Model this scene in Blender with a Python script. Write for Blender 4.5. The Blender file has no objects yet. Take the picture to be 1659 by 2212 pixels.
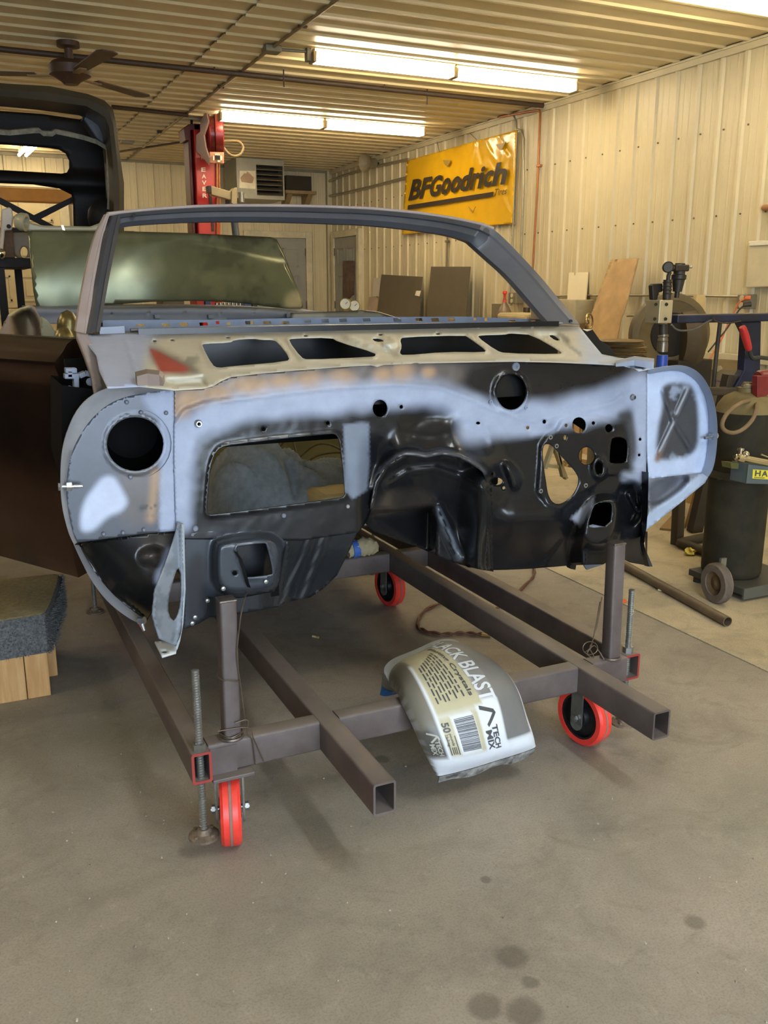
import bpy, bmesh, math, random
import numpy as np
from mathutils import Vector, Matrix, geometry
random.seed(7); np.random.seed(7)
SC = bpy.context.scene; COL = SC.collection
# ---------------------------------------------------------------- camera
FPX, CX, CY, CAMH = 1950.0, 829.5, 1106.0, 1.30
PITCH, YAW = math.radians(13.91), math.radians(25.06)
cam_d = bpy.data.cameras.new('camera'); cam = bpy.data.objects.new('camera', cam_d); COL.objects.link(cam)
cam_d.sensor_fit = 'VERTICAL'; cam_d.sensor_height = 36.0; cam_d.lens = 36.0 * FPX / 2212.0
cam_d.clip_start = 0.02; cam_d.clip_end = 200
cam.location = (0, 0, CAMH); cam.rotation_euler = (math.pi/2 - PITCH, 0, -YAW)
SC.camera = cam
# ---------------------------------------------------------------- world and daylight through the open overhead door behind the photographer
W = bpy.data.worlds.new('world'); SC.world = W; W.use_nodes = True
bg = W.node_tree.nodes['Background']; bg.inputs[0].default_value = (0.60, 0.76, 1.0, 1); bg.inputs[1].default_value = 0.9
dl = bpy.data.lights.new('daylight_opening', 'AREA'); dl.shape = 'RECTANGLE'; dl.size = 3.6; dl.size_y = 2.3
dl.energy = 125; dl.color = (0.74, 0.86, 1.0)
dlo = bpy.data.objects.new('daylight_opening', dl); COL.objects.link(dlo); dlo.location = (0.4, -3.3, 1.35)
dlo.rotation_euler = (math.pi/2, 0, 0)
SC.view_settings.view_transform = 'Standard'; SC.view_settings.look = 'None'
SC.view_settings.gamma = 1.0; SC.view_settings.use_curve_mapping = False
SC.view_settings.exposure = 1.05
TUBE_COL, TUBE_STR = (1.0, 0.87, 0.645), 18.5
FILL_COL, FILL_STR = (0.82, 0.91, 1.0), 46.0
# ---------------------------------------------------------------- points: a place on a real plane seen at a photo pixel
cp, sp, cw, sw = math.cos(PITCH), math.sin(PITCH), math.cos(YAW), math.sin(YAW)
FWD = Vector((sw*cp, cw*cp, -sp)); RGT = Vector((cw, -sw, 0)); UPV = RGT.cross(FWD); C0 = Vector((0, 0, CAMH))
def ray(u, v): return FWD + RGT*((u-CX)/FPX) + UPV*((CY-v)/FPX)
def PX(u, v, x): r = ray(u, v); return C0 + r*((x-C0.x)/r.x)
def PY(u, v, y): r = ray(u, v); return C0 + r*((y-C0.y)/r.y)
def PZ(u, v, z=0.0): r = ray(u, v); return C0 + r*((z-C0.z)/r.z)
def PP(u, v, p0, n): r = ray(u, v); n = Vector(n); return C0 + r*((Vector(p0)-C0).dot(n)/r.dot(n))
def S(r, g, b):
    f = lambda c: (c/255/12.92) if c <= 10 else ((c/255+0.055)/1.055)**2.4
    return (f(r), f(g), f(b))
# ---------------------------------------------------------------- materials
MATS = {}
def mat(name, col, rough=.5, metal=0.0, var=.12, scale=6.0, bump=0.0, bscale=60.0, col2=None, emit=None, spec=.5, stretch=None, trans=0):
    if name in MATS: return MATS[name]
    m = bpy.data.materials.new(name); m.use_nodes = True; nt = m.node_tree; N = nt.nodes; L = nt.links
    b = N['Principled BSDF']; b.inputs['Roughness'].default_value = rough; b.inputs['Metallic'].default_value = metal
    b.inputs['Specular IOR Level'].default_value = spec
    if trans: b.inputs['Transmission Weight'].default_value = trans
    tc = N.new('ShaderNodeTexCoord'); src = tc.outputs['Object']
    if stretch:
        mp = N.new('ShaderNodeMapping'); mp.inputs['Scale'].default_value = stretch; L.new(src, mp.inputs['Vector']); src = mp.outputs[0]
    if emit:
        b.inputs['Base Color'].default_value = (*col, 1); b.inputs['Emission Color'].default_value = (*col, 1); b.inputs['Emission Strength'].default_value = emit
    else:
        n = N.new('ShaderNodeTexNoise'); n.inputs['Scale'].default_value = scale; n.inputs['Detail'].default_value = 5; n.inputs['Roughness'].default_value = .62
        L.new(src, n.inputs['Vector'])
        cr = N.new('ShaderNodeValToRGB'); e = cr.color_ramp.elements; e[0].position = .36; e[1].position = .66
        c2 = col2 or tuple(min(1, c*(1+var)) for c in col)
        e[0].color = (*[c*(1-var) if not col2 else c for c in col], 1); e[1].color = (*c2, 1)
        L.new(n.outputs['Fac'], cr.inputs[0]); L.new(cr.outputs[0], b.inputs['Base Color'])
        mr = N.new('ShaderNodeMapRange'); mr.inputs[3].default_value = max(0, rough-.07); mr.inputs[4].default_value = min(1, rough+.09)
        L.new(n.outputs['Fac'], mr.inputs[0]); L.new(mr.outputs[0], b.inputs['Roughness'])
    if bump:
        n2 = N.new('ShaderNodeTexNoise'); n2.inputs['Scale'].default_value = bscale; n2.inputs['Detail'].default_value = 3; L.new(src, n2.inputs['Vector'])
        bp = N.new('ShaderNodeBump'); bp.inputs['Strength'].default_value = bump; bp.inputs['Distance'].default_value = .004
        L.new(n2.outputs['Fac'], bp.inputs['Height']); L.new(bp.outputs[0], b.inputs['Normal'])
    MATS[name] = m; return m
def paint_mat(name, rough=.42, var=.10, scale=14.0, bump=.0, bare_rough=.34, bscale=200, aniso=0):
    """sprayed sheet metal: colour per place in attribute Col, its alpha says how much of it is bare steel"""
    m = bpy.data.materials.new(name); m.use_nodes = True; nt = m.node_tree; N = nt.nodes; L = nt.links
    b = N['Principled BSDF']
    a = N.new('ShaderNodeAttribute'); a.attribute_name = 'Col'
    if aniso:
        b.inputs['Anisotropic'].default_value = aniso; b.inputs['Anisotropic Rotation'].default_value = .25; tg = N.new('ShaderNodeTangent'); tg.direction_type = 'RADIAL'; tg.axis = 'Z'; L.new(tg.outputs[0], b.inputs['Tangent'])
    tc = N.new('ShaderNodeTexCoord')
    n = N.new('ShaderNodeTexNoise'); n.inputs['Scale'].default_value = scale; n.inputs['Detail'].default_value = 6; n.inputs['Roughness'].default_value = .65
    L.new(tc.outputs['Object'], n.inputs['Vector'])
    mr = N.new('ShaderNodeMapRange'); mr.inputs[1].default_value = .3; mr.inputs[2].default_value = .7; mr.inputs[3].default_value = 1-var; mr.inputs[4].default_value = 1+var
    L.new(n.outputs['Fac'], mr.inputs[0])
    vm = N.new('ShaderNodeVectorMath'); vm.operation = 'SCALE'; L.new(a.outputs['Color'], vm.inputs[0]); L.new(mr.outputs[0], vm.inputs['Scale'])
    L.new(vm.outputs[0], b.inputs['Base Color'])
    L.new(a.outputs['Alpha'], b.inputs['Metallic'])
    bw = N.new('ShaderNodeRGBToBW'); L.new(a.outputs['Color'], bw.inputs[0])          # black e-coat is glossier than sprayed primer
    r2 = N.new('ShaderNodeMapRange'); r2.inputs[1].default_value = .01; r2.inputs[2].default_value = .22; r2.inputs[3].default_value = min(rough, .26); r2.inputs[4].default_value = rough+.08; L.new(bw.outputs[0], r2.inputs[0])
    L.new(r2.outputs[0], b.inputs['Roughness'])
    if bump:
        n2 = N.new('ShaderNodeTexNoise'); n2.inputs['Scale'].default_value = bscale; L.new(tc.outputs['Object'], n2.inputs['Vector'])
        bp = N.new('ShaderNodeBump'); bp.inputs['Strength'].default_value = bump; bp.inputs['Distance'].default_value = .002
        L.new(n2.outputs['Fac'], bp.inputs['Height']); L.new(bp.outputs[0], b.inputs['Normal'])
    return m
# ---------------------------------------------------------------- mesh builder
def frame_of(d):
    d = Vector(d).normalized(); a = Vector((0, 0, 1)) if abs(d.z) < .9 else Vector((1, 0, 0))
    x = a.cross(d).normalized(); return x, d.cross(x), d
class MB:
    def __init__(s): s.v = []; s.f = []
    def add(s, vs, fs):
        o = len(s.v); s.v += [Vector(p) for p in vs]; s.f += [[i+o for i in f] for f in fs]; return s
    def box(s, c, size, rot=None):
        hx, hy, hz = size[0]/2, size[1]/2, size[2]/2; M = rot or Matrix.Identity(3); c = Vector(c)
        vs = [c + M @ Vector((x*hx, y*hy, z*hz)) for x in (-1, 1) for y in (-1, 1) for z in (-1, 1)]
        return s.add(vs, [[0,1,3,2],[4,6,7,5],[0,4,5,1],[2,3,7,6],[0,2,6,4],[1,5,7,3]])
    def box2(s, a, b):
        a = Vector(a); b = Vector(b); return s.box((a+b)/2, [abs(k) for k in (b-a)])
    def bar(s, p0, p1, w, h, up=(0, 0, 1)):
        p0 = Vector(p0); p1 = Vector(p1); d = (p1-p0).normalized(); x = d.cross(Vector(up)).normalized(); z = x.cross(d)
        vs = [p + x*(i*w/2) + z*(j*h/2) for p in (p0, p1) for i, j in ((-1,-1),(1,-1),(1,1),(-1,1))]
        return s.add(vs, [[3,2,1,0],[4,5,6,7],[0,1,5,4],[1,2,6,5],[2,3,7,6],[3,0,4,7]])
    def hollow(s, p0, p1, w, h, t=.005, up=(0, 0, 1), r=.006):
        """square tube open at both ends, rounded outer corners"""
        p0 = Vector(p0); p1 = Vector(p1); d = (p1-p0).normalized(); x = d.cross(Vector(up)).normalized(); z = x.cross(d)
        def ring(w, h, r):
            o = []
            for cx, cz, a0 in ((w/2-r, h/2-r, 0), (-w/2+r, h/2-r, 90), (-w/2+r, -h/2+r, 180), (w/2-r, -h/2+r, 270)):
                for k in range(4): a = math.radians(a0+30*k); o.append((cx+r*math.cos(a), cz+r*math.sin(a)))
            return o
        O = ring(w, h, r); I = ring(w-2*t, h-2*t, max(.001, r-t*.6)); n = 16
        vs = [p + x*a + z*b for p in (p0, p1) for R in (O, I) for a, b in R]; f = []
        for k in range(n):
            j = (k+1) % n
            f += [[k, j, 2*n+j, 2*n+k], [n+j, n+k, 3*n+k, 3*n+j], [j, k, n+k, n+j], [2*n+k, 2*n+j, 3*n+j, 3*n+k]]
        return s.add(vs, f)
    def cyl(s, p0, p1, r0, r1=None, n=16, caps=True):
        p0 = Vector(p0); p1 = Vector(p1); r1 = r0 if r1 is None else r1; x, y, d = frame_of(p1-p0)
        vs = [p + (x*math.cos(2*math.pi*k/n) + y*math.sin(2*math.pi*k/n))*r for p, r in ((p0, r0), (p1, r1)) for k in range(n)]
        f = [[k, (k+1) % n, n+(k+1) % n, n+k] for k in range(n)]
        if caps: f += [list(range(n))[::-1], list(range(n, 2*n))]
        return s.add(vs, f)
    def pipe(s, p0, p1, ro, ri, n=20):
        return s.lathe(p0, Vector(p1)-Vector(p0), [(ri, 0), (ro, 0), (ro, (Vector(p1)-Vector(p0)).length), (ri, (Vector(p1)-Vector(p0)).length)], n, True)
    def lathe(s, o, axis, prof, n=24, close=False):
        o = Vector(o); x, y, d = frame_of(axis); m = len(prof)
        vs = [o + d*z + (x*math.cos(2*math.pi*k/n) + y*math.sin(2*math.pi*k/n))*max(r, 1e-4) for k in range(n) for r, z in prof]
        f = []
        for k in range(n):
            k2 = (k+1) % n
            for i in range(m if close else m-1):
                j = (i+1) % m; f.append([k*m+i, k2*m+i, k2*m+j, k*m+j])
        return s.add(vs, f)
    def tube(s, pts, r, n=8, closed=False, caps=True):
        pts = [Vector(p) for p in pts]; m = len(pts); vs = []; px = None
        rr = r if isinstance(r, (list, tuple)) else [r]*m
        for i, p in enumerate(pts):
            a = pts[i-1] if (i or closed) else p; b = pts[(i+1) % m] if (i < m-1 or closed) else p
            d = (b-a).normalized()
            if px is None: x, y, _ = frame_of(d)
            else:
                x = px - d*px.dot(d); x = x.normalized() if x.length > 1e-6 else frame_of(d)[0]; y = d.cross(x)
            px = x
            vs += [p + (x*math.cos(2*math.pi*k/n) + y*math.sin(2*math.pi*k/n))*rr[i] for k in range(n)]
        f = [[i*n+k, i*n+(k+1) % n, ((i+1) % m)*n+(k+1) % n, ((i+1) % m)*n+k] for i in range(m if closed else m-1) for k in range(n)]
        if caps and not closed: f += [list(range(n))[::-1], list(range((m-1)*n, m*n))]
        return s.add(vs, f)
    def prism(s, poly, ext):
        n = len(poly); ext = Vector(ext); P = [Vector(p) for p in poly]
        return s.add(P + [p+ext for p in P], [list(range(n))[::-1], list(range(n, 2*n))] + [[k, (k+1) % n, n+(k+1) % n, n+k] for k in range(n)])
    def loft(s, rings, closed_ring=True, caps=True):
        n = len(rings[0]); vs = [p for r in rings for p in r]; f = []
        for i in range(len(rings)-1):
            for k in range(n if closed_ring else n-1):
                j = (k+1) % n; f.append([i*n+k, i*n+j, (i+1)*n+j, (i+1)*n+k])
        if caps and closed_ring: f += [list(range(n))[::-1], list(range((len(rings)-1)*n, len(rings)*n))]
        return s.add(vs, f)
    def sphere(s, c, r, n=12, sq=(1, 1, 1)):
        prof = [(r*math.sin(math.pi*i/(n//2)), -r*math.cos(math.pi*i/(n//2))) for i in range(n//2+1)]
        t = MB().lathe((0, 0, 0), (0, 0, 1), prof, n); c = Vector(c)
        return s.add([c + Vector((p.x*sq[0], p.y*sq[1], p.z*sq[2])) for p in t.v], t.f)
    def torus(s, c, axis, R, r, n=28, m=10):
        x, y, d = frame_of(axis); c = Vector(c)
        return s.tube([c + (x*math.cos(2*math.pi*k/n)+y*math.sin(2*math.pi*k/n))*R for k in range(n)], r, m, True)
def obj(name, mb, m, parent=None, smooth=False, bevel=0, fixn=True, solid=0, solid_off=0):
    me = bpy.data.meshes.new(name); me.from_pydata([tuple(p) for p in mb.v], [], mb.f)
    if fixn:
        b = bmesh.new(); b.from_mesh(me); bmesh.ops.remove_doubles(b, verts=b.verts, dist=1e-6); bmesh.ops.recalc_face_normals(b, faces=b.faces); b.to_mesh(me); b.free()
    me.materials.append(m); o = bpy.data.objects.new(name, me); COL.objects.link(o)
    if smooth:
        me.polygons.foreach_set('use_smooth', [True]*len(me.polygons))
        if smooth != 2: me.set_sharp_from_angle(angle=math.radians(38))
    if bevel:
        bv = o.modifiers.new('bevel', 'BEVEL'); bv.width = bevel; bv.segments = 2; bv.limit_method = 'ANGLE'; bv.angle_limit = math.radians(40)
    if solid:
        sd = o.modifiers.new('thickness', 'SOLIDIFY'); sd.thickness = solid; sd.offset = solid_off
    if parent: adopt(o, parent)
    return o
def adopt(o, parent):
    o.parent = parent; o.matrix_parent_inverse = WM[parent.name].inverted() if parent.name in WM else Matrix.Identity(4)
WM = {}
def thing(name, label, cat, loc=(0, 0, 0), group=None):
    o = bpy.data.objects.new(name, None); COL.objects.link(o); o.location = loc; o.empty_display_size = .1
    WM[o.name] = Matrix.Translation(Vector(loc)); return tag(o, label, cat, group)
def tag(o, label, cat, group=None):
    o['label'] = label; o['category'] = cat
    if group: o['group'] = group
    return o
def struct(o): o['kind'] = 'structure'; return o
def struct_empty(name, loc=(0, 0, 0)):
    o = bpy.data.objects.new(name, None); COL.objects.link(o); o.location = loc; WM[o.name] = Matrix.Translation(Vector(loc)); o['kind'] = 'structure'; return o
def share(src, name, M, parent=None):
    o = bpy.data.objects.new(name, src.data); COL.objects.link(o); o.matrix_world = M
    for md in src.modifiers:
        k = o.modifiers.new(md.name, md.type)
        if md.type == 'BEVEL': k.width = md.width; k.segments = md.segments; k.limit_method = md.limit_method; k.angle_limit = md.angle_limit
    if parent: o.parent = parent; o.matrix_parent_inverse = WM[parent.name].inverted()
    return o
# ---------------------------------------------------------------- 2-D fields used to shape and spray sheet metal
def sd_poly(P, poly):
    """signed distance, negative inside"""
    Q = np.array(poly, float); n = len(Q); d = np.full(len(P), 1e9); ins = np.zeros(len(P), bool)
    for i in range(n):
        a = Q[i]; b = Q[(i+1) % n]; e = b-a; w = P-a
        t = np.clip((w@e)/max(e@e, 1e-9), 0, 1); d = np.minimum(d, np.hypot(*(w-t[:, None]*e).T))
        c = (a[1] > P[:, 1]) != (b[1] > P[:, 1])
        with np.errstate(divide='ignore', invalid='ignore'):
            x = (b[0]-a[0])*(P[:, 1]-a[1])/(b[1]-a[1])+a[0]
        ins ^= c & (P[:, 0] < x)
    return np.where(ins, -d, d)
def d_line(P, pts):
    Q = np.array(pts, float); d = np.full(len(P), 1e9)
    for a, b in zip(Q[:-1], Q[1:]):
        e = b-a; w = P-a; t = np.clip((w@e)/max(e@e, 1e-9), 0, 1); d = np.minimum(d, np.hypot(*(w-t[:, None]*e).T))
    return d
def sst(a, b, x):
    t = np.clip((x-a)/(b-a), 0, 1); return t*t*(3-2*t)
def inpoly(P, poly, soft):
    if soft >= 6: poly = roundish(list(poly), 2)
    return 1-sst(-soft, soft, sd_poly(P, poly))
def online(P, pts, r, soft): return 1-sst(r-soft, r+soft, d_line(P, pts))
def roundish(pts, it=2):
    """corner cutting of a closed outline"""
    for _ in range(it):
        q = []
        for a, b in zip(pts, pts[1:]+pts[:1]):
            q += [(a[0]*.75+b[0]*.25, a[1]*.75+b[1]*.25), (a[0]*.25+b[0]*.75, a[1]*.25+b[1]*.75)]
        pts = q
    return pts
def circ(u, v, ru, rv=None, n=20, a=0):
    rv = rv or ru; return [(u+ru*math.cos(2*math.pi*k/n+a), v+rv*math.sin(2*math.pi*k/n+a)) for k in range(n)]
def dens(poly, step):
    out = []
    for a, b in zip(poly, poly[1:]+poly[:1]):
        k = max(1, int(math.dist(a, b)/step)); out += [(a[0]+(b[0]-a[0])*i/k, a[1]+(b[1]-a[1])*i/k) for i in range(k)]
    return out
def vnoise(P, s, seed=0):
    r = np.random.RandomState(seed); G = r.rand(64, 64); q = P/s; i = np.floor(q).astype(int); f = q-i; f = f*f*(3-2*f)
    g = lambda a, b: G[(i[:, 0]+a) % 64, (i[:, 1]+b) % 64]
    return (g(0,0)*(1-f[:,0])+g(1,0)*f[:,0])*(1-f[:,1])+(g(0,1)*(1-f[:,0])+g(1,1)*f[:,0])*f[:,1]
def fbm(P, s, seed=0): return (vnoise(P, s, seed)*.5+vnoise(P, s*.47, seed+1)*.3+vnoise(P, s*.21, seed+2)*.2)
def sheet(name, outline, holes, place, m, parent=None, step=7.0, colour=None, depth=None, solid=.003, smooth=2, extra=None):
    """pressed sheet: outline and holes in drawing units, place(u,v,depth)->point on the real surface"""
    loops = [dens(outline, step)] + [dens(h, step*.8) for h in holes]
    pts = []; edges = []
    for lp in loops:
        o = len(pts); pts += lp; edges += [(o+i, o+(i+1) % len(lp)) for i in range(len(lp))]
    A = np.array(outline); u0, v0 = A.min(0); u1, v1 = A.max(0)
    gu = np.arange(u0+step*.5, u1, step); gv = np.arange(v0+step*.5, v1, step)
    G = np.array([(a+(step*.5 if j % 2 else 0), b) for j, b in enumerate(gv) for a in gu])
    keep = sd_poly(G, outline) < -step*.45
    for h in holes: keep &= sd_poly(G, h) > step*.45
    pts += [tuple(p) for p in G[keep]]
    vo, eo, fo, *_ = geometry.delaunay_2d_cdt([Vector(p) for p in pts], edges, [], 0, 1e-4)
    P = np.array([(p.x, p.y) for p in vo])
    F = [list(f) for f in fo]; cen = np.array([P[f].mean(0) for f in F])
    ok = sd_poly(cen, outline) < 0
    for h in holes: ok &= sd_poly(cen, h) > 0
    F = [f for f, k in zip(F, ok) if k]
    D = depth(P) if depth else np.zeros(len(P))
    me = bpy.data.meshes.new(name); me.from_pydata([tuple(place(p[0], p[1], d)) for p, d in zip(P, D)], [], F)
    if colour is not None:
        c = colour(P); at = me.color_attributes.new('Col', 'FLOAT_COLOR', 'POINT'); at.data.foreach_set('color', c.astype(np.float32).ravel())
    b = bmesh.new(); b.from_mesh(me)
    bmesh.ops.delete(b, geom=[v for v in b.verts if not v.link_faces], context='VERTS')
    bmesh.ops.recalc_face_normals(b, faces=b.faces)
    s = sum((f.normal.dot(f.calc_center_median()-C0)*f.calc_area() for f in b.faces))
    if s > 0: bmesh.ops.reverse_faces(b, faces=b.faces)
    b.to_mesh(me); b.free()
    me.materials.append(m); o = bpy.data.objects.new(name, me); COL.objects.link(o)
    if smooth: me.polygons.foreach_set('use_smooth', [True]*len(me.polygons))
    if solid:
        sd = o.modifiers.new('thickness', 'SOLIDIFY'); sd.thickness = solid; sd.offset = -1
    if parent: adopt(o, parent)
    return o
def coat(P, base, layers):
    """base colour then sprayed layers (mask, rgb, bare)"""
    c = np.zeros((len(P), 4)); c[:, :3] = base[:3]; c[:, 3] = base[3] if len(base) > 3 else 0
    for mask, rgb, bare in layers:
        k = np.clip(mask, 0, 1)[:, None]; c = c*(1-k) + np.array([*rgb, bare])*k
    return c
def text_mesh(body, size=1.0, bold=0.0, res=3, space=1.0):
    """glyph outlines as flat triangles in text units"""
    cu = bpy.data.curves.new('t', 'FONT'); cu.body = body; cu.size = size; cu.offset = bold; cu.resolution_u = res; cu.space_character = space
    o = bpy.data.objects.new('t', cu); COL.objects.link(o); dg = bpy.context.evaluated_depsgraph_get(); me = bpy.data.meshes.new_from_object(o.evaluated_get(dg))
    v = [p.co.copy() for p in me.vertices]; f = [list(p.vertices) for p in me.polygons]
    bpy.data.objects.remove(o); bpy.data.curves.remove(cu); bpy.data.meshes.remove(me); return v, f
def map_text(body, place, box, bold=0.0, shear=0.0, maxedge=None, mb=None):
    """text fitted in box (u0,v0,u1,v1) of a surface place(u,v)"""
    v, f = text_mesh(body, 1.0, bold); mb = mb or MB()
    x0 = min(p.x for p in v); x1 = max(p.x for p in v); y0 = min(p.y for p in v); y1 = max(p.y for p in v)
    if maxedge:
        b = bmesh.new(); bv = [b.verts.new(p) for p in v]
        for q in f:
            try: b.faces.new([bv[i] for i in q])
            except ValueError: pass
        for _ in range(4):
            lng = [e for e in b.edges if e.calc_length() > maxedge]
            if not lng: break
            bmesh.ops.subdivide_edges(b, edges=lng, cuts=1); bmesh.ops.triangulate(b, faces=b.faces)
        b.verts.index_update(); v = [p.co.copy() for p in b.verts]; f = [[q.index for q in k.verts] for k in b.faces]; b.free()
    u0, v0, u1, v1 = box; h = y1-y0
    P = []
    for p in v:
        yy = (p.y-y0)/h; xx = (p.x-x0)/(x1-x0)
        P.append(place(u0+(u1-u0)*xx+shear*(yy-.5)*(v1-v0), v0+(v1-v0)*yy))
    mb.add(P, f); return mb
# ================================================================ THE ROOM
XR, YB, ZC, XL, YF = 5.40, 13.50, 3.05, -7.0, -3.2
PITCHR = 0.2385
m_wall = mat('wall_steel', S(208, 196, 160), rough=.42, var=.05, scale=1.5, spec=.4)
m_ceil = mat('ceiling_steel', S(214, 198, 156), rough=.38, var=.07, scale=1.2, spec=.5)
m_trim = mat('trim_steel', S(205, 194, 160), rough=.45, var=.05)
m_screw = mat('screw', S(120, 105, 80), rough=.5, metal=.4)
m_back = mat('wall_backing', S(150, 140, 115), rough=.8)
m_dark = mat('dark_gap', (.012, .011, .010), rough=.8)
def rib_profile(width=4*PITCHR, h=.018, minor=True):
    P = []
    for k in range(4):
        s = k*PITCHR
        P += [(s, 0), (s+.012, h), (s+.040, h), (s+.052, 0)]
        if minor:
            for q in (.105, .175): P += [(s+q, 0), (s+q+.006, .002), (s+q+.014, .002), (s+q+.020, 0)]
    P.append((width, 0)); return P
def panel_mesh(name, m, length, h=.018, minor=True):
    prof = rib_profile(h=h, minor=minor); n = len(prof)
    vs = [Vector((s, 0, d)) for s, d in prof] + [Vector((s, length, d)) for s, d in prof]
    mb = MB().add(vs, [[i, i+1, n+i+1, n+i] for i in range(n-1)])
    me = bpy.data.meshes.new(name); me.from_pydata([tuple(v) for v in mb.v], [], mb.f); me.materials.append(m); return me
def put(me, name, M, parent):
    o = bpy.data.objects.new(name, me); COL.objects.link(o); o.matrix_world = M; adopt(o, parent); return o
PW = 4*PITCHR
# --- floor: concrete slabs with a sawn joint
def floor_material(name='concrete', A=(S(138, 130, 120), S(170, 161, 149))):
    m = bpy.data.materials.new(name); m.use_nodes = True; nt = m.node_tree; N = nt.nodes; L = nt.links; b = N['Principled BSDF']
    tc = N.new('ShaderNodeTexCoord')
    def noise(sc, det=6, ro=.6, dist=0):
        n = N.new('ShaderNodeTexNoise'); n.inputs['Scale'].default_value = sc; n.inputs['Detail'].default_value = det; n.inputs['Roughness'].default_value = ro; n.inputs['Distortion'].default_value = dist
        L.new(tc.outputs['Object'], n.inputs['Vector']); return n.outputs['Fac']
    def rng(x, a, b_, c, d):
        r = N.new('ShaderNodeMapRange'); r.inputs[1].default_value = a; r.inputs[2].default_value = b_; r.inputs[3].default_value = c; r.inputs[4].default_value = d; L.new(x, r.inputs[0]); return r.outputs[0]
    def mixc(f, a, c):
        x = N.new('ShaderNodeMix'); x.data_type = 'RGBA'
        if isinstance(f, float): x.inputs[0].default_value = f
        else: L.new(f, x.inputs[0])
        for s, val in ((x.inputs[6], a), (x.inputs[7], c)):
            if isinstance(val, tuple): s.default_value = (*val, 1)
            else: L.new(val, s)
        return x.outputs[2]
    c = mixc(rng(noise(1.3, 7, .62, .6), .34, .68, 0, 1), *A)
    c = mixc(rng(noise(3.6, 8, .7, 1.0), .50, .72, 0, .55), c, S(114, 107, 99))
    c = mixc(rng(noise(.55, 4, .5), .5, .66, 0, .45), c, S(118, 120, 106))
    c = mixc(rng(noise(24, 4, .7), .56, .70, 0, .30), c, S(178, 168, 154))
    c = mixc(rng(noise(190, 3, .7), .46, .70, 0, .42), c, S(92, 85, 77)); c = mixc(rng(noise(9, 6, .75, 1.5), .54, .70, 0, .35), c, S(104, 98, 90))
    for (u, v, r) in ((1105, 2068, .040), (1145, 2122, .024), (1048, 2174, .040), (1132, 2186, .042), (1050, 1900, .020), (1500, 1992, .03), (640, 1560, .03), (1002, 1535, .02), (825, 1640, .03)):
        p = PZ(u, v); d = N.new('ShaderNodeVectorMath'); d.operation = 'DISTANCE'; L.new(tc.outputs['Object'], d.inputs[0]); d.inputs[1].default_value = p
        a = N.new('ShaderNodeMath'); a.operation = 'MULTIPLY_ADD'; L.new(noise(30, 2), a.inputs[0]); a.inputs[1].default_value = .016; L.new(d.outputs['Value'], a.inputs[2])
        c = mixc(rng(a.outputs[0], r*.82, r*1.18, .55, 0), c, S(82, 74, 66))
    L.new(c, b.inputs['Base Color']); L.new(rng(noise(2.2), .3, .7, .50, .74), b.inputs['Roughness']); b.inputs['Specular IOR Level'].default_value = .35
    bp = N.new('ShaderNodeBump'); bp.inputs['Strength'].default_value = .10; bp.inputs['Distance'].default_value = .003; L.new(noise(90, 5, .7), bp.inputs['Height']); L.new(bp.outputs[0], b.inputs['Normal'])
    return m
m_floor = floor_material(); m_floor2 = floor_material('pale_concrete', (S(176, 164, 138), S(206, 194, 164)))
fl = struct(obj('floor', MB().box2((XL-.1, YF-3.0, -.12), (XR+.1, YB+.1, -.030)), m_dark))
JX = 2.455
for a, b in (((XL, YF-3.0), (JX-.004, 5.2)), ((XL, 5.21), (JX-.004, YB)), ((JX+.004, YF-3.0), (XR, 5.2)), ((JX+.004, 5.21), (XR, YB))):
    obj('slab', MB().box2((*a, -.030), (*b, 0)), m_floor2 if a[0] > 0 else m_floor, fl, bevel=.002)
# --- ceiling: ribbed liner sheets in two rows with a lapped end
ce = struct(obj('ceiling', MB().box2((XL-.1, YF, ZC+.012), (XR+.1, YB+.1, ZC+.06)), m_back))
pm_c1 = panel_mesh('ceiling_sheet_a', m_ceil, 3.44, .015, False); pm_c2 = panel_mesh('ceiling_sheet_b', m_ceil, 9.02, .015, False)
Rc = Matrix(((0, 1, 0, 0), (1, 0, 0, 0), (0, 0, -1, 0), (0, 0, 0, 1)))
y = 5.285 - PW*9
while y < YB:
    put(pm_c1, 'ceiling_sheet', Matrix.Translation((1.93+.008*math.sin(y*9), y, ZC-.016)) @ Rc, ce)
    put(pm_c2, 'ceiling_sheet', Matrix.Translation((XL, y, ZC)) @ Rc, ce)
    y += PW
# --- right wall
wr = struct(obj('wall_right', MB().box2((XR+.006, YF, 0), (XR+.10, YB+.1, ZC+.06)), m_back))
pm_w = panel_mesh('wall_sheet', m_wall, 3.0)
Rr = Matrix(((0, 0, -1, 0), (1, 0, 0, 0), (0, 1, 0, 0), (0, 0, 0, 1)))
y = 5.31 - PW*9
while y < YB:
    put(pm_w, 'wall_sheet', Matrix.Translation((XR, y, .0)) @ Rr, wr); y += PW
sb = MB()
for z in (.62, 1.84, 2.46):
    y = 5.276 - PITCHR*33
    while y < YB-.1: sb.cyl((XR-.008, y, z), (XR+.001, y, z), .007, .008, 6); y += PITCHR
o = obj('wall_screws', sb, m_screw, wr); o['kind'] = 'stuff'
struct(obj('trim_1', MB().box2((XR-.03, YF, ZC-.085), (XR+.0, YB, ZC-.028)).box2((XR-.045, YF, ZC-.040), (XR, YB, ZC-.024)), m_trim))
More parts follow.
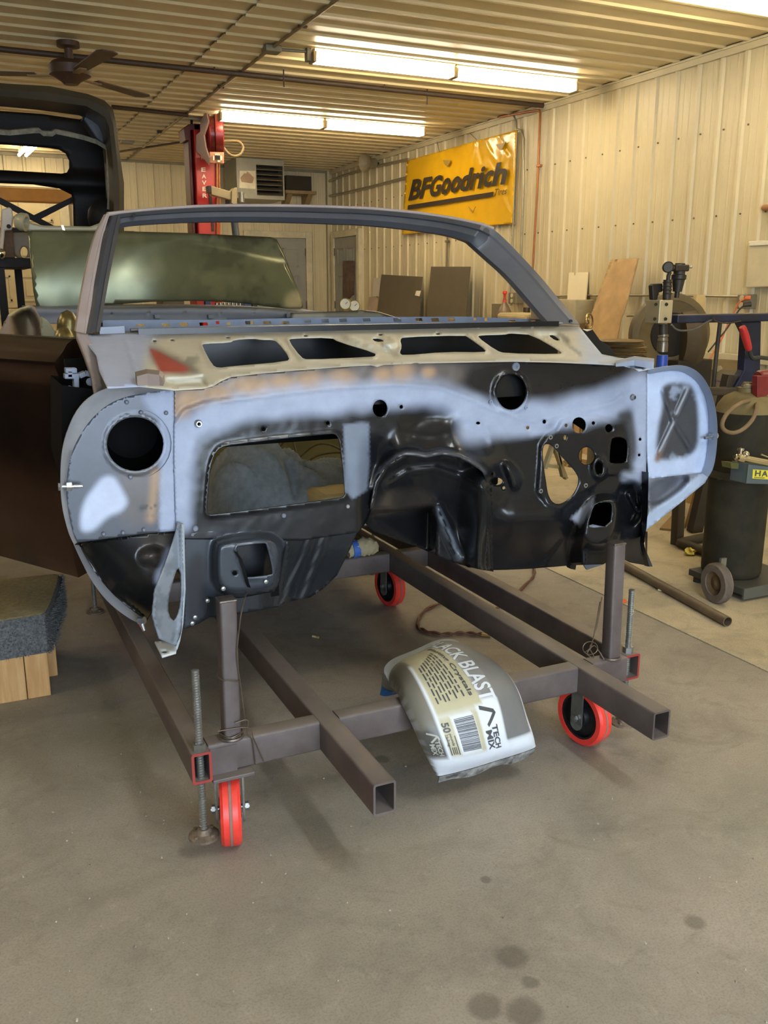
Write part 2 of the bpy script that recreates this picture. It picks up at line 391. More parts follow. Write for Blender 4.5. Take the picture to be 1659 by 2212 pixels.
# --- back wall
wb = struct(obj('wall_back', MB().box2((XL, YB+.006, 0), (XR+.1, YB+.1, ZC+.06)), m_back))
Rb = Matrix(((1, 0, 0, 0), (0, 0, -1, 0), (0, 1, 0, 0), (0, 0, 0, 1)))
x = 5.33 - PW*13
while x < XR-.1:
    put(pm_w, 'wall_sheet', Matrix.Translation((x, YB, 0)) @ Rb, wb); x += PW
struct(obj('trim_2', MB().box2((XR-.06, YB-.06, 0), (XR-.0, YB-.02, ZC-.02)), m_trim))
struct(obj('trim_3', MB().box2((XL, YB-.035, ZC-.06), (XR, YB, ZC-.02)), mat('trim_shade', S(150, 140, 112), rough=.5)))
struct(obj('trim_4', MB().box2((XR-.05, 1.0, .755), (XR-.018, 6.4, .815)), m_trim, bevel=.004))
# --- left wall and the wall with the overhead opening behind the photographer
struct(obj('wall_left', MB().box2((XL-.1, YF, 0), (XL, YB, ZC+.06)), mat('dark_side_wall', S(46, 40, 32), rough=.8)))  # unseen wall, coloured dark so the open door reflects darkness
struct(obj('wall_front', MB().box2((XL, YF-.1, 0), (-1.55, YF, ZC+.06)).box2((2.35, YF-.1, 0), (XR, YF, ZC+.06)).box2((-1.55, YF-.1, 2.6), (2.35, YF, ZC+.06)), m_wall))
# --- walk doors
m_door = mat('door_paint', S(150, 150, 140), rough=.5, var=.05); m_frame = mat('door_frame', S(205, 196, 165), rough=.5)
m_hinge = mat('hinge_steel', S(120, 112, 95), rough=.45, metal=.7)
def walk_door(name, place, w, h):
    """place(a, b, c): a along the wall, b out of the wall, c up"""
    def bx(a, b): mb = MB().box2((0, 0, 0), (1, 1, 1)); lo = a; hi = b; mb.v = [place(lo[0]+(hi[0]-lo[0])*p.x, lo[1]+(hi[1]-lo[1])*p.y, lo[2]+(hi[2]-lo[2])*p.z) for p in mb.v]; return mb
    d = struct(obj(name, bx((0, .022, .01), (w, .050, h)), m_door))
    for a, b in (((-.10, .0, 0), (-.005, .075, h+.1)), ((w+.005, .0, 0), (w+.10, .075, h+.1)), ((-.005, .0, h+.005), (w+.005, .075, h+.1))):
        obj('door_frame', bx(a, b), m_frame, d, bevel=.006)
    for z0, z1 in ((.18, .78), (.92, 1.50), (1.62, h-.14)):
        for a0, a1 in ((.12, w/2-.06), (w/2+.06, w-.12)):
            mb = MB(); t = .022
            for q in (((a0, .05, z0), (a1, .060, z0+t)), ((a0, .05, z1-t), (a1, .060, z1)), ((a0, .05, z0), (a0+t, .060, z1)), ((a1-t, .05, z0), (a1, .060, z1)), ((a0+.05, .05, z0+.05), (a1-.05, .057, z1-.05))):
                k = bx(*q); mb.add(k.v, k.f)
            obj('door_panel', mb, m_door, d, bevel=.004)
    for z in (.25, 1.0, h-.25): obj('door_hinge', bx((w-.01, .05, z), (w+.02, .068, z+.11)), m_hinge, d)
    kb = MB().lathe(place(.07, .05, .95), place(.07, 1.05, .95)-place(.07, .05, .95), [(0, 0), (.03, 0), (.03, .008), (.012, .012), (.012, .04), (.028, .05), (.028, .07), (0, .08)], 14)
    obj('door_knob', kb, m_hinge, d, smooth=True); return d
d1 = walk_door('door_1', lambda a, b, c: Vector((XR-b, 12.34+a, c)), .86, 2.03)
d2 = walk_door('door_2', lambda a, b, c: Vector((4.11+a, YB-b, c)), .86, 2.03)
# poster on the right-wall door
def pp(u, v): return PX(u, v, XR-.064)
m_poster = mat('poster_print', S(62, 48, 42), rough=.4, var=.4, scale=7, col2=S(112, 84, 72))
po = sheet('torn_poster', [(740, 563), (765, 563), (765, 637), (760, 639), (756, 645), (751, 647), (749, 654), (746, 660), (740, 646)], [], lambda u, v, d: pp(u, v), m_poster, step=4, solid=.002)
tag(po, 'dark brown torn poster on the grey panelled door in right wall', 'poster')
# overhead door in the back wall behind the truck cab
m_ohd = mat('overhead_door_steel', S(205, 190, 150), rough=.5, var=.04)
od = struct(obj('door_3', MB().box2((-3.4, YB-.05, 0), (1.45, YB-.03, 2.60)), m_ohd))
for r in range(5):
    sec = obj('door_section', MB().box2((-3.4, YB-.09, r*.52+.004), (1.45, YB-.05, r*.52+.514)), m_ohd, od, bevel=.004)
    ins = MB(); 
    for k in range(8):
        x0 = -3.3+k*.595; z0 = r*.52+.09; z1 = r*.52+.43
        ins = MB()
        for a, b in (((x0, z0), (x0+.49, z0+.03)), ((x0, z1-.03), (x0+.49, z1)), ((x0, z0), (x0+.03, z1)), ((x0+.46, z0), (x0+.49, z1)), ((x0+.07, z0+.07), (x0+.42, z1-.07))):
            ins.box2((a[0], YB-.102, a[1]), (b[0], YB-.088, b[1]))
        obj('raised_panel', ins, m_ohd, sec, bevel=.004)
for a, b in (((-3.52, 2.60), (1.57, 2.72)), ((1.45, 0), (1.57, 2.6)), ((-3.52, 0), (-3.4, 2.6))):
    obj('door_trim', MB().box2((a[0], YB-.1, a[1]), (b[0], YB-.0, b[1])), m_frame, od)
# ================================================================ FLUORESCENT LIGHTS
m_tube = mat('tube_glow', TUBE_COL, emit=TUBE_STR)
m_fix = mat('fixture_white', S(235, 228, 205), rough=.4); m_cap = mat('lamp_socket', S(150, 130, 95), rough=.5)
def fixture(x0, x1, yc, label, z=2.955):
    t = thing('strip_light', label, 'light', ((x0+x1)/2, yc, ZC-.02), 'fluorescent strip lights on the ceiling')
    obj('housing', MB().prism([(x0, yc-.05, z+.072), (x0, yc+.05, z+.072), (x0, yc+.035, z+.03), (x0, yc-.035, z+.03)], (x1-x0, 0, 0)), m_fix, t)
    for s in (-.042, .042):
        obj('lamp_tube', MB().cyl((x0+.02, yc+s, z), (x1-.02, yc+s, z), .0195, n=12), m_tube, t, smooth=True)
    for x in (x0, x1): obj('lamp_socket', MB().box2((x-.012, yc-.056, z-.022), (x+.012, yc+.056, z+.05)), m_cap, t, bevel=.003)
    return t
fixture(2.63, 3.82, 6.88, 'left tube light of the middle row, above the car body')
fixture(3.845, 5.02, 6.90, 'right tube light of the middle row, nearest the right wall')
fixture(2.63, 3.73, 9.51, 'left tube light of the far row, starting beside the red lift post')
fixture(3.755, 4.92, 9.51, 'right tube light of the far row, above the yellow banner')
fixture(3.72, 5.0, 4.53, 'nearest tube light, cut off by the top right corner')
fixture(3.2, 5.0, 2.0, 'tube light over the foreground, out of frame ahead')
fixture(-4.6, -3.4, 6.9, 'added tube light over the far left bay, hidden by the truck cab')  # added unseen tube that brightens the left part of the ceiling
fixture(-2.9, -1.7, 4.6, 'tube light over the left bay, just outside the frame')
#fixture(3.2, 5.0, -.8, 'tube light over the foreground, behind the camera')
fixture(-2.9, -1.7, 6.9, 'tube light over the left bay, hidden by the truck cab')
fixture(-1.65, -.45, 9.5, 'tube light over the left bay, far row')
def fixture_dir(a, b_, label, m, grp='fluorescent strip lights on the ceiling'):
    a = Vector(a); b_ = Vector(b_); t = thing('strip_light', label, 'light', ((a.x+b_.x)/2, (a.y+b_.y)/2, ZC-.02), grp)
    d = (b_-a).normalized(); n = Vector((-d.y, d.x, 0))
    obj('housing', MB().bar(a+Vector((0, 0, .05)), b_+Vector((0, 0, .05)), .10, .03), m_fix, t)
    for s in (-.042, .042): obj('lamp_tube', MB().cyl(a+n*s, b_+n*s, .0195, n=12), m, t, smooth=True)
    return t
m_fill = mat('fill_glow', FILL_COL, emit=FILL_STR)
fixture_dir((1.28, -.75, 2.955), (1.28, .45, 2.955), 'added cool white strip light above the camera, out of frame', m_fill)  # added unseen lamp for cool light on the car's front and lid
q0, q1 = PZ(72, 312, 2.955), PZ(52, 332, 2.955); fixture_dir(q0, q0+(q1-q0).normalized()*1.0, 'tube light seen through the rear window of the truck cab', m_tube)
fixture(-2.9, -1.7, 2.4, 'added tube light over the left bay, outside the frame')  # added unseen tube, more fill for the left ceiling
# ================================================================ BODY CART
def dusty(name, col, col2, dust, rough=.5, k=.55):
    m = mat(name, col, rough=rough, metal=.12, scale=7, col2=col2, bump=.05, bscale=150); nt = m.node_tree; N = nt.nodes; L_ = nt.links; b = N['Principled BSDF']
    src = b.inputs['Base Color'].links[0].from_socket; g = N.new('ShaderNodeNewGeometry'); sx = N.new('ShaderNodeSeparateXYZ'); L_.new(g.outputs['True Normal'], sx.inputs[0])
    r = N.new('ShaderNodeMapRange'); r.inputs[1].default_value = .6; r.inputs[2].default_value = .95; r.inputs[4].default_value = k; L_.new(sx.outputs[2], r.inputs[0])
    n = N.new('ShaderNodeTexNoise'); n.inputs['Scale'].default_value = 5; n.inputs['Detail'].default_value = 5; tc = N.new('ShaderNodeTexCoord'); L_.new(tc.outputs['Object'], n.inputs['Vector'])
    r2 = N.new('ShaderNodeMapRange'); r2.inputs[1].default_value = .35; r2.inputs[2].default_value = .65; r2.inputs[3].default_value = .5; r2.inputs[4].default_value = 1.2; L_.new(n.outputs['Fac'], r2.inputs[0])
    mu = N.new('ShaderNodeMath'); mu.operation = 'MULTIPLY'; L_.new(r.outputs[0], mu.inputs[0]); L_.new(r2.outputs[0], mu.inputs[1])
    x = N.new('ShaderNodeMix'); x.data_type = 'RGBA'; L_.new(mu.outputs[0], x.inputs[0]); L_.new(src, x.inputs[6]); x.inputs[7].default_value = (*dust, 1); L_.new(x.outputs[2], b.inputs['Base Color']); return m
m_tubing = dusty('mill_steel', S(84, 74, 72), S(106, 96, 93), S(140, 130, 122))
m_redlead = mat('red_primer_edge', S(150, 52, 44), rough=.6)
m_zinc = mat('zinc_steel', S(150, 152, 148), rough=.35, metal=.8, var=.12, scale=30)
m_red = mat('red_polyurethane', S(238, 66, 54), rough=.38, var=.12, scale=20)
m_blk = mat('black_iron', S(26, 26, 28), rough=.45, var=.3, scale=25)
m_weld = mat('weld_bead', S(120, 110, 104), rough=.35, metal=.7, scale=60, var=.3)
Z0, Z1 = .200, .276; ZM = (Z0+Z1)/2; TH = Z1-Z0
cart = thing('body_cart', 'welded steel tube cart on red wheels carrying the car body', 'cart', (1.05, 2.6, 0))
for yy in (1.910, 3.135):
    for xa, xb in ((.434, .7085), (.7615, 1.4785), (1.5315, 1.650)): obj('cross_bar', MB().hollow((xa, yy, ZM), (xb, yy, ZM), .050, TH), m_tubing, cart, smooth=True)
obj('rail', MB().hollow((.735, 1.568, ZM), (.735, 4.30, ZM), .0535, TH), m_tubing, cart, smooth=True)
obj('rail', MB().hollow((1.505, 1.578, ZM), (1.505, 4.30, ZM), .0535, TH), m_tubing, cart, smooth=True)
for x0, x1, yy in ((.388, .434, 1.858), (1.650, 1.702, 1.892)):
    sr = obj('side_rail', MB().hollow(((x0+x1)/2, yy, ZM), ((x0+x1)/2, 3.80, ZM), x1-x0, TH, .006), m_tubing, cart, smooth=True)
    obj('painted_end', MB().hollow(((x0+x1)/2, yy-.0008, ZM), ((x0+x1)/2, yy+.0002, ZM), x1-x0+.0006, TH+.0006, .0064), m_redlead, sr)
obj('cap_plate', MB().box2((.4345, 1.8835, Z0-.002), (.500, 1.8845, Z1-.010)), m_tubing, cart)
for (x, yy) in ((.494, 1.905), (1.606, 1.905)):
    p = obj('post', MB().hollow((x, yy, Z1), (x+.006, yy+.015, .612), .040, .040, .004, up=(0, 1, 0)), m_tubing, cart, smooth=True)
    obj('post_cap', MB().box((x+.006, yy+.015, .612), (.042, .042, .006)), m_weld, p, bevel=.003)
    obj('weld_bead', MB().torus((x, yy, Z1+.003), (0, 0, 1), .027, .004, 24, 6), m_weld, p, smooth=True)
def caster(x, yy, ang, plate):
    c = obj('caster', MB().box2((x-.05, yy-.052, Z0-.010), (x+.05, yy+.052, Z0-.001)), m_tubing, cart, bevel=.002)
    R = .0885; a = math.radians(ang); ax = Vector((math.cos(a), math.sin(a), 0)); o = Vector((x, yy, R+.001))
    prof = lambda r0, r1, w: [(r0, -w/2), (r1-.006, -w/2), (r1, -w/2+.007), (r1, -.004), (r1-.0015, -.003), (r1-.0015, .003), (r1, .004), (r1, w/2-.007), (r1-.006, w/2), (r0, w/2)]
    t = obj('tyre', MB().lathe(o, ax, prof(R*.76, R, .048), 40, True), m_red, c, smooth=True)
    obj('tread_seam', MB().lathe(o, ax, [(R-.002, -.004), (R+.0006, -.0032), (R+.0006, .0032), (R-.002, .004)], 40), mat('seam_dirt', S(150, 110, 98), rough=.7), c, smooth=True)
    obj('hub', MB().lathe(o, ax, [(.010, -.026), (.026, -.026), (.030, -.012), (R*.70, -.010), (R*.70, -.022), (R*.765, -.022), (R*.765, .022), (R*.70, .022), (R*.70, .010), (.030, .012), (.026, .026), (.010, .026)], 32, True), m_blk, c, smooth=True)
    for s in (-1, 1):
        q = o + ax*(s*.032)
        fork = MB().bar(q - Vector((0, 0, .018)), Vector((q.x, q.y, Z0-.010)), .005, .042, up=(ax.y, -ax.x, 0))
        fork.cyl(q - Vector((0, 0, .018)) - ax*.0025, q - Vector((0, 0, .018)) + ax*.0025, .021, n=20)
        obj('fork', fork, m_zinc, c)
    ab = MB().cyl(o - ax*.046, o + ax*.046, .006, n=10)
    for s in (-1, 1): ab.cyl(o + ax*(s*.036), o + ax*(s*.044), .011, n=6)
    obj('axle_bolt', ab, m_zinc, c); return c
caster(.485, 1.91, -14, 1); caster(1.556, 1.945, 10, 1); caster(1.552, 3.26, 8, 1); caster(.485, 3.26, 5, 1)
def leveller(x, yy, top, foot):
    l = obj('levelling_screw', MB().cyl((x, yy, foot+.01), (x, yy, top), .0085, n=14), m_zinc, cart, smooth=True)
    thr = MB(); z = foot+.02
    pts = []
    while z < top-.002:
        for k in range(8): pts.append((x+.0088*math.cos(k*math.pi/4), yy+.0088*math.sin(k*math.pi/4), z+k*.0008))
        z += .0064
    o = obj('screw_thread', MB().tube(pts, .0012, 4), m_zinc, l); o['kind'] = 'stuff'
    obj('hex_nut', MB().cyl((x, yy, Z1), (x, yy, Z1+.017), .0155, n=6), m_zinc, l)
    fb = MB().lathe((x, yy, foot), (0, 0, 1), [(0, 0), (.036, 0), (.036, .006), (.020, .012), (.014, .022), (0, .022)], 18)
    for k in range(4): fb.cyl((x+.026*math.cos(k*1.57+.6), yy+.026*math.sin(k*1.57+.6), foot+.005), (x+.026*math.cos(k*1.57+.6), yy+.026*math.sin(k*1.57+.6), foot+.014), .005, n=8)
    obj('foot_pad', fb, mat('rusty_steel', S(120, 106, 92), rough=.6, metal=.4, var=.3, scale=50), l, smooth=True)
leveller(.411, 1.876, .472, .052); leveller(1.676, 1.915, .466, .05); leveller(.411, 3.70, .42, .0); leveller(1.676, 3.70, .44, .0)
# ================================================================ BAG OF BLASTING GRIT HUNG OVER THE FRONT BAR
m_bag = paint_mat('bag_paper', rough=.45, var=.05, scale=25, bump=.15, bscale=60)
m_prin = mat('bag_print_dark', S(74, 74, 76), rough=.5, var=.1); m_prwh = mat('bag_print_white', S(214, 220, 228), rough=.5, var=.04)
# centre line from the hidden blue end, over the bar, down to the front seam; left and right edge of each station
ST = [  # left edge, right edge, half thickness
    (PY(829, 1512, 2.13), PY(985, 1452, 2.20), .018),
    (PY(834, 1488, 2.10), PY(990, 1425, 2.17), .045),
    (PY(838, 1466, 2.05), PY(1006, 1404, 2.12), .062),
    (PY(852, 1470, 1.97), PY(1050, 1420, 2.03), .066),
    (PY(868, 1500, 1.885), PY(1092, 1448, 1.94), .066),
    (PY(892, 1548, 1.825), PY(1122, 1490, 1.87), .064),
    (PY(913, 1600, 1.795), PY(1143, 1548, 1.825), .060),
    (PY(934, 1648, 1.785), PY(1158, 1590, 1.81), .050),
    (PY(952, 1684, 1.79), PY(1168, 1618, 1.805), .012)]
def cr(p, t):
    n = len(p)-1; x = min(max(t*n, 0), n-1e-6); i = int(x); f = x-i; g = lambda k: p[min(max(k, 0), n)]
    a, b, c, d = g(i-1), g(i), g(i+1), g(i+2)
    return (b*2 + (c-a)*f + (a*2-b*5+c*4-d)*f*f + (b*3-a-c*3+d)*f*f*f)*.5
BL = [s[0] for s in ST]; BR = [s[1] for s in ST]; BT = [s[2] for s in ST]
def bag_pt(s, t, side=1, lift=0.0):
    """s 0..1 across (left to right), t 0..1 from hidden end to the front seam"""
    l, r = cr(BL, t), cr(BR, t); e = .01
    dt = (cr(BL, min(1, t+e))+cr(BR, min(1, t+e))-cr(BL, max(0, t-e))-cr(BR, max(0, t-e))).normalized(); ds = (r-l).normalized()
    n = ds.cross(dt).normalized()
    if n.dot(C0-l) < 0: n = -n
    w = max(0, 1-abs(2*s-1)**3.2)**.5; th = cr(BT, t)*w*(1+.06*math.sin(9*s+5*t)+.05*math.sin(17*t+4*s))
    back = 1.0 if side > 0 else .55
    return l.lerp(r, s) + n*(th*side*back + lift) - n*.02
NS, NT = 46, 60
bmsh = MB(); 
for side in (1, -1):
    vs = [bag_pt(i/NS, j/NT, side) for j in range(NT+1) for i in range(NS+1)]
    fs = [[j*(NS+1)+i, j*(NS+1)+i+1, (j+1)*(NS+1)+i+1, (j+1)*(NS+1)+i] for j in range(NT) for i in range(NS)]
    bmsh.add(vs, fs if side > 0 else [f[::-1] for f in fs])
UVb = np.array([(i/NS, j/NT, sd) for sd in (1, -1) for j in range(NT+1) for i in range(NS+1)])
me = bpy.data.meshes.new('bag'); me.from_pydata([tuple(v) for v in bmsh.v], [], bmsh.f)
P = UVb[:, :2]; front = UVb[:, 2] > 0
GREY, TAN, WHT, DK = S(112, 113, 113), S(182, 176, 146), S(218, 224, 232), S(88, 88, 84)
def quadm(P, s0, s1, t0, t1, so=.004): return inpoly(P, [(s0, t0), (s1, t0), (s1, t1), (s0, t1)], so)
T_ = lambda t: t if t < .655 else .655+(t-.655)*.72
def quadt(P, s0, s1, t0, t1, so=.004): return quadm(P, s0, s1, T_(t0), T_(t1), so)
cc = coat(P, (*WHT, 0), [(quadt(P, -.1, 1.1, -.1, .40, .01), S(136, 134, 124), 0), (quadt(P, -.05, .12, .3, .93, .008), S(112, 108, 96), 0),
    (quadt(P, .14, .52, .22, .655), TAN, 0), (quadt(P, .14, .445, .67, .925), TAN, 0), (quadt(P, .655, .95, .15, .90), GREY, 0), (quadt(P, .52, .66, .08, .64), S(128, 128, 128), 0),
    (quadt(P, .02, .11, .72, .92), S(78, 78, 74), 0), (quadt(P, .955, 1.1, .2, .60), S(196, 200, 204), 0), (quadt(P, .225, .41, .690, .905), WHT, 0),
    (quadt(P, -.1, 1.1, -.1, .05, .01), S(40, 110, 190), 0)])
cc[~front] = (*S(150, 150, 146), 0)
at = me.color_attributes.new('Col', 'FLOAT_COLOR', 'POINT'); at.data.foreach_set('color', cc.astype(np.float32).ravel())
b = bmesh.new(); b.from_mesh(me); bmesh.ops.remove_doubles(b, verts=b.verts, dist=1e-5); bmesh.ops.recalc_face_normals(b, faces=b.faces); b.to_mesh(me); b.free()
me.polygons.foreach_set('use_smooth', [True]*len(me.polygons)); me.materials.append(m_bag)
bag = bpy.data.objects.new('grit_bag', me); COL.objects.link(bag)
tag(bag, 'grey and white paper sack of blasting grit slung over the front cart bar', 'sack')
# print: lines read from the far end towards the seam, so text runs along t
BP = lambda a, c: bag_pt(c, a, 1, .0012)          # a along t, c across; text x = t, text y = s (towards the right edge)
white = map_text('BLACK BLAST', BP, (.265, .505, .655, .655), bold=.02, maxedge=.25)
o = obj('printed_title', white, m_prwh, bag, smooth=True, fixn=False)
dk = MB(); Bl = lambda a, c: bag_pt(c, T_(a), 1, .0012)
for bd, bx, bo in (('TECH', (.775, .535, .930, .592), .03), ('MIX', (.80, .470, .925, .528), .03)): map_text(bd, Bl, bx, bold=bo, maxedge=.3, mb=dk)
map_text('Blasting Crystals', Bl, (.31, .425, .625, .475), bold=.02, maxedge=.4, mb=dk)
map_text('50', Bl, (.705, .145, .765, .20), bold=.03, maxedge=.4, mb=dk)
map_text('pounds', Bl, (.775, .170, .845, .198), bold=.01, mb=dk); map_text('22.7 kg', Bl, (.775, .140, .845, .165), bold=.01, mb=dk)
def strip(mb, pts, w, f):
    for (a0, c0), (a1, c1) in zip(pts[:-1], pts[1:]):
        L = math.hypot(a1-a0, c1-c0); nx, ny = -(c1-c0)/L*w/2, (a1-a0)/L*w/2; k = 6
        for i in range(k):
            p = lambda q, sg: f(a0+(a1-a0)*q/k+sg*nx, c0+(c1-c0)*q/k+sg*ny)
            mb.add([p(i, -1), p(i+1, -1), p(i+1, 1), p(i, 1)], [[0, 1, 2, 3]])
# the maker's mark: a bent peak line beside the words
strip(dk, [(.675, .470), (.705, .592), (.716, .592)], .020, Bl); strip(dk, [(.706, .598), (.775, .505)], .020, Bl)
rs = random.Random(3)
for k in range(8):                                   # small print lines beside the title
    c = .395 - k*.030; a = .36+.012*k; 
    while a < .60: w = rs.uniform(.015, .045); strip(dk, [(a, c), (min(.62, a+w), c)], .011, Bl); a += w+.008
a = .700                                             # bar code
while a < .895:
    w = rs.choice((.002, .003, .005)); dk_c = (.245, .40)
    dk.add([Bl(a, dk_c[0]), Bl(a+w, dk_c[0]), Bl(a+w, .32), Bl(a, .32)], [[0, 1, 2, 3]]); dk.add([Bl(a, .32), Bl(a+w, .32), Bl(a+w, dk_c[1]), Bl(a, dk_c[1])], [[0, 1, 2, 3]]); a += w+rs.choice((.002, .003, .004))
for c in (.152, .212): strip(dk, [(.79+.0, c), (.91, c)], .006, Bl)
for c in (.17, .183, .196): strip(dk, [(.855, c), (.905, c)], .006, Bl)
obj('printed_text', dk, m_prin, bag, fixn=False)['kind'] = 'stuff'
lt = MB()
map_text('TECH', Bl, (.80, .066, .905, .098), bold=.03, mb=lt); map_text('MIX', Bl, (.82, .030, .90, .060), bold=.03, mb=lt); strip(lt, [(.745, .035), (.775, .095), (.80, .1)], .012, Bl); strip(lt, [(.775, .095), (.81, .045)], .012, Bl)
obj('printed_side_mark', lt, mat('bag_print_grey', S(170, 168, 158), rough=.5), bag, fixn=False)
# sewn end seam with its dark printed gusset
gs = MB(); gp = []
for i in range(25):
    s = .02+.96*i/24; top = bag_pt(s, .999, 1) - Vector((0, 0, .002)); gp.append((top, top + Vector((.004, .012, -.026+.004*math.sin(s*14)))))
gs.loft([[a, b_, b_+Vector((0, .004, 0)), a+Vector((0, .006, 0))] for a, b_ in gp])
obj('bottom_gusset', gs, mat('gusset_print', S(70, 68, 64), rough=.5, var=.5, scale=40, col2=S(165, 165, 162)), bag, smooth=True)
obj('blue_tape', MB().loft([[bag_pt(s, .012, 1, .003), bag_pt(s, .10, 1, .003), bag_pt(s, .10, 1, .001), bag_pt(s, .012, 1, .001)] for s in (.0, .015, .03, .05, .07)]), mat('blue_tape', S(38, 120, 205), rough=.4), bag)
# ================================================================ WIRES, CORD AND SMALL THINGS
m_wire = mat('baling_wire', S(105, 92, 78), rough=.45, metal=.6, scale=40)
def smooth_pts(p, k=6):
    p = [Vector(q) for q in p]; out = []
    n = (len(p)-1)*k
    return [cr(p, i/n) for i in range(n+1)]
wl = MB()
wl.tube(smooth_pts([PY(u, v, y) for u, v, y in ((537, 1268, 1.99), (524, 1310, 1.90), (516, 1365, 1.89), (512, 1420, 1.89), (521, 1490, 1.89), (530, 1560, 1.885))]), .0016, 6)
wl.tube(smooth_pts([Vector((.494+.026*math.cos(a), 1.905+.026*math.sin(a), .288+.003*math.sin(a*2.3))) for a in np.linspace(0, 12.6, 30)], 2), .0015, 6)
wl.tube(smooth_pts([PY(u, v, 1.88) for u, v in ((508, 1562), (535, 1556), (534, 1585), (545, 1600), (552, 1652))]), .0015, 6)
wl.tube(smooth_pts([PY(u, v, 1.88) for u, v in ((470, 1580), (535, 1572), (548, 1596), (570, 1645))]), .0013, 6)
wl.tube(smooth_pts([Vector((.494+.027*math.cos(a), 1.905+.027*math.sin(a), .455-.006*a)) for a in np.linspace(2.5, 7.5, 12)], 2), .0013, 6)
tag(obj('tie_wire', wl, m_wire, None, smooth=True), 'twisted rusty wire wound round the left post of the cart', 'wire')
wr_ = MB()
wr_.tube(smooth_pts([PY(u, v, y) for u, v, y in ((1296, 1300, 1.93), (1288, 1345, 1.90), (1280, 1385, 1.885), (1274, 1400, 1.88), (1283, 1420, 1.87), (1268, 1412, 1.875), (1282, 1395, 1.88), (1292, 1404, 1.88), (1305, 1425, 1.87))]), .0016, 6)
wr_.tube(smooth_pts([PY(u, v, y) for u, v, y in ((1300, 1290, 1.925), (1292, 1340, 1.90), (1283, 1372, 1.89), (1276, 1398, 1.88), (1262, 1410, 1.88))]), .0013, 6)
wr_.tube(smooth_pts([PY(1275+16*math.cos(a), 1400+14*math.sin(a), 1.875) for a in np.linspace(0, 9, 20)], 2), .0013, 6)
tag(obj('tie_wire', wr_, m_wire, None, smooth=True), 'tangle of wire hanging against the right post of the cart', 'wire')
cord = smooth_pts([PZ(u, v, .006) for u, v in ((1142, 1200), (1155, 1235), (1138, 1262), (1065, 1318), (985, 1300), (925, 1316), (903, 1345), (912, 1362), (955, 1371), (1000, 1369), (1040, 1372))], 10)
cb = MB()
for s in (0, math.pi): cb.tube([p + Vector((.0045*math.cos(i*.55+s), 0, .0045*math.sin(i*.55+s)+.003)) for i, p in enumerate(cord)], .0045, 6)
tc_ = obj('twisted_cord', cb, mat('brown_cord', S(98, 62, 44), rough=.6, var=.25, scale=60), None, smooth=True); tag(tc_, 'brown twisted cord looped on the floor under the car body', 'cord')
e0, e1 = cord[-1], cord[-1] + (cord[-1]-cord[-6]).normalized()*.035
obj('brass_end', MB().cyl(e0, e1, .006, n=10), mat('brass', S(190, 160, 100), rough=.3, metal=.8), tc_)
c2 = smooth_pts([PZ(u, v, .005) for u, v in ((1062, 1222), (1068, 1238), (1066, 1250))], 6)
m_pipe = mat('dusty_pipe', S(112, 96, 74), rough=.55, metal=.2, var=.2, scale=9)
tag(obj('steel_pipe', MB().pipe(PZ(1340, 1216, .021), PZ(1572, 1343, .021), .0205, .0175, 24), m_pipe, None, smooth=True), 'long rusty steel pipe lying on the floor beside the gas cylinder', 'pipe')
tag(obj('orange_disc', MB().lathe(PZ(1343, 1299), (0, 0, 1), [(0, 0), (.022, 0), (.024, .003), (.020, .005), (0, .005)], 24), mat('orange_plastic', S(240, 110, 60), rough=.4), None, smooth=True), 'small flat orange disc on the floor behind the right post', 'disc')
m_stub = mat('cigarette_paper', S(214, 200, 160), rough=.7); m_filt = mat('filter_tan', S(190, 150, 95), rough=.7)
def stub(u0, v0, u1, v1, label):
    a, b = PZ(u0, v0, .005), PZ(u1, v1, .005); s = obj('paper_stub', MB().cyl(a, a.lerp(b, .62), .0042, n=10), m_stub); tag(s, label, 'stub', 'paper stubs on the floor')
    obj('stub_end', MB().cyl(a.lerp(b, .62), b, .0043, n=10), m_filt, s)
stub(675, 1374, 688, 1377, 'short tan stub lying on the floor between the cart rails'); stub(1421, 1274, 1443, 1277, 'short tan stub lying on the floor beside the long pipe')
cb = MB().sphere((0, 0, 0), .02, 14); 
for i, v in enumerate(cb.v): v *= 1 + .45*math.sin(i*12.9898)*math.cos(i*4.1)
q = PZ(1490, 1192, .016); cb.v = [q + Vector((v.x*1.3, v.y*1.2, max(-.0155, v.z*.9))) for v in cb.v]
tag(obj('paper_ball', cb, mat('yellow_paper', S(216, 204, 110), rough=.7), None), 'crumpled yellow scrap of paper on the floor left of the gas cylinder', 'paper')
# chips and crumbs strewn over the concrete: uncountable
ch = MB(); rs = random.Random(11)
for (u, v) in [(1131/1.999, 1400+1012/1.999), (340/2, 1400+974/2), (385/2, 1400+1082/2), (1093/2, 1400+1100/2), (725/2, 1400+1252/2), (1168/2, 1400+893/2)] + [(rs.uniform(0, 1659), rs.uniform(1620, 2210)) for _ in range(70)]:
    p = PZ(u, v, .001); s = rs.uniform(.0012, .0034); ch.box(p, (s*1.6, s, .003), Matrix.Rotation(rs.uniform(0, 3), 3, 'Z'))
o = tag(obj('paint_chips', ch, mat('paint_chip', S(200, 195, 180), rough=.6, var=.5, scale=60, col2=S(90, 84, 76))), 'tiny pale and dark chips strewn over the concrete floor', 'debris'); o['kind'] = 'stuff'
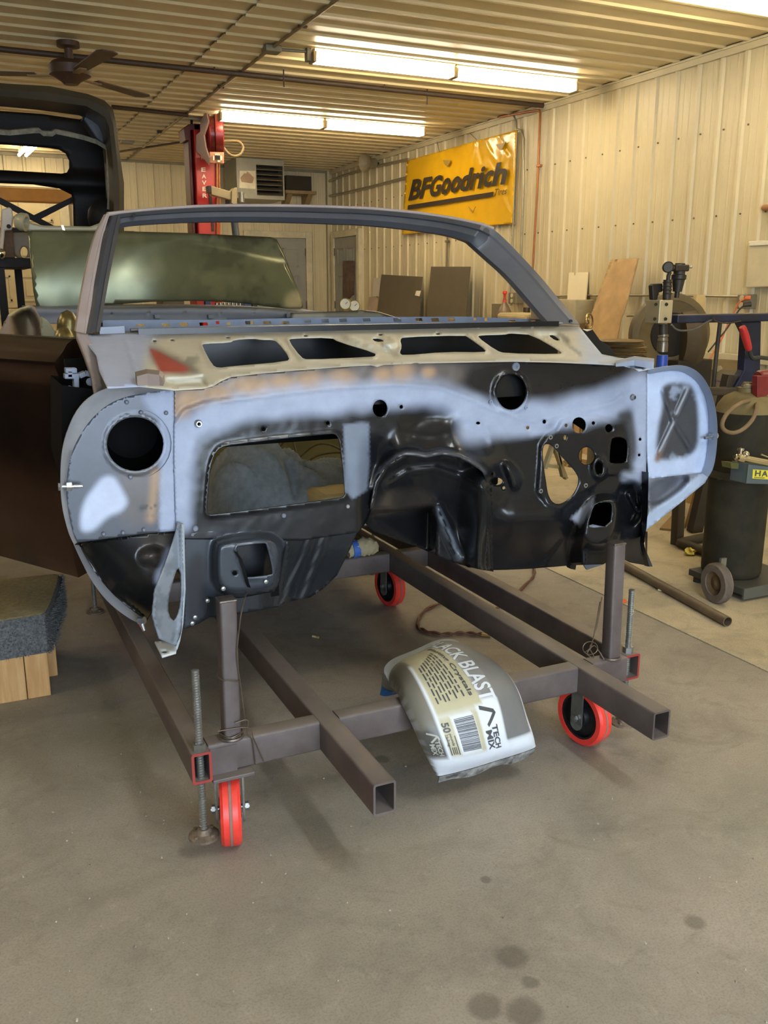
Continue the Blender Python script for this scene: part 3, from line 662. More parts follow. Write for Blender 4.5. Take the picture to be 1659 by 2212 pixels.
# ================================================================ CARPETED BLOCK AT LEFT
m_carp = mat('grey_carpet', S(104, 106, 106), rough=.95, var=.35, scale=120, bump=.9, bscale=260, spec=.1)
m_carp2 = mat('carpet_dusty', S(136, 124, 92), rough=.95, var=.3, scale=90, bump=.9, bscale=260, spec=.1, col2=S(160, 146, 112))
m_pine = mat('pine_wood', S(186, 140, 84), rough=.6, var=.22, scale=4, stretch=(14, 14, 1.2), col2=S(206, 164, 108))
st = thing('carpeted_step', 'low wooden stand with a thick grey carpet covered top, at left edge', 'stand', (-.15, 3.1, 0))
sh = [(-.62, 2.93), (.160, 2.93), (.196, 2.97), (.272, 3.36), (.262, 3.40), (-.50, 3.42)]
top = roundish(sh, 1)
def ring(z, k, dx=0): 
    cx = sum(p[0] for p in top)/len(top); cy = sum(p[1] for p in top)/len(top); return [Vector((cx+(p[0]-cx)*k+dx, cy+(p[1]-cy)*k, z)) for p in top]
cm = MB().loft([ring(.150, .93), ring(.152, .985), ring(.17, 1.0), ring(.245, 1.0), ring(.268, .99), ring(.280, .955)])
cov = obj('carpet_cover', cm, m_carp, st, smooth=True)
obj('carpet_top', MB().loft([ring(.2795, .95), ring(.2835, .93), ring(.284, .5)], caps=True), m_carp2, cov, smooth=True)
fz = MB(); rs = random.Random(5)
R_ = [ring(z, 1.0) for z in (.155, .19, .225, .262)]
for _ in range(5200):
    k = rs.randrange(len(top)); a, b = R_[0][k], R_[0][(k+1) % len(top)]; p = a.lerp(b, rs.random()); p.z = rs.uniform(.150, .276)
    if p.y > 3.41 or p.x < -.6: continue
    n = Vector(((b-a).y, -(b-a).x, 0)).normalized()
    if n.dot(p - Vector((-.15, 3.15, .2))) < 0: n = -n
    t = Vector((rs.uniform(-1, 1), rs.uniform(-1, 1), rs.uniform(-1, .6)))*.006; w = Vector((rs.uniform(-1, 1), rs.uniform(-1, 1), rs.uniform(-1, 1))).normalized()*.0013
    fz.add([p-w, p+w, p+n*.010+t], [[0, 1, 2]])
o = obj('carpet_pile', fz, m_carp, cov, fixn=False); o['kind'] = 'stuff'
for (a, b) in (((-.56, 2.955, 0), (-.20, 3.05, .151)), ((-.195, 2.945, 0), (.095, 3.06, .151)), ((.097, 2.945, 0), (.168, 3.06, .151)), ((.13, 3.10, 0), (.205, 3.19, .151)), ((-.4, 3.28, 0), (.2, 3.34, .151))):
    obj('wood_block', MB().box2(a, b), m_pine, st, bevel=.003)
# ================================================================ CAR BODY SHELL
m_sheet = paint_mat('sprayed_panel', rough=.40, var=.10, scale=16, bump=.03)
m_gloss = paint_mat('black_ecoat_panel', rough=.27, var=.10, scale=16)
m_soft = paint_mat('primer_panel', rough=.55, var=.06, scale=18, bump=.05, bare_rough=.30)
m_prim = mat('grey_primer', S(132, 140, 158), rough=.55, var=.08, scale=10)
m_primd = mat('grey_primer_dark', S(106, 112, 124), rough=.45, var=.10, scale=8)
m_ecoat = mat('black_ecoat', S(19, 20, 22), rough=.33, var=.25, scale=8)
m_steel = mat('bare_steel', S(150, 145, 128), rough=.32, metal=.75, var=.10, scale=10)
m_inner = mat('dark_inner_panel', S(11, 11, 12), rough=.75, var=.2, spec=.08)
m_bolt = mat('zinc_bolt', S(190, 195, 200), rough=.28, metal=.9, var=.1, scale=40)
BLK, PRI, DGR, TAN, BST, SEAL = S(24, 25, 28), S(146, 156, 178), S(92, 96, 104), S(172, 138, 100), S(96, 90, 82), S(112, 122, 138)
car = thing('car_body', 'stripped car body shell in black and grey primer with bare windshield frame', 'car', (1.08, 3.2, .55))
YFW = 2.0
def FW(u, v, d): return PY(u, v, YFW + d)
def L(*a): return list(a)
fw_out = L((376, 842), (440, 838), (462, 832), (478, 822), (500, 813), (560, 806), (640, 799), (720, 793), (800, 788), (900, 784), (1000, 782), (1110, 780), (1200, 782), (1290, 786), (1345, 789), (1362, 794), (1372, 801), (1398, 800),
    (1398, 900), (1396, 1020), (1394, 1140), (1390, 1172), (1400, 1222), (1360, 1215), (1341, 1205), (1320, 1207), (1304, 1219), (1240, 1221), (1140, 1229), (1095, 1231), (1045, 1232),
    (1050, 1140), (1052, 1080), (1050, 1040), (1044, 1022), (1035, 1014), (1015, 1002), (990, 990), (955, 984), (920, 991), (900, 988), (877, 985), (855, 992), (832, 1010), (818, 1030), (812, 1043), (806, 1075), (800, 1108),
    (790, 1130), (775, 1150), (650, 1168), (395, 1165), (380, 1130), (376, 1000))
win = roundish(L((450, 1050), (455, 1000), (470, 968), (500, 960), (712, 936), (728, 938), (736, 960), (746, 1060), (745, 1074), (725, 1078), (470, 1112), (448, 1113), (446, 1098)), 2)
ped = roundish(L((1172, 968), (1178, 958), (1194, 962), (1215, 988), (1247, 1022), (1252, 1042), (1240, 1068), (1220, 1086), (1198, 1090), (1184, 1072), (1178, 1030), (1173, 995)), 2)
sq = roundish(L((1320, 950), (1326, 945), (1346, 945), (1356, 954), (1354, 994), (1349, 1001), (1321, 1001), (1316, 996)), 1)
brk = roundish(L((1285, 1085), (1318, 1083), (1323, 1092), (1318, 1138), (1274, 1141), (1272, 1132), (1276, 1105)), 1)
fw_holes = [win, ped, sq, brk, circ(1104, 847, 32, 38, 28), circ(821, 882, 16, 18.5), circ(1251, 918, 15, 18), circ(1315.5, 925, 8, 9, 14), circ(1267, 985, 17, 19), circ(1294, 1011, 8, 13, 16), circ(1074, 1040, 13, 8, 16)] + \
    [circ(u, v, a, b_, 8) for u, v, a, b_ in ((867, 879, 4, 4.4), (569, 927, 5, 4.5), (708, 914, 4, 4.2), (428, 915, 5, 5), (1033, 914, 5, 3.4), (1140, 924, 3.6, 4), (1176, 911, 4.2, 4.8), (1223, 919, 3.4, 4), (1221, 945, 3.6, 6), (1282, 914, 4, 4.2), (1064, 1024, 3.4, 3.4), (1089, 1054, 3.8, 3.8), (1383, 949, 3.4, 3.6), (1381, 983, 3.2, 3.4), (640, 856, .1, .1))[:-1]]
lip = L((806, 1052), (818, 1024), (834, 1003), (856, 986), (878, 979), (902, 981), (920, 985), (955, 978), (990, 984), (1016, 996), (1036, 1010), (1046, 1020))
plate = L((1165, 1000), (1167, 962), (1182, 938), (1203, 926), (1212, 908), (1240, 900), (1290, 902), (1358, 914), (1366, 928), (1362, 1012), (1400, 1014), (1400, 1050), (1330, 1025), (1312, 1028), (1290, 1044), (1232, 1092), (1214, 1106), (1180, 1090), (1160, 1060))
over = L((384, 1136), (366, 1122), (364, 960), (372, 918), (396, 884), (440, 868), (480, 862), (700, 835), (860, 826), (950, 832), (1010, 855), (1060, 878), (1140, 905), (1230, 890), (1320, 868), (1345, 850), (1400, 846), (1400, 1240), (384, 1240))
def fw_depth(P):
    u, v = P[:, 0], P[:, 1]; d = np.zeros(len(P))
    d -= .0045*inpoly(P, over, 2.5)                                              # overlapped lower panel
    d -= .012*inpoly(P, plate, 3.5)                                              # column plate
    d -= .030*online(P, lip, 5, 12)                                               # rolled lip over the tunnel
    d -= .050*inpoly(P, L((842, 1040), (850, 975), (905, 935), (985, 920), (1050, 950), (1070, 1040), (1050, 1100)), 42)   # bell housing bulge
    d += .020*inpoly(P, L((872, 975), (878, 912), (905, 884), (945, 884), (985, 902), (980, 965), (940, 970)), 24)          # hollow above the lip
    for k, vv in enumerate((938, 950, 961)): d -= .004*online(P, L((882, vv), (930, vv+6-k*2), (978, vv-2)), 2.5, 4)
    d += .022*inpoly(P, L((985, 905), (1040, 925), (1060, 960), (1050, 985), (990, 960)), 16)
    d -= .026*online(P, L((1086, 992), (1100, 1020), (1110, 1050)), 5, 12) * sst(985, 1010, v)
    d -= .020*inpoly(P, L((1086, 990), (1125, 1022), (1122, 1050), (1108, 1056)), 9)
    d -= .035*inpoly(P, L((1070, 1105), (1180, 1096), (1235, 1120), (1240, 1180), (1090, 1180)), 28)                           # toe pan swell
    d += .150*sst(1090, 1235, v)*sst(1030, 1060, u)*(1-sst(1225, 1265, u))
    d -= .010*inpoly(P, L((1190, 1240), (1170, 1218), (1215, 1165), (1262, 1150), (1262, 1230)), 4)
    d -= .012*online(P, circ(1104, 847, 36, 42, 30)+[circ(1104, 847, 36, 42, 30)[0]], 3, 5)                                    # rolled rim
    d -= .004*online(P, L((480, 866), (700, 838), (860, 830), (950, 836), (1010, 858), (1060, 882), (1140, 908), (1230, 894), (1320, 872), (1345, 853)), 3, 4)
    d -= .020*online(P, circ(1294, 1010, 11, 19, 24)+[circ(1294, 1010, 11, 19, 24)[0]], 4, 6)
    d -= .006*online(P, win+[win[0]], 4, 5)
    d -= .075*inpoly(P, L((1250, 1145), (1276, 1078), (1330, 1072), (1342, 1100), (1330, 1165), (1300, 1185), (1262, 1178)), 12)   # mount box
    d += .055*inpoly(P, L((1337, 1062), (1352, 1046), (1374, 1046), (1386, 1062), (1382, 1112), (1360, 1140), (1346, 1120)), 8)     # pocket beside it
    d -= .025*online(P, L((1358, 1068), (1378, 1105)), 3, 6)
    d += .090*sst(1150, 1225, v)*sst(1335, 1350, u)
    d -= .014*inpoly(P, L((470, 1135), (650, 1115), (770, 1085), (790, 1090), (770, 1150), (480, 1170)), 14)*0
    d += .045*sst(770, 812, u)*sst(930, 1010, v)*(1-sst(815, 860, u))                                                              # turns back at the tunnel
    d += .003*(fbm(P, 60, 3)-.5)
    return d
def wob(P, r, seed): return r*(1+.5*(fbm(P, 34, seed)-.5))
def fw_col(P):
    u, v = P[:, 0], P[:, 1]; n = vnoise(P, 60, 9)*.7+vnoise(P, 27, 10)*.3-.5; n2 = fbm(P, 12, 21)-.5
    top = 1-sst(846, 892, v + 30*n + 18*sst(1000, 1100, u)*0)
    rim = d_line(P, L((385, 1120), (384, 965), (400, 930), (440, 905), (520, 884), (620, 866), (760, 852), (880, 850), (960, 856), (1030, 884), (1100, 906), (1200, 896), (1300, 874), (1385, 838)))
    band = 1-sst(14, 50, rim + 22*n)
    col = 1-sst(8, 28, d_line(P, L((1386, 838), (1384, 930), (1389, 1012))) + 14*n)
    blob = inpoly(P, L((985, 880), (1060, 900), (1150, 905), (1190, 925), (1120, 940), (1060, 945), (1030, 960), (992, 955), (990, 915)), 20)
    top_dark = inpoly(P, L((1030, 770), (1400, 770), (1390, 812), (1300, 856), (1180, 878), (1060, 872), (990, 830)), 18)
    brown = inpoly(P, L((380, 830), (1010, 770), (1010, 840), (700, 838), (480, 858), (380, 890)), 12)
    tans = np.zeros(len(P))
    for a, b_, r, s in ((412, 866, 44, .6), (470, 852, 40, .5), (545, 836, 50, .45), (610, 828, 34, .6), (668, 824, 34, .7), (740, 818, 34, .6), (828, 811, 24, .85), (868, 808, 26, .9), (926, 806, 16, .8), (396, 890, 24, .9)):
        tans = np.maximum(tans, (1-sst(.1, 1.5, np.hypot((u-a)/r, (v-b_)/(r*s)) + .5*n)))
    gap = inpoly(P, L((1335, 890), (1368, 888), (1376, 960), (1370, 1010), (1352, 915), (1335, 905)), 9)
    seal = inpoly(P, L((742, 918), (780, 912), (797, 914), (798, 1000), (792, 1060), (762, 1078), (745, 1060)), 3) * (1-sst(.12, .3, n2*sst(775, 810, u)*3))
    wedge = inpoly(P, L((1283, 1075), (1281, 1092), (1252, 1136), (1233, 1119)), 3)  # bright reflection beside the mount box, painted into the colour
    corner = online(P, L((1352, 1030), (1378, 1030), (1386, 1050)), 10, 9)
    tape = online(P, L((1150, 935), (1190, 930), (1212, 915), (1222, 902)), 7, 6)
    lip_shine = online(P, lip, 4, 6)  # highlight along the tunnel lip, painted into the colour
    return coat(P, (*BLK, .10), [(top*.75, S(84, 82, 84), .55), (brown*.8, S(104, 96, 90), .45), (top_dark, S(40, 38, 38), .35), (band, PRI, 0), (col, PRI, 0), (blob*.95, PRI, 0), (gap*.9, S(56, 58, 63), .1), (tans*.78*(1-band*.55), TAN, .2), (seal*.9, SEAL, 0), (wedge, S(170, 178, 196), 0), (corner*.8, S(150, 158, 176), 0), (tape*.7, S(150, 160, 182), 0), (lip_shine*.8, S(92, 92, 96), .35)])
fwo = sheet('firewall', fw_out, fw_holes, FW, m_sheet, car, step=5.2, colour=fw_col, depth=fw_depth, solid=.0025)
# --- tunnel behind the lip and the strut in it
tun = L((790, 1132), (798, 1108), (803, 1075), (809, 1040), (818, 1022), (835, 1002), (858, 986), (880, 979), (905, 982), (922, 985), (955, 978), (990, 984), (1018, 996), (1048, 1018), (1062, 1040), (1066, 1235), (1030, 1229), (980, 1216), (900, 1181), (845, 1162), (806, 1148))
def tun_d(P):
    u, v = P[:, 0], P[:, 1]; dl = d_line(P, L((800, 1110), (812, 1043), (835, 1006), (878, 982), (955, 980), (1018, 998), (1052, 1030)))
    d = .010 + .05*(1-np.exp(-np.maximum(dl-3, 0)/18)) + .11*sst(30, 130, dl); wr__ = sst(985, 1052, u)*sst(1005, 1040, v); d = d*(1-wr__) + wr__*fw_depth(P)
    d -= .016*online(P, L((838, 1046), (880, 1020), (940, 1012), (1000, 1032), (1044, 1056)), 6, 8)
    d += .16*sst(1099, 1111, v + .05*(u-800))*(1-sst(925, 945, u)) - .03*online(P, L((946, 1102), (968, 1150), (992, 1205)), 9, 7)
    return d
def tun_c(P):
    n = fbm(P, 14, 4)-.5; st_ = online(P, L((944, 1104), (966, 1150), (990, 1204)), 9, 5)
    slot = online(P, L((950, 1106), (953, 1114)), 2.5, 1.5) + online(P, L((957, 1122), (976, 1180)), 3, 1.5) + online(P, L((978, 1182), (983, 1194)), 2.5, 1.5)
    sheen = inpoly(P, L((805, 1090), (850, 1055), (935, 1060), (940, 1098), (800, 1115)), 12)  # tan reflection low in the tunnel, put into the colour
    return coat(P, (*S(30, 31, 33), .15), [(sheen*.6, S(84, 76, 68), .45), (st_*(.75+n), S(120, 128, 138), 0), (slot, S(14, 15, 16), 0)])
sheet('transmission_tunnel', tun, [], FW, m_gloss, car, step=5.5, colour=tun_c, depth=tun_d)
# --- ribbed floor corner and boxed toe board at left
cor = L((398, 1150), (600, 1150), (778, 1137), (753, 1193), (728, 1243), (697, 1273), (669, 1291), (617, 1301), (600, 1311), (500, 1330), (452, 1334), (428, 1348), (398, 1359))
def cor_d(P):
    u, v = P[:, 0], P[:, 1]; d = .012 + .10*sst(1150, 1310, v)*sst(560, 640, u)
    for a, w in (((712, 1146, 655, 1296), 4), ((696, 1150, 642, 1298), 3), ((668, 1160, 612, 1303), 5)): d -= .012*online(P, L(a[:2], a[2:]), w, 4)
    d -= .02*online(P, L((620, 1172), (600, 1310)), 4, 6); return d
def cor_c(P):
    ln = online(P, L((700, 1150), (650, 1296)), 1.8, 2)+online(P, L((668, 1160), (605, 1306)), 1.8, 2)
    return coat(P, (*S(34, 37, 41), .1), [(ln*.6, S(104, 108, 112), .3)])
sheet('floor_corner', cor, [], FW, m_gloss, car, step=6, colour=cor_c, depth=cor_d)
toe = L((398, 1153), (500, 1142), (648, 1124), (645, 1152), (638, 1160), (620, 1166), (612, 1200), (606, 1255), (592, 1278), (520, 1292), (465, 1292), (450, 1288), (446, 1330), (430, 1346), (398, 1358))
toeh = [roundish(L((508, 1184), (514, 1180), (572, 1172), (577, 1176), (591, 1236), (588, 1243), (536, 1249), (530, 1246)), 1), circ(507, 1238, 5.5, 5.5, 12)]
def toe_d(P):
    return -.004 - .062*inpoly(P, L((462, 1185), (474, 1166), (612, 1150), (602, 1255), (586, 1276), (466, 1290)), 11) - .004*online(P, toeh[0]+[toeh[0][0]], 3, 4)
def toe_c(P):
    return coat(P, (*S(52, 58, 66), .1), [(inpoly(P, L((398, 1200), (450, 1190), (450, 1350), (398, 1360)), 14), S(34, 37, 42), .1)])
tb = sheet('toe_board', toe, toeh, FW, m_gloss, car, step=5.2, colour=toe_c, depth=toe_d, solid=.004)
mbk = MB()
for u, v in ((482, 1271), (574, 1256), (448, 1297), (421, 1333), (415, 1346)): mbk.lathe(PY(u, v, YFW-.068 if u > 460 else YFW-.004), (0, -1, 0), [(0, 0), (.006, 0), (.005, .004), (0, .005)], 10)
o = obj('rivets', mbk, m_zinc, tb, smooth=True); o['kind'] = 'stuff'
# strap and chain hanging out of the toe board opening
stp = MB().loft([[PY(u-3, v, YFW-.075), PY(u+5, v+2, YFW-.082), PY(u+5, v+2, YFW-.079), PY(u-3, v, YFW-.072)] for u, v in ((507, 1190), (518, 1206), (526, 1232), (533, 1258), (537, 1268))])
tag(obj('hanging_strap', stp, m_ecoat), 'thin dark strap dangling out of the square toe board opening', 'strap')
# --- side panels with their curled rims
Lin = L((370, 842), (309, 849), (255, 861), (213, 887), (178, 929), (151, 983), (142, 1048), (145, 1093), (157, 1153), (167, 1172))
Lou = L((368, 836), (291, 829), (243, 834), (198, 852), (166, 884), (145, 929), (133, 974), (130, 1033), (133, 1093), (148, 1153), (160, 1177))
lp_h = [circ(292, 959, 61, 58, 36)]
def lp_c(P):
    u, v = P[:, 0], P[:, 1]; n = fbm(P, 30, 5)-.5
    col = sst(338, 352, u + 14*n)*.98; top = inpoly(P, L((300, 850), (372, 852), (372, 920), (352, 915), (325, 890)), 9)
    blob = inpoly(P, L((222, 1030), (245, 1028), (262, 1055), (278, 1085), (262, 1105), (232, 1115), (205, 1145), (178, 1150), (172, 1130), (180, 1085), (205, 1050)), 9)
    tanm = online(P, L((336, 1012), (333, 1060), (326, 1120)), 7, 14)*sst(1000, 1025, v)
    br = inpoly(P, L((255, 1010), (330, 1010), (320, 1150), (250, 1120)), 25)
    scr = online(P, L((305, 1098), (334, 1092)), 5, 3)*(n > -.08) + online(P, L((322, 1110), (330, 1130)), 4, 3)*(n > 0)
    rim = online(P, lp_h[0], 5, 4)
    return coat(P, (*S(76, 80, 88), .25), [(br*.6, S(98, 90, 84), .5), (rim*.6, S(120, 124, 132), .3), (col, PRI, 0), (top, PRI, 0), (blob, S(176, 186, 208), 0), (tanm*.75, TAN, .25), (scr*.8, S(52, 52, 56), .4)])
lp = sheet('cowl_side_panel', L((376, 842),)+Lin+L((327, 1151), (382, 1147), (378, 1000)), lp_h, FW, m_sheet, car, step=5.5, colour=lp_c,
    depth=lambda P: .002 - .004*online(P, circ(292, 959, 64, 61, 36)+[circ(292, 959, 64, 61, 36)[0]], 3, 3) - .0015*inpoly(P, L((372, 845), (378, 845), (378, 1150), (372, 1150)), 2))
mb = MB(); k = 0
for u, v in ((274, 869), (305, 891), (282, 1031), (359, 892), (224, 1154), (266, 1151), (311, 1145)): mb.lathe(PY(u, v, YFW-.002), (0, -1, 0), [(0, 0), (.005, 0), (.003, .003), (0, .0035)], 8)
o = obj('spot_welds', mb, m_primd, lp); o['kind'] = 'stuff'
def rim(name, inner, outer, y0, y1, m, cfun=None):
    n = 40
    def al(pts, t):
        d = [0]
        for a, b_ in zip(pts, pts[1:]): d.append(d[-1]+math.dist(a, b_))
        x = t*d[-1]; i = max(j for j in range(len(pts)) if d[j] <= x+1e-9); i = min(i, len(pts)-2); f = (x-d[i])/(d[i+1]-d[i]); return (pts[i][0]+(pts[i+1][0]-pts[i][0])*f, pts[i][1]+(pts[i+1][1]-pts[i][1])*f)
    def sm(pts):
        for _ in range(2):
            q = [pts[0]]
            for a, b_ in zip(pts, pts[1:]): q += [(a[0]*.75+b_[0]*.25, a[1]*.75+b_[1]*.25), (a[0]*.25+b_[0]*.75, a[1]*.25+b_[1]*.75)]
            pts = q+[pts[-1]]
        return pts
    inner, outer = sm(inner), sm(outer); rings = []
    for i in range(n+1):
        a, b_ = al(inner, i/n), al(outer, i/n); mid = (a[0]*.45+b_[0]*.55, a[1]*.45+b_[1]*.55)
        A, M_, B = PY(*a, y0), PY(*mid, (y0+y1)/2+.001), PY(*b_, y1); t = Vector((0, .010, 0))
        rings.append([A, M_, B, B+Vector((0, .006, 0)), A+t])
    return obj(name, MB().loft(rings), m, car, smooth=True)
rim('side_panel_rim', Lin, Lou, YFW, YFW-.040, mat('rim_primer', S(150, 152, 156), rough=.5, var=.12, scale=9))
Llo_in = L((172, 1180), (196, 1225), (236, 1278), (280, 1316), (312, 1338)); Llo_out = L((160, 1178), (172, 1205), (198, 1257), (234, 1303), (279, 1337), (306, 1349))
rim('lower_rim', Llo_in, Llo_out, YFW+.012, YFW-.030, mat('rim_grey', S(128, 132, 142), rough=.45))
def ll_c(P):
    n = fbm(P, 36, 8)-.5; u, v = P[:, 0], P[:, 1]
    pr = inpoly(P, L((372, 1180), (352, 1190), (348, 1220), (334, 1240), (334, 1262), (352, 1255), (366, 1200)), 8); br = inpoly(P, L((300, 1150), (382, 1146), (370, 1185), (330, 1230), (310, 1210)), 20); gl = inpoly(P, L((296, 1200), (320, 1188), (346, 1192), (336, 1212), (306, 1214)), 9)
    return coat(P, (*S(24, 24, 25), .2), [(br*.75, S(96, 88, 80), .5), (gl*.5, S(112, 108, 104), .4), (pr*.9, PRI, 0)])
sheet('lower_side_panel', L((167, 1174), (327, 1152), (384, 1147), (374, 1180), (356, 1225), (338, 1275), (332, 1318), (318, 1340), (280, 1318), (236, 1280), (196, 1228), (172, 1184)), [], FW, m_gloss, car, step=6, colour=ll_c,
    depth=lambda P: .012 + .085*(1-np.exp(-np.maximum(0, d_line(P, L((172, 1184), (236, 1280), (318, 1340)))/40))) - .045*inpoly(P, L((300, 1205), (325, 1188), (350, 1195), (335, 1215)), 14))
# fin and foot of the pillar brace
fin = L((383, 1126), (397, 1132), (399, 1272), (395, 1347), (390, 1372), (381, 1396), (368, 1390), (346, 1380), (338, 1356), (331, 1326), (336, 1272), (357, 1218), (371, 1177), (380, 1147))
finh = [roundish(L((385, 1222), (390, 1245), (389, 1302), (380, 1346), (364, 1330), (364, 1296), (373, 1257)), 1)]
fb = sheet('pillar_brace', fin, finh, lambda u, v, d: PY(u, v, 1.985 - .06*(v-1126)/280 - .10*(398-u)/70*min(1, (v-1126)/200) + d), m_soft, car, step=5, solid=.004,
    colour=lambda P: coat(P, (*S(104, 112, 122), 0), [(sst(.5, .6, fbm(P, 26, 6))*.35, S(146, 154, 166), 0)]), depth=lambda P: -.012*online(P, L((392, 1140), (395, 1272), (390, 1350), (382, 1392)), 3, 3))
ft0 = PY(380, 1396, 1.925); zf = ft0.z
foot = sheet('brace_foot', L((334, 1386), (368, 1383), (383, 1392), (380, 1409), (350, 1418)), [circ(355, 1407, 7, 3.2, 12)], lambda u, v, d: PZ(u, v, zf), m_soft, fb, step=5, solid=.004, colour=lambda P: coat(P, (*S(190, 196, 198), 0), []))
obj('brace_edge', MB().loft([[PY(u, v, y), PY(u+6, v, y-.004), PY(u+6, v, y), PY(u, v, y+.004)] for u, v, y in ((392, 1132, 1.975), (395, 1272, 1.948), (390, 1347, 1.93), (383, 1385, 1.922), (377, 1404, 1.92))]), mat('pale_edge', S(170, 176, 180), rough=.5), fb)
def bolt(u0, v0, u1, v1, y, hx):
    a, b_ = PY(u0, v0, y), PY(u1, v1, y); d = (b_-a).normalized(); m = MB().cyl(a, b_, .0045, n=12); m.cyl(a+d*hx, a+d*(hx+.011), .0105, n=6); m.cyl(a - d*.004, a + d*.003, .009, n=6)
    return obj('flange_bolt', m, m_bolt, car, smooth=True)
bolt(130, 1051, 178, 1050, YFW-.022, .012); bolt(1546, 941, 1522, 946, YFW-.02, .010)
obj('lower_bolt', MB().cyl(PY(300, 1340, 1.985), PY(312, 1340, 1.975), .009, n=8).cyl(PY(306, 1346, 1.98), PY(312, 1363, 1.97), .006, .004, 8), m_bolt, car, smooth=True)
# right side panel
Rin = L((1402, 808), (1447, 800), (1476, 803), (1505, 822), (1525, 855), (1533, 894), (1532, 943), (1526, 992), (1519, 1021))
Rou = L((1404, 797), (1447, 790), (1480, 788), (1512, 804), (1535, 839), (1546, 878), (1551, 926), (1548, 975), (1541, 1014), (1530, 1030))
beads = (L((1486, 839), (1455, 912), (1424, 979)), L((1431, 842), (1455, 912), (1489, 969)))
def rp_c(P):
    n = fbm(P, 26, 15)-.5; dk_ = inpoly(P, L((1428, 838), (1445, 826), (1488, 826), (1504, 850), (1510, 900), (1508, 985), (1430, 996), (1416, 985), (1420, 925), (1432, 880)), 7) * (1-sst(.1, .28, n)*.5)
    bd = online(P, beads[0], 3.5, 2.5)*sst(905, 915, P[:, 1])*.8 + online(P, L((1488, 836), (1462, 893)), 3.5, 2.5)*.7
    return coat(P, (*S(170, 184, 210), 0), [(dk_, S(66, 68, 74), .2), (np.clip(bd, 0, 1)*.7, S(160, 164, 172), .1), (online(P, L((1424, 979), (1420, 992)), 6, 6), S(128, 108, 96), .3)])
rp = sheet('cowl_side_panel', L((1398, 804),)+Rin+L((1401, 1034), (1398, 975)), [], FW, m_sheet, car, step=5, colour=rp_c, depth=lambda P: .002 - .014*np.maximum(online(P, beads[0], 3, 5), online(P, beads[1], 3, 5)))
rim('side_panel_rim', Rin, Rou, YFW, YFW-.042, mat('rim_primer_blue', S(150, 162, 182), rough=.5))
def rl_c(P):
    fl_ = 1-sst(-3, 3, -(P[:, 1]-1020) + (1518-P[:, 0])*.76 - 0); br = inpoly(P, L((1400, 1050), (1480, 1024), (1420, 1090), (1402, 1100)), 10)
    return coat(P, (*S(112, 116, 126), 0), [(br*.8, S(84, 84, 90), .25), (fl_, S(154, 168, 190), 0)])
sheet('lower_side_panel', L((1401, 1034), (1519, 1020), (1530, 1030), (1523, 1043), (1463, 1092), (1395, 1146), (1395, 1133), (1401, 1109)), [], FW, m_sheet, car, step=5, colour=rl_c,
    depth=lambda P: .004 + .04*inpoly(P, L((1400, 1036), (1512, 1022), (1400, 1108)), 8))
# upright black flange at the right end of the firewall
obj('end_flange', MB().loft([[PY(a, v, 1.985), PY(b_, v+2, 1.945), PY(b_, v+2, 1.950), PY(a, v, 1.999)] for a, b_, v in ((1386, 1401, 1018), (1386, 1400, 1080), (1386, 1397, 1135), (1382, 1391, 1172), (1392, 1403, 1222))]), m_ecoat, car)
obj('sill_tab', MB().loft([[PY(a, v, 2.06), PY(b_, v, 2.03), PY(b_, v, 2.034), PY(a, v, 2.066)] for a, b_, v in ((1393, 1399, 1148), (1394, 1398, 1195), (1397, 1410, 1224))]), m_prim, car)
# loose mounting tab under the bracket, nuts and studs
obj('mount_tab', MB().prism([PY(u, v, 1.93) for u, v in ((1269, 1141), (1285, 1136), (1310, 1141), (1312, 1145), (1290, 1150), (1272, 1149))], (0, .01, .002)), m_prim, fwo)
obj('lower_tab', MB().prism([PY(u, v, 2.10) for u, v in ((1246, 1216), (1302, 1204), (1302, 1220), (1268, 1231), (1260, 1219))], (0, .006, 0)), m_primd, car)
obj('lower_stud', MB().prism([PY(u, v, 2.12) for u, v in ((1228, 1213), (1246, 1213), (1243, 1231), (1233, 1229))], (0, .02, 0)), m_ecoat, car)
for u, v in ((1187, 944), (1166, 1060), (1263, 1048), (1200, 963)): obj('weld_nut', MB().lathe(PY(u, v, YFW-.012), (0, -1, 0), [(.003, 0), (.0075, 0), (.0065, .006), (.003, .006)], 8), m_zinc, fwo)
for u, v, r in ((613, 1114, .006), (422, 1142, .0075), (751, 1094, .006), (1126, 1103, .005), (1279, 950, .006), (1357, 926, .004)): obj('plug', MB().lathe(PY(u, v, YFW-.006), (0, -1, 0), [(0, .003), (r*.7, .003), (r, .0), (0, -.001)], 12), m_primd if u < 700 else m_zinc, fwo)
for u, v in ((1366, 858), (428, 915)): obj('collar_nut', MB().lathe(PY(u, v, YFW-.004), (0, -1, 0), [(.0045, 0), (.010, 0), (.009, .004), (.0065, .006), (.0065, .010), (.0045, .010)], 14), m_bolt, fwo, smooth=True)
obj('wiper_boss', MB().lathe(PY(1114, 792, YFW), (0, -1, 0), [(0, .001), (.004, .001), (.004, .003), (.011, .003), (.012, 0)], 14), m_primd, fwo, smooth=True)
for u, v in ((1059, 868), (1136, 880)): obj('weld_nut', MB().lathe(PY(u, v, YFW-.003), (0, -1, 0), [(.002, 0), (.005, 0), (.005, .004), (.002, .004)], 8), m_prim, fwo)
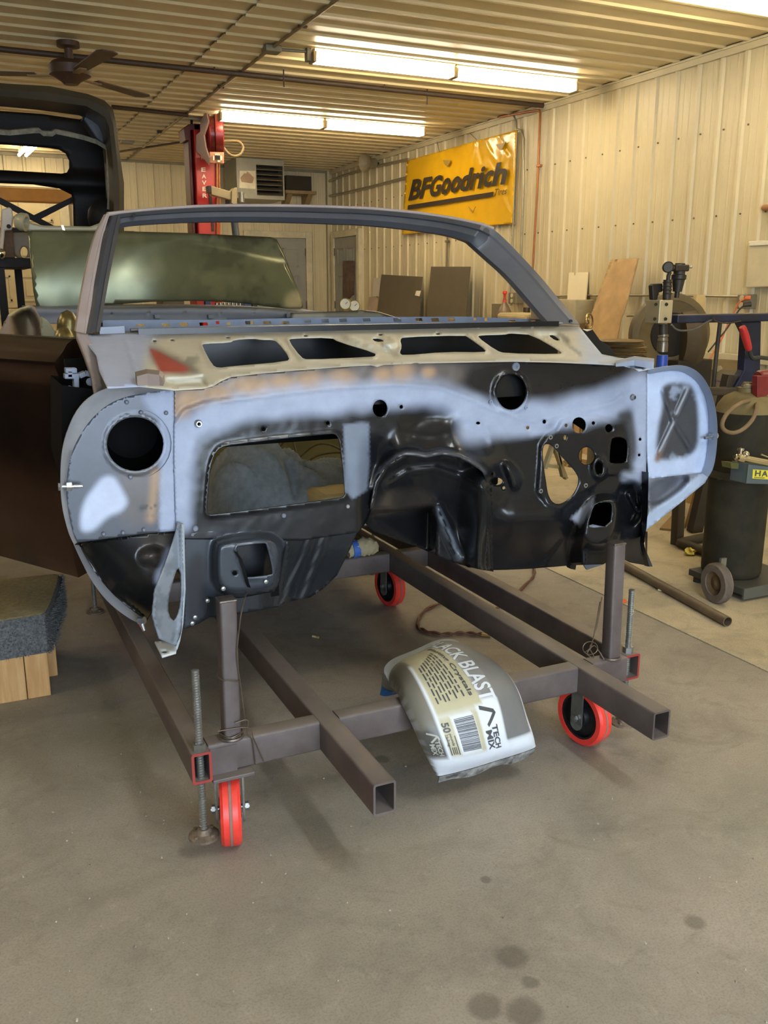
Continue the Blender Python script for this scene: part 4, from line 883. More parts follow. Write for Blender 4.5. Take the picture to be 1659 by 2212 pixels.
# --- cowl top
C_A = PY(900, 784, YFW); C_B = PY(750, 706, 2.40); kz = (C_B.z-C_A.z)/.40
nrm = Vector((0, -kz, 1)).normalized()
def CW(u, v, d): return PP(u, v, C_A + nrm*(-d), nrm)
cw_out = L((232, 838), (300, 834), (376, 842), (440, 838), (462, 832), (478, 822), (500, 813), (560, 806), (640, 799), (720, 793), (760, 790), (800, 788), (815, 791), (830, 787), (900, 784), (1000, 782), (1110, 780), (1200, 782), (1290, 786), (1345, 789), (1362, 794), (1380, 801), (1408, 796), (1405, 782), (1335, 772), (1300, 765), (1275, 735), (1252, 706), (1100, 704), (900, 706), (700, 709), (500, 713), (300, 719), (205, 722), (178, 717), (190, 745), (208, 768), (214, 800))
H = [roundish(L((435, 745), (441, 741), (497, 739), (506, 733), (547, 730), (565, 733), (589, 733), (600, 738), (627, 772), (620, 781), (500, 791), (471, 795), (458, 788)), 1),
     roundish(L((622, 734), (630, 730), (716, 728), (730, 737), (811, 761), (812, 769), (800, 771), (664, 777), (650, 772)), 1),
     roundish(L((864, 733), (870, 727), (1003, 723), (1012, 728), (1051, 756), (1046, 761), (962, 760), (871, 768), (862, 762), (868, 748)), 1),
     roundish(L((1030, 727), (1038, 723), (1090, 722), (1100, 719), (1118, 720), (1149, 722), (1214, 760), (1211, 765), (1090, 763), (1072, 757)), 1)]
def cw_c(P):
    u, v = P[:, 0], P[:, 1]; n = fbm(P, 40, 31)-.5
    left = 1-sst(300, 345, u + 20*n + (v-760)*.2); right = sst(1235, 1275, u + 16*n - (v-740)*.25)
    dark = inpoly(P, L((315, 742), (335, 748), (440, 800), (415, 812), (330, 790)), 12)
    red = inpoly(P, L((322, 752), (335, 755), (412, 797), (398, 806), (345, 806)), 5)
    back = inpoly(P, L((280, 712), (1250, 698), (1250, 716), (700, 722), (280, 732)), 4)
    lip_ = online(P, L((500, 812), (640, 798), (800, 787), (1000, 781), (1200, 781), (1345, 788)), 4, 3)
    st_ = sst(.56, .64, fbm(P, 30, 41))*inpoly(P, L((340, 740), (440, 735), (430, 790), (400, 790)), 10)
    return coat(P, (*S(196, 190, 172), .30), [(st_*.5, S(90, 86, 78), .5), (back*.75, S(120, 124, 132), .45), (dark*.8, S(84, 74, 66), .4), (left, S(160, 168, 192), 0), (red, S(158, 66, 54), 0), (right, S(172, 180, 196), 0), (lip_*.5, S(150, 144, 130), .6)])
def cw_d(P):
    d = np.zeros(len(P))
    for h in H: d -= .005*online(P, h+[h[0]], 4, 5)
    d -= .012*inpoly(P, L((735, 728), (760, 722), (850, 724), (862, 742), (850, 750), (800, 750)), 6)
    d += .008*inpoly(P, L((765, 728), (835, 726), (848, 738), (820, 745), (790, 742)), 4)
    d += .006*online(P, L((822, 745), (850, 770)), 5, 3)
    d += .010*inpoly(P, L((1155, 722), (1205, 720), (1230, 738), (1222, 745), (1180, 738)), 4) - .004*inpoly(P, L((1172, 724), (1205, 723), (1215, 736), (1190, 736)), 3)
    d += .006*online(P, L((1225, 748), (1250, 766)), 2.5, 2)
    d += .014*inpoly(P, L((360, 822), (440, 816), (450, 832), (380, 836)), 5) + .010*inpoly(P, L((1352, 788), (1385, 788), (1390, 796), (1360, 797)), 3)
    d -= .003*online(P, L((272, 730), (290, 790), (296, 822)), 2, 2)
    return d
cwo = sheet('cowl_top', cw_out, H + [circ(u, v, 5, 2, 8) for u, v in ((334, 736), (372, 734), (492, 729), (660, 725), (822, 723), (946, 721))] + [roundish(L((802, 731), (820, 730), (832, 737), (812, 739)), 1), roundish(L((1184, 724), (1196, 723), (1212, 735), (1200, 736)), 1)], CW, m_soft, car, step=5.5, colour=cw_c, depth=cw_d, solid=.002)
# plenum below the vent openings
pl = MB(); q0, q1 = C_A.y+.03, C_A.y+.36
pl.add([Vector((x, y, C_A.z + kz*(y-C_A.y) - .085 - .02*math.sin((y-q0)*9))) for y in np.linspace(q0, q1, 10) for x in (.42, .9, 1.3, 1.70)], [[j*4+i, j*4+i+1, j*4+i+5, j*4+i+4] for j in range(9) for i in range(3)])
pl.box2((.42, q1-.004, C_A.z-.05), (1.70, q1+.002, C_A.z+.08)); pl.box2((.42, q0-.004, C_A.z-.10), (1.70, q0, C_A.z-.012))
obj('plenum_floor', pl, mat('plenum_black', S(14, 16, 19), rough=.3, var=.2), car, smooth=True)
# rolled seam at the base of the windshield opening and the bracket at its left
seam = MB(); 
seam.loft([[CW(u, v, 0)+Vector((0, 0, a))+Vector((0, b_, 0)) for a, b_ in ((0, -.012), (.004, -.008), (.005, .008), (-.004, .010))] for u, v in ((282, 714), (400, 711), (550, 708), (700, 705), (850, 703), (1000, 701), (1150, 700), (1212, 699))])
obj('windshield_seam', seam, mat('seam_grey', S(128, 130, 134), rough=.4, metal=.2), car, smooth=True)
obj('windshield_ledge', MB().loft([[CW(u, v, 0), PY(u, v-5, 2.50), PY(u, v-5, 2.50)-Vector((0, 0, .006)), CW(u, v, .006)] for u, v in ((215, 722), (300, 719), (500, 713), (700, 709), (900, 706), (1100, 704), (1252, 706))]), mat('ledge_grey', S(112, 116, 124), rough=.5), car, smooth=True)
obj('seam_block', MB().loft([[CW(u, v, 0)+Vector((0, b_, a)) for a, b_ in ((-.005, -.012), (.014, -.010), (.014, .014), (-.005, .014))] for u, v in ((214, 719), (268, 716))]), m_prim, car)
obj('cowl_cover', MB().loft([[CW(u, v, 0)+Vector((0, 0, a)) for a in (0, h)] + [CW(u+b_, v-10, 0)+Vector((0, 0, h)), CW(u+b_, v-10, 0)] for u, v, h, b_ in ((297, 834, .020, -4), (320, 832, .024, -2), (345, 833, .022, 2), (352, 834, .016, 4))]), mat('brown_bracket', S(124, 108, 98), rough=.5), car)
obj('cowl_end_clip', MB().loft([[CW(u, v, 0)+Vector((0, 0, a)) for a in (.0, h)] + [CW(u, v-8, 0)+Vector((0, 0, h)), CW(u, v-8, 0)] for u, v, h in ((1330, 792, .006), (1370, 790, .016), (1402, 796, .018), (1412, 797, .018))]), m_prim, car, smooth=True)
# --- windshield frame
def frame_bar(name, st_, m, ridge=.012, deep=.05):
    R_ = []
    for (a, b_, y) in st_:
        A, B = PY(*a, y), PY(*b_, y); d = (B-A); n = Vector((0, -1, .1)).normalized()
        R_.append([A, A+d*.30+n*ridge, A+d*.36+n*ridge*.5, A+d*.70+n*ridge*.9, B, B+Vector((0, deep*.7, 0)), A+Vector((0, deep, 0))])
    sm = []
    for k in range((len(R_)-1)*4+1): sm.append([cr([r[j] for r in R_], k/((len(R_)-1)*4)) for j in range(7)])
    return obj(name, MB().loft(sm), m, car, smooth=True)
m_ws = mat('frame_primer', S(60, 62, 69), rough=.42, var=.10, scale=7); m_wsl = mat('frame_primer_pink', S(160, 146, 142), rough=.5, var=.08, scale=7)
m_wsr = mat('frame_primer_right', S(96, 97, 103), rough=.45, var=.10, scale=7)
frame_bar('windshield_header', L(((240, 466), (252, 497), 2.735), ((268, 461), (276, 489), 2.74), ((330, 455), (330, 484), 2.75), ((420, 449), (420, 480), 2.76), ((500, 447), (500, 479), 2.765), ((600, 447), (600, 480), 2.77), ((700, 449), (700, 483), 2.77), ((800, 453), (796, 487), 2.77), ((900, 462), (892, 497), 2.76), ((980, 474), (965, 508), 2.755), ((1040, 487), (1012, 522), 2.75), ((1070, 500), (1032, 536), 2.745)), m_ws)
frame_bar('windshield_pillar', L(((1040, 486), (1012, 520), 2.75), ((1066, 496), (1034, 540), 2.745), ((1090, 516), (1054, 558), 2.71), ((1130, 557), (1090, 590), 2.64), ((1171, 602), (1120, 622), 2.56), ((1212, 652), (1156, 664), 2.47), ((1252, 700), (1188, 700), 2.39)), m_wsr)
frame_bar('windshield_pillar', L(((262, 464), (236, 470), 2.74), ((256, 500), (224, 503), 2.68), ((246, 550), (214, 553), 2.60), ((236, 600), (205, 603), 2.52), ((226, 655), (196, 660), 2.45), ((216, 716), (186, 722), 2.36)), m_ws)
frame_bar('pillar_face', L(((237, 461), (228, 462), 2.735), ((226, 500), (208, 503), 2.685), ((216, 550), (193, 553), 2.605), ((207, 600), (182, 604), 2.525), ((198, 655), (172, 660), 2.455), ((190, 722), (164, 716), 2.365)), m_wsl, ridge=.004)
obj('header_lip', MB().tube([PY(u, v, y) for u, v, y in ((232, 463, 2.75), (268, 459, 2.77), (330, 453, 2.78), (420, 447, 2.79), (500, 445, 2.795), (600, 445, 2.8), (700, 447, 2.80), (800, 451, 2.80), (900, 460, 2.79), (980, 472, 2.785), (1040, 485, 2.78), (1066, 494, 2.77))], .006, 8), m_wsl, car, smooth=True)
fpl = MB()
for u, v in ((289, 465), (1069, 536), (1232, 694)): fpl.lathe(PY(u, v, 2.72 if v < 600 else 2.39), (0, -1, 0), [(0, .004), (.006, .004), (.006, .0)], 10)
o = obj('frame_holes', fpl, m_dark, car); o['kind'] = 'stuff'
# --- door pillar skin below the frame at left and the black one at right
sheet('pillar_skin', L((164, 716), (190, 722), (212, 770), (222, 835), (205, 850), (196, 800), (180, 755)), [], lambda u, v, d: PY(u, v, 2.33 - .28*max(0, (v-716)/130)), m_soft, car, step=6, solid=.02, colour=lambda P: coat(P, (*S(150, 140, 140), 0), []))
obj('pillar_skin', MB().prism([PY(u, v, 2.34) for u, v in ((1252, 708), (1268, 716), (1280, 712), (1296, 735), (1318, 748), (1332, 772), (1300, 773), (1280, 748))], (0, .05, 0)), m_ecoat, car)
# hinge pillar behind the left rim, with its two hinges
pil = MB(); 
pil.add([PY(134, 832, 2.12), PY(212, 842, 2.10), PY(200, 1160, 2.10), PY(165, 1120, 2.12), PY(134, 1000, 2.12)] + [PY(134, 832, 2.12)+Vector((0, .26, 0)), PY(212, 842, 2.1)+Vector((0, .26, 0)), PY(200, 1160, 2.1)+Vector((0, .26, 0)), PY(165, 1120, 2.12)+Vector((0, .26, 0)), PY(134, 1000, 2.12)+Vector((0, .26, 0))],
        [[0, 1, 2, 3, 4], [9, 8, 7, 6, 5], [0, 4, 9, 5], [4, 3, 8, 9], [3, 2, 7, 8]])
obj('hinge_pillar', pil, m_inner, car)
# inner well behind the fresh-air opening
obj('air_duct', MB().lathe(PY(292, 959, 2.004), (0.12, 1, 0), [(.078, .0), (.078, .10), (.06, .16), (0, .165)], 28), m_inner, car, smooth=True)
hb = MB(); P3 = lambda u, v, y=2.22: PY(u, v, y)
for a, b_ in (((138, 812), (170, 812)), ((170, 812), (184, 806)), ((184, 806), (206, 810)), ((206, 810), (214, 836)), ((136, 858), (205, 856)), ((163, 812), (165, 858)), ((140, 800), (165, 800)), ((150, 800), (150, 815)), ((134, 868), (182, 868))):
    hb.bar(P3(*a), P3(*b_), .012, .030, up=(0, 1, 0))
for u, v in ((150, 842), (195, 825), (170, 860)): hb.cyl(P3(u, v, 2.20), P3(u, v, 2.24), .010, n=8)
obj('door_hinge', hb, m_prim, car, bevel=.002)
# --- floor, sills, rear body
obj('floor_pan', MB().box2((.32, 2.62, .540), (1.80, 4.30, .555)), m_ecoat, car)
for x, y0_ in ((.23, 2.62), (1.81, 3.0)): obj('sill', MB().box2((x, y0_, .535), (x+.10, 4.30, .63)), m_inner, car, bevel=.012)
# instrument panel strip with its row of slots
slots = [(304, 703, 10, 2.5), (358, 702, 9, 3), (397, 701, 10, 3.6), (440, 700, 10, 3.2), (470, 697, 4, 3), (494, 699, 5, 3), (539, 697, 10, 3.4), (577, 697, 9, 3), (616, 697, 9, 3), (664, 694, 8, 3), (702, 693, 9, 4), (741, 692, 9, 3.4), (792, 691, 9, 3.2), (858, 691, 9, 4), (905, 691, 8, 3.4), (940, 691, 9, 3.6), (975, 690, 8, 3.2), (1026, 689, 3.5, 2.6), (1050, 690, 4, 3), (1106, 694, 8, 2), (1150, 694, 8, 2)]
DY = 2.52
sheet('instrument_panel', L((222, 692), (300, 691), (480, 691), (640, 687), (800, 685), (1000, 684), (1170, 690), (1200, 703), (1000, 708), (640, 712), (222, 722)), [[(u-a, v-b_), (u+a*.8, v-b_-.6), (u+a, v+b_), (u-a*.8, v+b_+.6)] for u, v, a, b_ in slots], lambda u, v, d: PY(u, v, DY+d), m_soft, car, step=6, solid=.002, smooth=0,
    colour=lambda P: coat(P, (*S(104, 116, 138), 0), [(sst(.5, .65, fbm(P, 30, 2))*.4, S(84, 94, 114), 0)]))
obj('panel_return', MB().loft([[PY(u, v, DY), PY(u, v, DY)+Vector((0, .16, .004)), PY(u, v, DY)+Vector((0, .16, -.002)), PY(u, v, DY)+Vector((0, 0, -.004))] for u, v in ((222, 722), (640, 712), (1000, 708), (1200, 703))]), m_primd, car)
# rear deck rail under the trunk lid
rd = L((40, 676), (70, 664), (224, 664), (420, 663), (560, 666), (640, 671), (700, 672), (700, 688), (640, 689), (480, 693), (224, 697), (100, 700), (60, 690))
RY = 4.28
rdo = sheet('rear_deck_rail', rd, [circ(u, v, 1.8, 1.8, 8) for u, v in ((241, 679), (321, 675), (399, 674), (475, 675), (549, 676), (618, 680))], lambda u, v, d: PY(u, v, RY+d), m_soft, car, step=6, solid=.002, colour=lambda P: coat(P, (*S(126, 132, 144), 0), [(online(P, L((224, 690), (480, 686), (640, 683)), 3, 5)*.5, S(92, 98, 108), 0), (online(P, L((60, 667), (420, 664), (640, 671)), 2, 2), S(78, 78, 76), 0)]), depth=lambda P: -.02*online(P, L((60, 674), (420, 671), (700, 679)), 3, 8))
obj('deck_top', MB().loft([[PY(u, v, RY), PY(u, v, RY)+Vector((0, .36, .01)), PY(u, v, RY)+Vector((0, .36, 0)), PY(u, v, RY)+Vector((0, 0, -.01))] for u, v in ((60, 668), (224, 665), (420, 664), (560, 667), (640, 672), (700, 674))]), m_primd, car)
for u, v in ((340, 684), (456, 684), (625, 682)): obj('deck_clip', MB().prism([PY(u-6, v-4, RY-.03), PY(u+6, v-5, RY-.03), PY(u+7, v+3, RY-.03), PY(u-5, v+4, RY-.03)], (0, .03, 0)), m_primd, rdo)
# right quarter panel crest and the left quarter
sheet('quarter_panel', L((632, 676), (736, 672), (780, 670), (814, 674), (840, 682), (872, 692), (980, 700), (980, 720), (632, 712)), [], lambda u, v, d: PY(u, v, 4.0 - .5*max(0, (u-700)/300)), m_soft, car, step=7, solid=.03, colour=lambda P: coat(P, (*S(150, 150, 138), .1), [(online(P, L((632, 675), (736, 671), (780, 669), (814, 673), (872, 691)), 3, 2), S(66, 60, 46), .1), (inpoly(P, L((600, 690), (1000, 684), (1000, 730), (600, 730)), 4), S(108, 118, 136), 0)]))
sheet('quarter_panel', L((-30, 790), (-10, 735), (18, 680), (45, 666), (66, 657), (76, 664), (80, 674), (86, 690), (90, 735), (84, 790)), [], lambda u, v, d: PY(u, v, 3.95+d), m_soft, car, step=6, solid=.004,
    colour=lambda P: coat(P, (*S(158, 138, 118), .55), [(inpoly(P, L((22, 682), (66, 664), (72, 740), (50, 740)), 3), S(110, 98, 72), .5), (online(P, L((18, 680), (64, 660)), 3, 2), S(214, 200, 150), .3)]),
    depth=lambda P: .09*inpoly(P, L((24, 684), (64, 668), (82, 700), (84, 735), (50, 760)), 7) - .05*sst(60, 20, P[:, 0]))
sheet('jamb_panel', L((88, 684), (100, 690), (112, 703), (124, 728), (120, 740), (90, 732)), [], lambda u, v, d: PY(u, v, 3.5), m_soft, car, step=5, solid=.01, colour=lambda P: coat(P, (*S(150, 148, 124), .2), []))
for u, v, y, r in ((148, 712, 3.0, .05), (140, 745, 2.8, .045), (160, 770, 2.75, .04)):
    obj('jamb_fitting', MB().sphere(PY(u, v, y), r, 12, (.7, .8, 1.2)), mat('jamb_steel', S(120, 108, 70), rough=.3, metal=.7, var=.4, scale=20), car, smooth=True)
sheet('jamb_skin', L((120, 735), (140, 740), (165, 775), (185, 830), (200, 845), (190, 900), (140, 880)), [], lambda u, v, d: PY(u, v, 2.75), m_soft, car, step=7, solid=.01, colour=lambda P: coat(P, (*S(120, 112, 84), .3), [(inpoly(P, L((135, 745), (150, 752), (160, 820), (140, 830)), 8), S(40, 36, 28), .2)]))
# --- trunk lid standing open at the rear
m_lid = paint_mat('lid_satin', rough=.17, var=.08, scale=10, aniso=.88)
lid = L((60, 501), (68, 498), (250, 499), (400, 503), (585, 512), (598, 517), (612, 545), (636, 605), (655, 655), (655, 664), (646, 669), (600, 665), (540, 657), (480, 652), (420, 650), (330, 652), (225, 659), (150, 668), (106, 672), (88, 670), (78, 660), (72, 630), (64, 550))
def lid_c(P):
    n = fbm(P, 90, 51); m_ = fbm(P, 30, 61); u, v = P[:, 0], P[:, 1]
    sm_ = sst(.52, .60, m_)*sst(380, 470, u)
    edge = online(P, lid+[lid[0]], 5, 5)
    top = inpoly(P, L((420, 495), (600, 505), (640, 600), (620, 590), (590, 530), (420, 515)), 8)*sst(.42, .55, m_)
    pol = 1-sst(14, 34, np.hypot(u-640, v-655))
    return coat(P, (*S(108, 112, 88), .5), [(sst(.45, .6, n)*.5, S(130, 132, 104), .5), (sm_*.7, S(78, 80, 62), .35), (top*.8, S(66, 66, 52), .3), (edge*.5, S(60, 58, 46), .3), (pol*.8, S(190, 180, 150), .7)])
sheet('trunk_lid', lid, [], lambda u, v, d: PY(u, v, 4.62+d), m_lid, car, step=8, colour=lid_c, solid=.012,
    depth=lambda P: -.075*np.cos((P[:, 0]-330)/330*1.25) - .05*np.cos((P[:, 1]-585)/90*1.2) + .36*.17*(660-P[:, 1])/160 + .035*np.exp(-((P[:, 0]-268-(P[:, 1]-585)*.05)/26)**2)*0)
# --- rear quarter sides and tail of the shell
for x, s_ in ((.20, 1), (1.95, -1)):
    obj('quarter_side', MB().loft([[Vector((x, y, .52)), Vector((x-.02*s_, y, .80)), Vector((x+.01*s_, y, 1.02)), Vector((x+.10*s_, y, zt)), Vector((x+.11*s_, y, zt-.01)), Vector((x+.03*s_, y, 1.0)), Vector((x+.02*s_, y, .52))] for y, zt in ((3.75, 1.10), (4.3, 1.12), (4.9, 1.12), (5.20, 1.06))]), m_primd, car, smooth=True)
obj('tail_panel', MB().loft([[Vector((x, 5.15, .55)), Vector((x, 5.22, .8)), Vector((x, 5.17, 1.05)), Vector((x, 5.13, 1.05)), Vector((x, 5.13, .55))] for x in (.22, 1.08, 1.93)]), m_primd, car)
obj('trunk_floor', MB().box2((.24, 4.30, .56), (1.91, 5.13, .575)), m_ecoat, car)
# --- open left door
DP0 = PZ(190, 1253, .55); DD = Vector((-.508, .861, 0)); DN = Vector((-.861, -.508, 0))
f0 = PP(134, 900, DP0, DN); front = Vector((f0.x, f0.y, 0)); ztop = PP(136, 733, DP0, DN).z
prof = [(.000, .550), (.006, .575), (.012, .600), (.030, .70), (.036, .82), (.030, .92), (.012, ztop-.17), (.006, ztop-.12), (.012, ztop-.088), (.022, ztop-.066), (.020, ztop-.056), (.006, ztop-.046), (-.010, ztop-.034), (-.030, ztop-.014), (-.055, ztop-.002), (-.08, ztop), (-.115, ztop-.006), (-.120, ztop-.03), (-.120, .60), (-.06, .56)]
prof_ = [(.000, .550), (.006, .575), (.012, .600), (.030, .72), (.040, .85), (.038, .95), (.022, 1.03), (.028, ztop-.075), (.020, ztop-.050), (.000, ztop-.022), (-.022, ztop-.006), (-.05, ztop), (-.105, ztop-.004), (-.110, ztop-.03), (-.110, .60), (-.06, .56)]
dm = MB().loft([[front + DD*s + DN*(a*k) + Vector((0, 0, z)) for a, z in prof] for s, k in ((-.012, .80), (0, 1), (.3, 1.0), (.7, 1.02), (1.15, 1.0))])
door = obj('car_door', dm, mat('brown_ecoat', S(82, 65, 56), rough=.24, metal=.92, var=.12, scale=5), car, smooth=True); 
obj('hinge_face', MB().loft([[front - DD*.014 + DN*a + Vector((0, 0, z)) for a in (-.10, -.012)] + [front - DD*.010 + DN*a + Vector((0, 0, z)) for a in (-.012, -.10)] for z in (.62, .85, 1.05, ztop-.05)]), m_ecoat, door)
# ================================================================ INSIDE THE BODY: bulkheads, blanket, pad, cables
obj('plenum_wall', MB().box2((.40, 2.36, .885), (1.70, 2.375, 1.13)), m_inner, car)
obj('kick_panel', MB().prism([(1.80, 2.03, .56), (1.80, 2.28, .56), (1.80, 2.27, .84), (1.80, 2.42, .88), (1.80, 2.42, 1.06), (1.80, 2.03, 1.06)], (.012, 0, 0)), m_inner, car)
m_jamb = mat('jamb_primer_tan', S(186, 172, 132), rough=.5, var=.1)
obj('jamb_pillar', MB().box2((1.835, 2.30, .50), (1.86, 2.36, .86)), m_jamb, car, bevel=.006)
jb_ = MB(); JP = lambda u, v: PY(u, v, 2.55)
for a, b_ in (((1193, 962), (1176, 1012)), ((1178, 1004), (1204, 1008)), ((1196, 962), (1222, 1034)), ((1204, 975), (1216, 1030))): jb_.bar(JP(*a), JP(*b_), .012, .02, up=(0, 1, 0))
obj('jamb_brace', jb_, m_jamb, car, bevel=.002)
obj('box_back', MB().box2((.50, 2.035, .56), (.665, 2.045, .72)), m_inner, car)
obj('bracket_back', MB().prism([PY(u, v, 2.10) for u, v in ((1262, 1070), (1335, 1070), (1340, 1150), (1262, 1160))], (0, .01, 0)), m_inner, car)
m_olive = mat('olive_steel', S(78, 74, 46), rough=.38, metal=.35, var=.3, scale=5, col2=S(100, 94, 60))
stp_ = MB().loft([[Vector((x, 3.55, .555)), Vector((x, 3.62, .66)), Vector((x, 3.80, .74)), Vector((x, 4.24, .78)), Vector((x, 4.24, .555))] for x in (.33, .8, 1.3, 1.80)])
obj('seat_riser', stp_, m_olive, car, smooth=True)
obj('rear_bulkhead', MB().box2((.33, 4.235, .55), (1.80, 4.25, 1.02)), m_olive, car)
m_quilt = mat('moving_blanket', S(136, 144, 148), rough=.92, var=.14, scale=40, bump=.7, bscale=46, spec=.15)
gx, gy = np.linspace(.46, 1.34, 90), np.linspace(2.615, 3.20, 60); X, Yy = np.meshgrid(gx, gy)
sup = lambda cx, cy, rx, ry, p=2.4: np.clip(1-(np.abs((X-cx)/rx)**p+np.abs((Yy-cy)/ry)**p), 0, 1)**.55
hh = np.maximum.reduce([.225*sup(.89, 2.90, .185, .20), .145*sup(1.08, 2.83, .235, .165, 3), .035*sup(.85, 2.85, .46, .27, 4)])
Pq = np.c_[X.ravel()*1000, Yy.ravel()*1000]
fold = (np.sin(X*62+Yy*24+2*np.sin(Yy*11))*.5+.5)**3
hh = hh*(1+.0) + .030*fold*(hh > .04)*np.clip(hh/.15, 0, 1) + .012*(fbm(Pq, 95, 7).reshape(X.shape)-.5)
hh -= .030*np.exp(-((X-.965-.1*(Yy-2.85))/.022)**2)*(hh > .05)
hh = np.maximum(hh, .006)
bm_ = MB().add([Vector((a, b_, .557+c)) for a, b_, c in zip(X.ravel(), Yy.ravel(), hh.ravel())], [[j*90+i, j*90+i+1, (j+1)*90+i+1, (j+1)*90+i] for j in range(59) for i in range(89)])
tag(obj('moving_blanket', bm_, m_quilt, None, smooth=2, solid=.006), 'quilted dark grey moving blanket heaped inside the car behind the firewall opening', 'blanket')
tag(obj('foam_pad', MB().box2((.985, 2.56, .557), (1.30, 2.76, .672)), mat('tan_foam', S(196, 178, 126), rough=.8, var=.08), None, bevel=.02), 'tan foam pad sticking out from under the grey blanket', 'pad')
cbm = MB()
for pts in (((1.02, 3.32, .60), (1.10, 3.28, .72), (1.135, 3.26, .74), (1.15, 3.22, .60)), ((1.12, 3.34, .58), (1.24, 3.30, .70), (1.34, 3.26, .68), (1.42, 3.2, .58)), ((1.16, 3.3, .60), (1.26, 3.30, .66), (1.38, 3.24, .66), (1.45, 3.1, .58)), ((1.2, 3.22, .57), (1.3, 3.2, .62), (1.4, 3.1, .60), (1.45, 3.0, .565))):
    cbm.tube(smooth_pts(pts, 8), .0042, 8)
tag(obj('cables', cbm, mat('olive_cable', S(96, 84, 50), rough=.5), None, smooth=True), 'loose olive cables arching over the floor inside the car', 'cable')
# ================================================================ RAG AND TAPE ON THE REAR BAR
gl = MB(); 
rr_ = [(PY(750, 1188, 3.13), .024), (PY(765, 1180, 3.13), .032), (PY(785, 1172, 3.13), .038), (PY(800, 1172, 3.13), .034), (PY(812, 1190, 3.13), .020)]
rr_ = [(Vector((p.x, p.y, Z1+.002+r*.9)), r) for p, r in rr_]
gl.tube(smooth_pts([p for p, r in rr_], 5), [float(x) for x in np.interp(np.linspace(0, 1, 21), np.linspace(0, 1, 5), [r for p, r in rr_])], 14)
for i, v in enumerate(gl.v): v.z = max(Z1+.001, v.z + .004*math.sin(i*1.9)); v.x += .003*math.sin(i*2.7)
glo = tag(obj('rolled_rag', gl, mat('rag_cloth', S(176, 164, 130), rough=.9, var=.1), None, smooth=True), 'rolled tan rag bound with blue tape on the rear cart bar', 'rag')
obj('blue_tape', MB().tube([rr_[1][0]-Vector((.012, 0, 0)), rr_[1][0]+Vector((.016, 0, .002))], .0345, 14), mat('masking_blue', S(66, 110, 190), rough=.5), glo, smooth=True)
# ================================================================ YELLOW BANNER
m_ban = mat('banner_vinyl', S(232, 180, 16), rough=.22, var=.05, scale=4, spec=.6)
def ban_d(P):
    u, v = P[:, 0], P[:, 1]; d = .010*(fbm(P, 60, 12)-.5)*2
    for (a, b_, c, e, w, k) in ((1030, 300, 1018, 345, 5, .016), (1030, 300, 1040, 350, 5, -.014), (1045, 300, 1070, 345, 5, .018), (1075, 292, 1100, 330, 6, -.016), (950, 325, 960, 360, 6, .014), (950, 325, 930, 350, 7, -.010), (1085, 330, 1080, 395, 5, .012), (1100, 330, 1095, 420, 5, -.012), (1080, 410, 1100, 460, 6, .010), (1060, 345, 1075, 372, 5, -.012)):
        d += k*online(P, L((a, b_), (c, e)), 1, w)
    return d + .006*np.sin(u*.16+v*.05)*sst(1000, 1060, u)*(1-sst(380, 420, v))
XB = 5.345
ban = sheet('banner', L((879, 347), (949, 327), (1030, 304), (1116, 281), (1112, 380), (1106, 483), (1000, 493), (868, 507), (873, 430)), [], lambda u, v, d: PX(u, v, XB - d), m_ban, step=4.0, depth=ban_d, solid=.002)
tag(ban, 'big yellow vinyl banner with dark slanted lettering on the right wall', 'banner')
m_ink = mat('banner_ink', S(62, 52, 42), rough=.3, var=.06)
Q = [(884.5, 433), (1097, 396.5), (1101, 352), (889, 388.5)]
def bil(a, c, x=XB-.020):
    u = Q[0][0]*(1-a)*(1-c)+Q[1][0]*a*(1-c)+Q[2][0]*a*c+Q[3][0]*(1-a)*c; v = Q[0][1]*(1-a)*(1-c)+Q[1][1]*a*(1-c)+Q[2][1]*a*c+Q[3][1]*(1-a)*c; return PX(u, v, x)
letters = MB(); 
wid = [('B', .0, .108), ('F', .112, .200), ('G', .200, .312), ('o', .316, .405), ('o', .414, .508), ('d', .512, .612), ('r', .622, .692), ('i', .700, .742), ('c', .748, .836), ('h', .850, .985)]
for ch_, a0, a1 in wid:
    top_ = {'d': 1.10, 'h': 1.12, 'i': 1.06}.get(ch_, 1.0 if ch_.isupper() else .80)
    o = obj('printed_letter', map_text(ch_, bil, (a0, 0, a1, top_), bold=.035, shear=.028), m_ink, ban, fixn=False)
o = obj('printed_bar', MB().add([PX(u, v, XB-.020) for u, v in ((880, 453), (1065, 424), (1066.5, 414), (881, 443.5))], [[0, 1, 2, 3]]), m_ink, ban)
Q2 = [(1067, 423.5), (1094, 419), (1096, 404.5), (1069, 408.5)]
def bil2(a, c):
    u = Q2[0][0]*(1-a)*(1-c)+Q2[1][0]*a*(1-c)+Q2[2][0]*a*c+Q2[3][0]*(1-a)*c; v = Q2[0][1]*(1-a)*(1-c)+Q2[1][1]*a*(1-c)+Q2[2][1]*a*c+Q2[3][1]*(1-a)*c; return PX(u, v, XB-.020)
obj('printed_word', map_text('Tires', bil2, (0, 0, 1, 1), shear=.05), m_ink, ban, fixn=False)
m_flap = mat('banner_back', S(170, 140, 60), rough=.5)
for pts in (L((958, 346), (962, 356), (968, 360), (973, 350), (975, 346)), L((1072, 312), (1078, 322), (1085, 324), (1094, 306), (1085, 310)), L((1013, 446), (1018, 456), (1022, 460), (1028, 446), (1022, 457))):
    obj('wind_flap', MB().prism([PX(u, v, XB-.018) for u, v in pts], (-.008, 0, 0)), m_flap, ban)
hm = MB()
for (a, b_) in (((949, 328), (943, 300)), ((1030, 302), (1012, 285))): hm.tube([PX(*a, XB-.01), PX(*b_, XR-.02)], .003, 5)
obj('hanging_cord', hm, m_wire, ban)
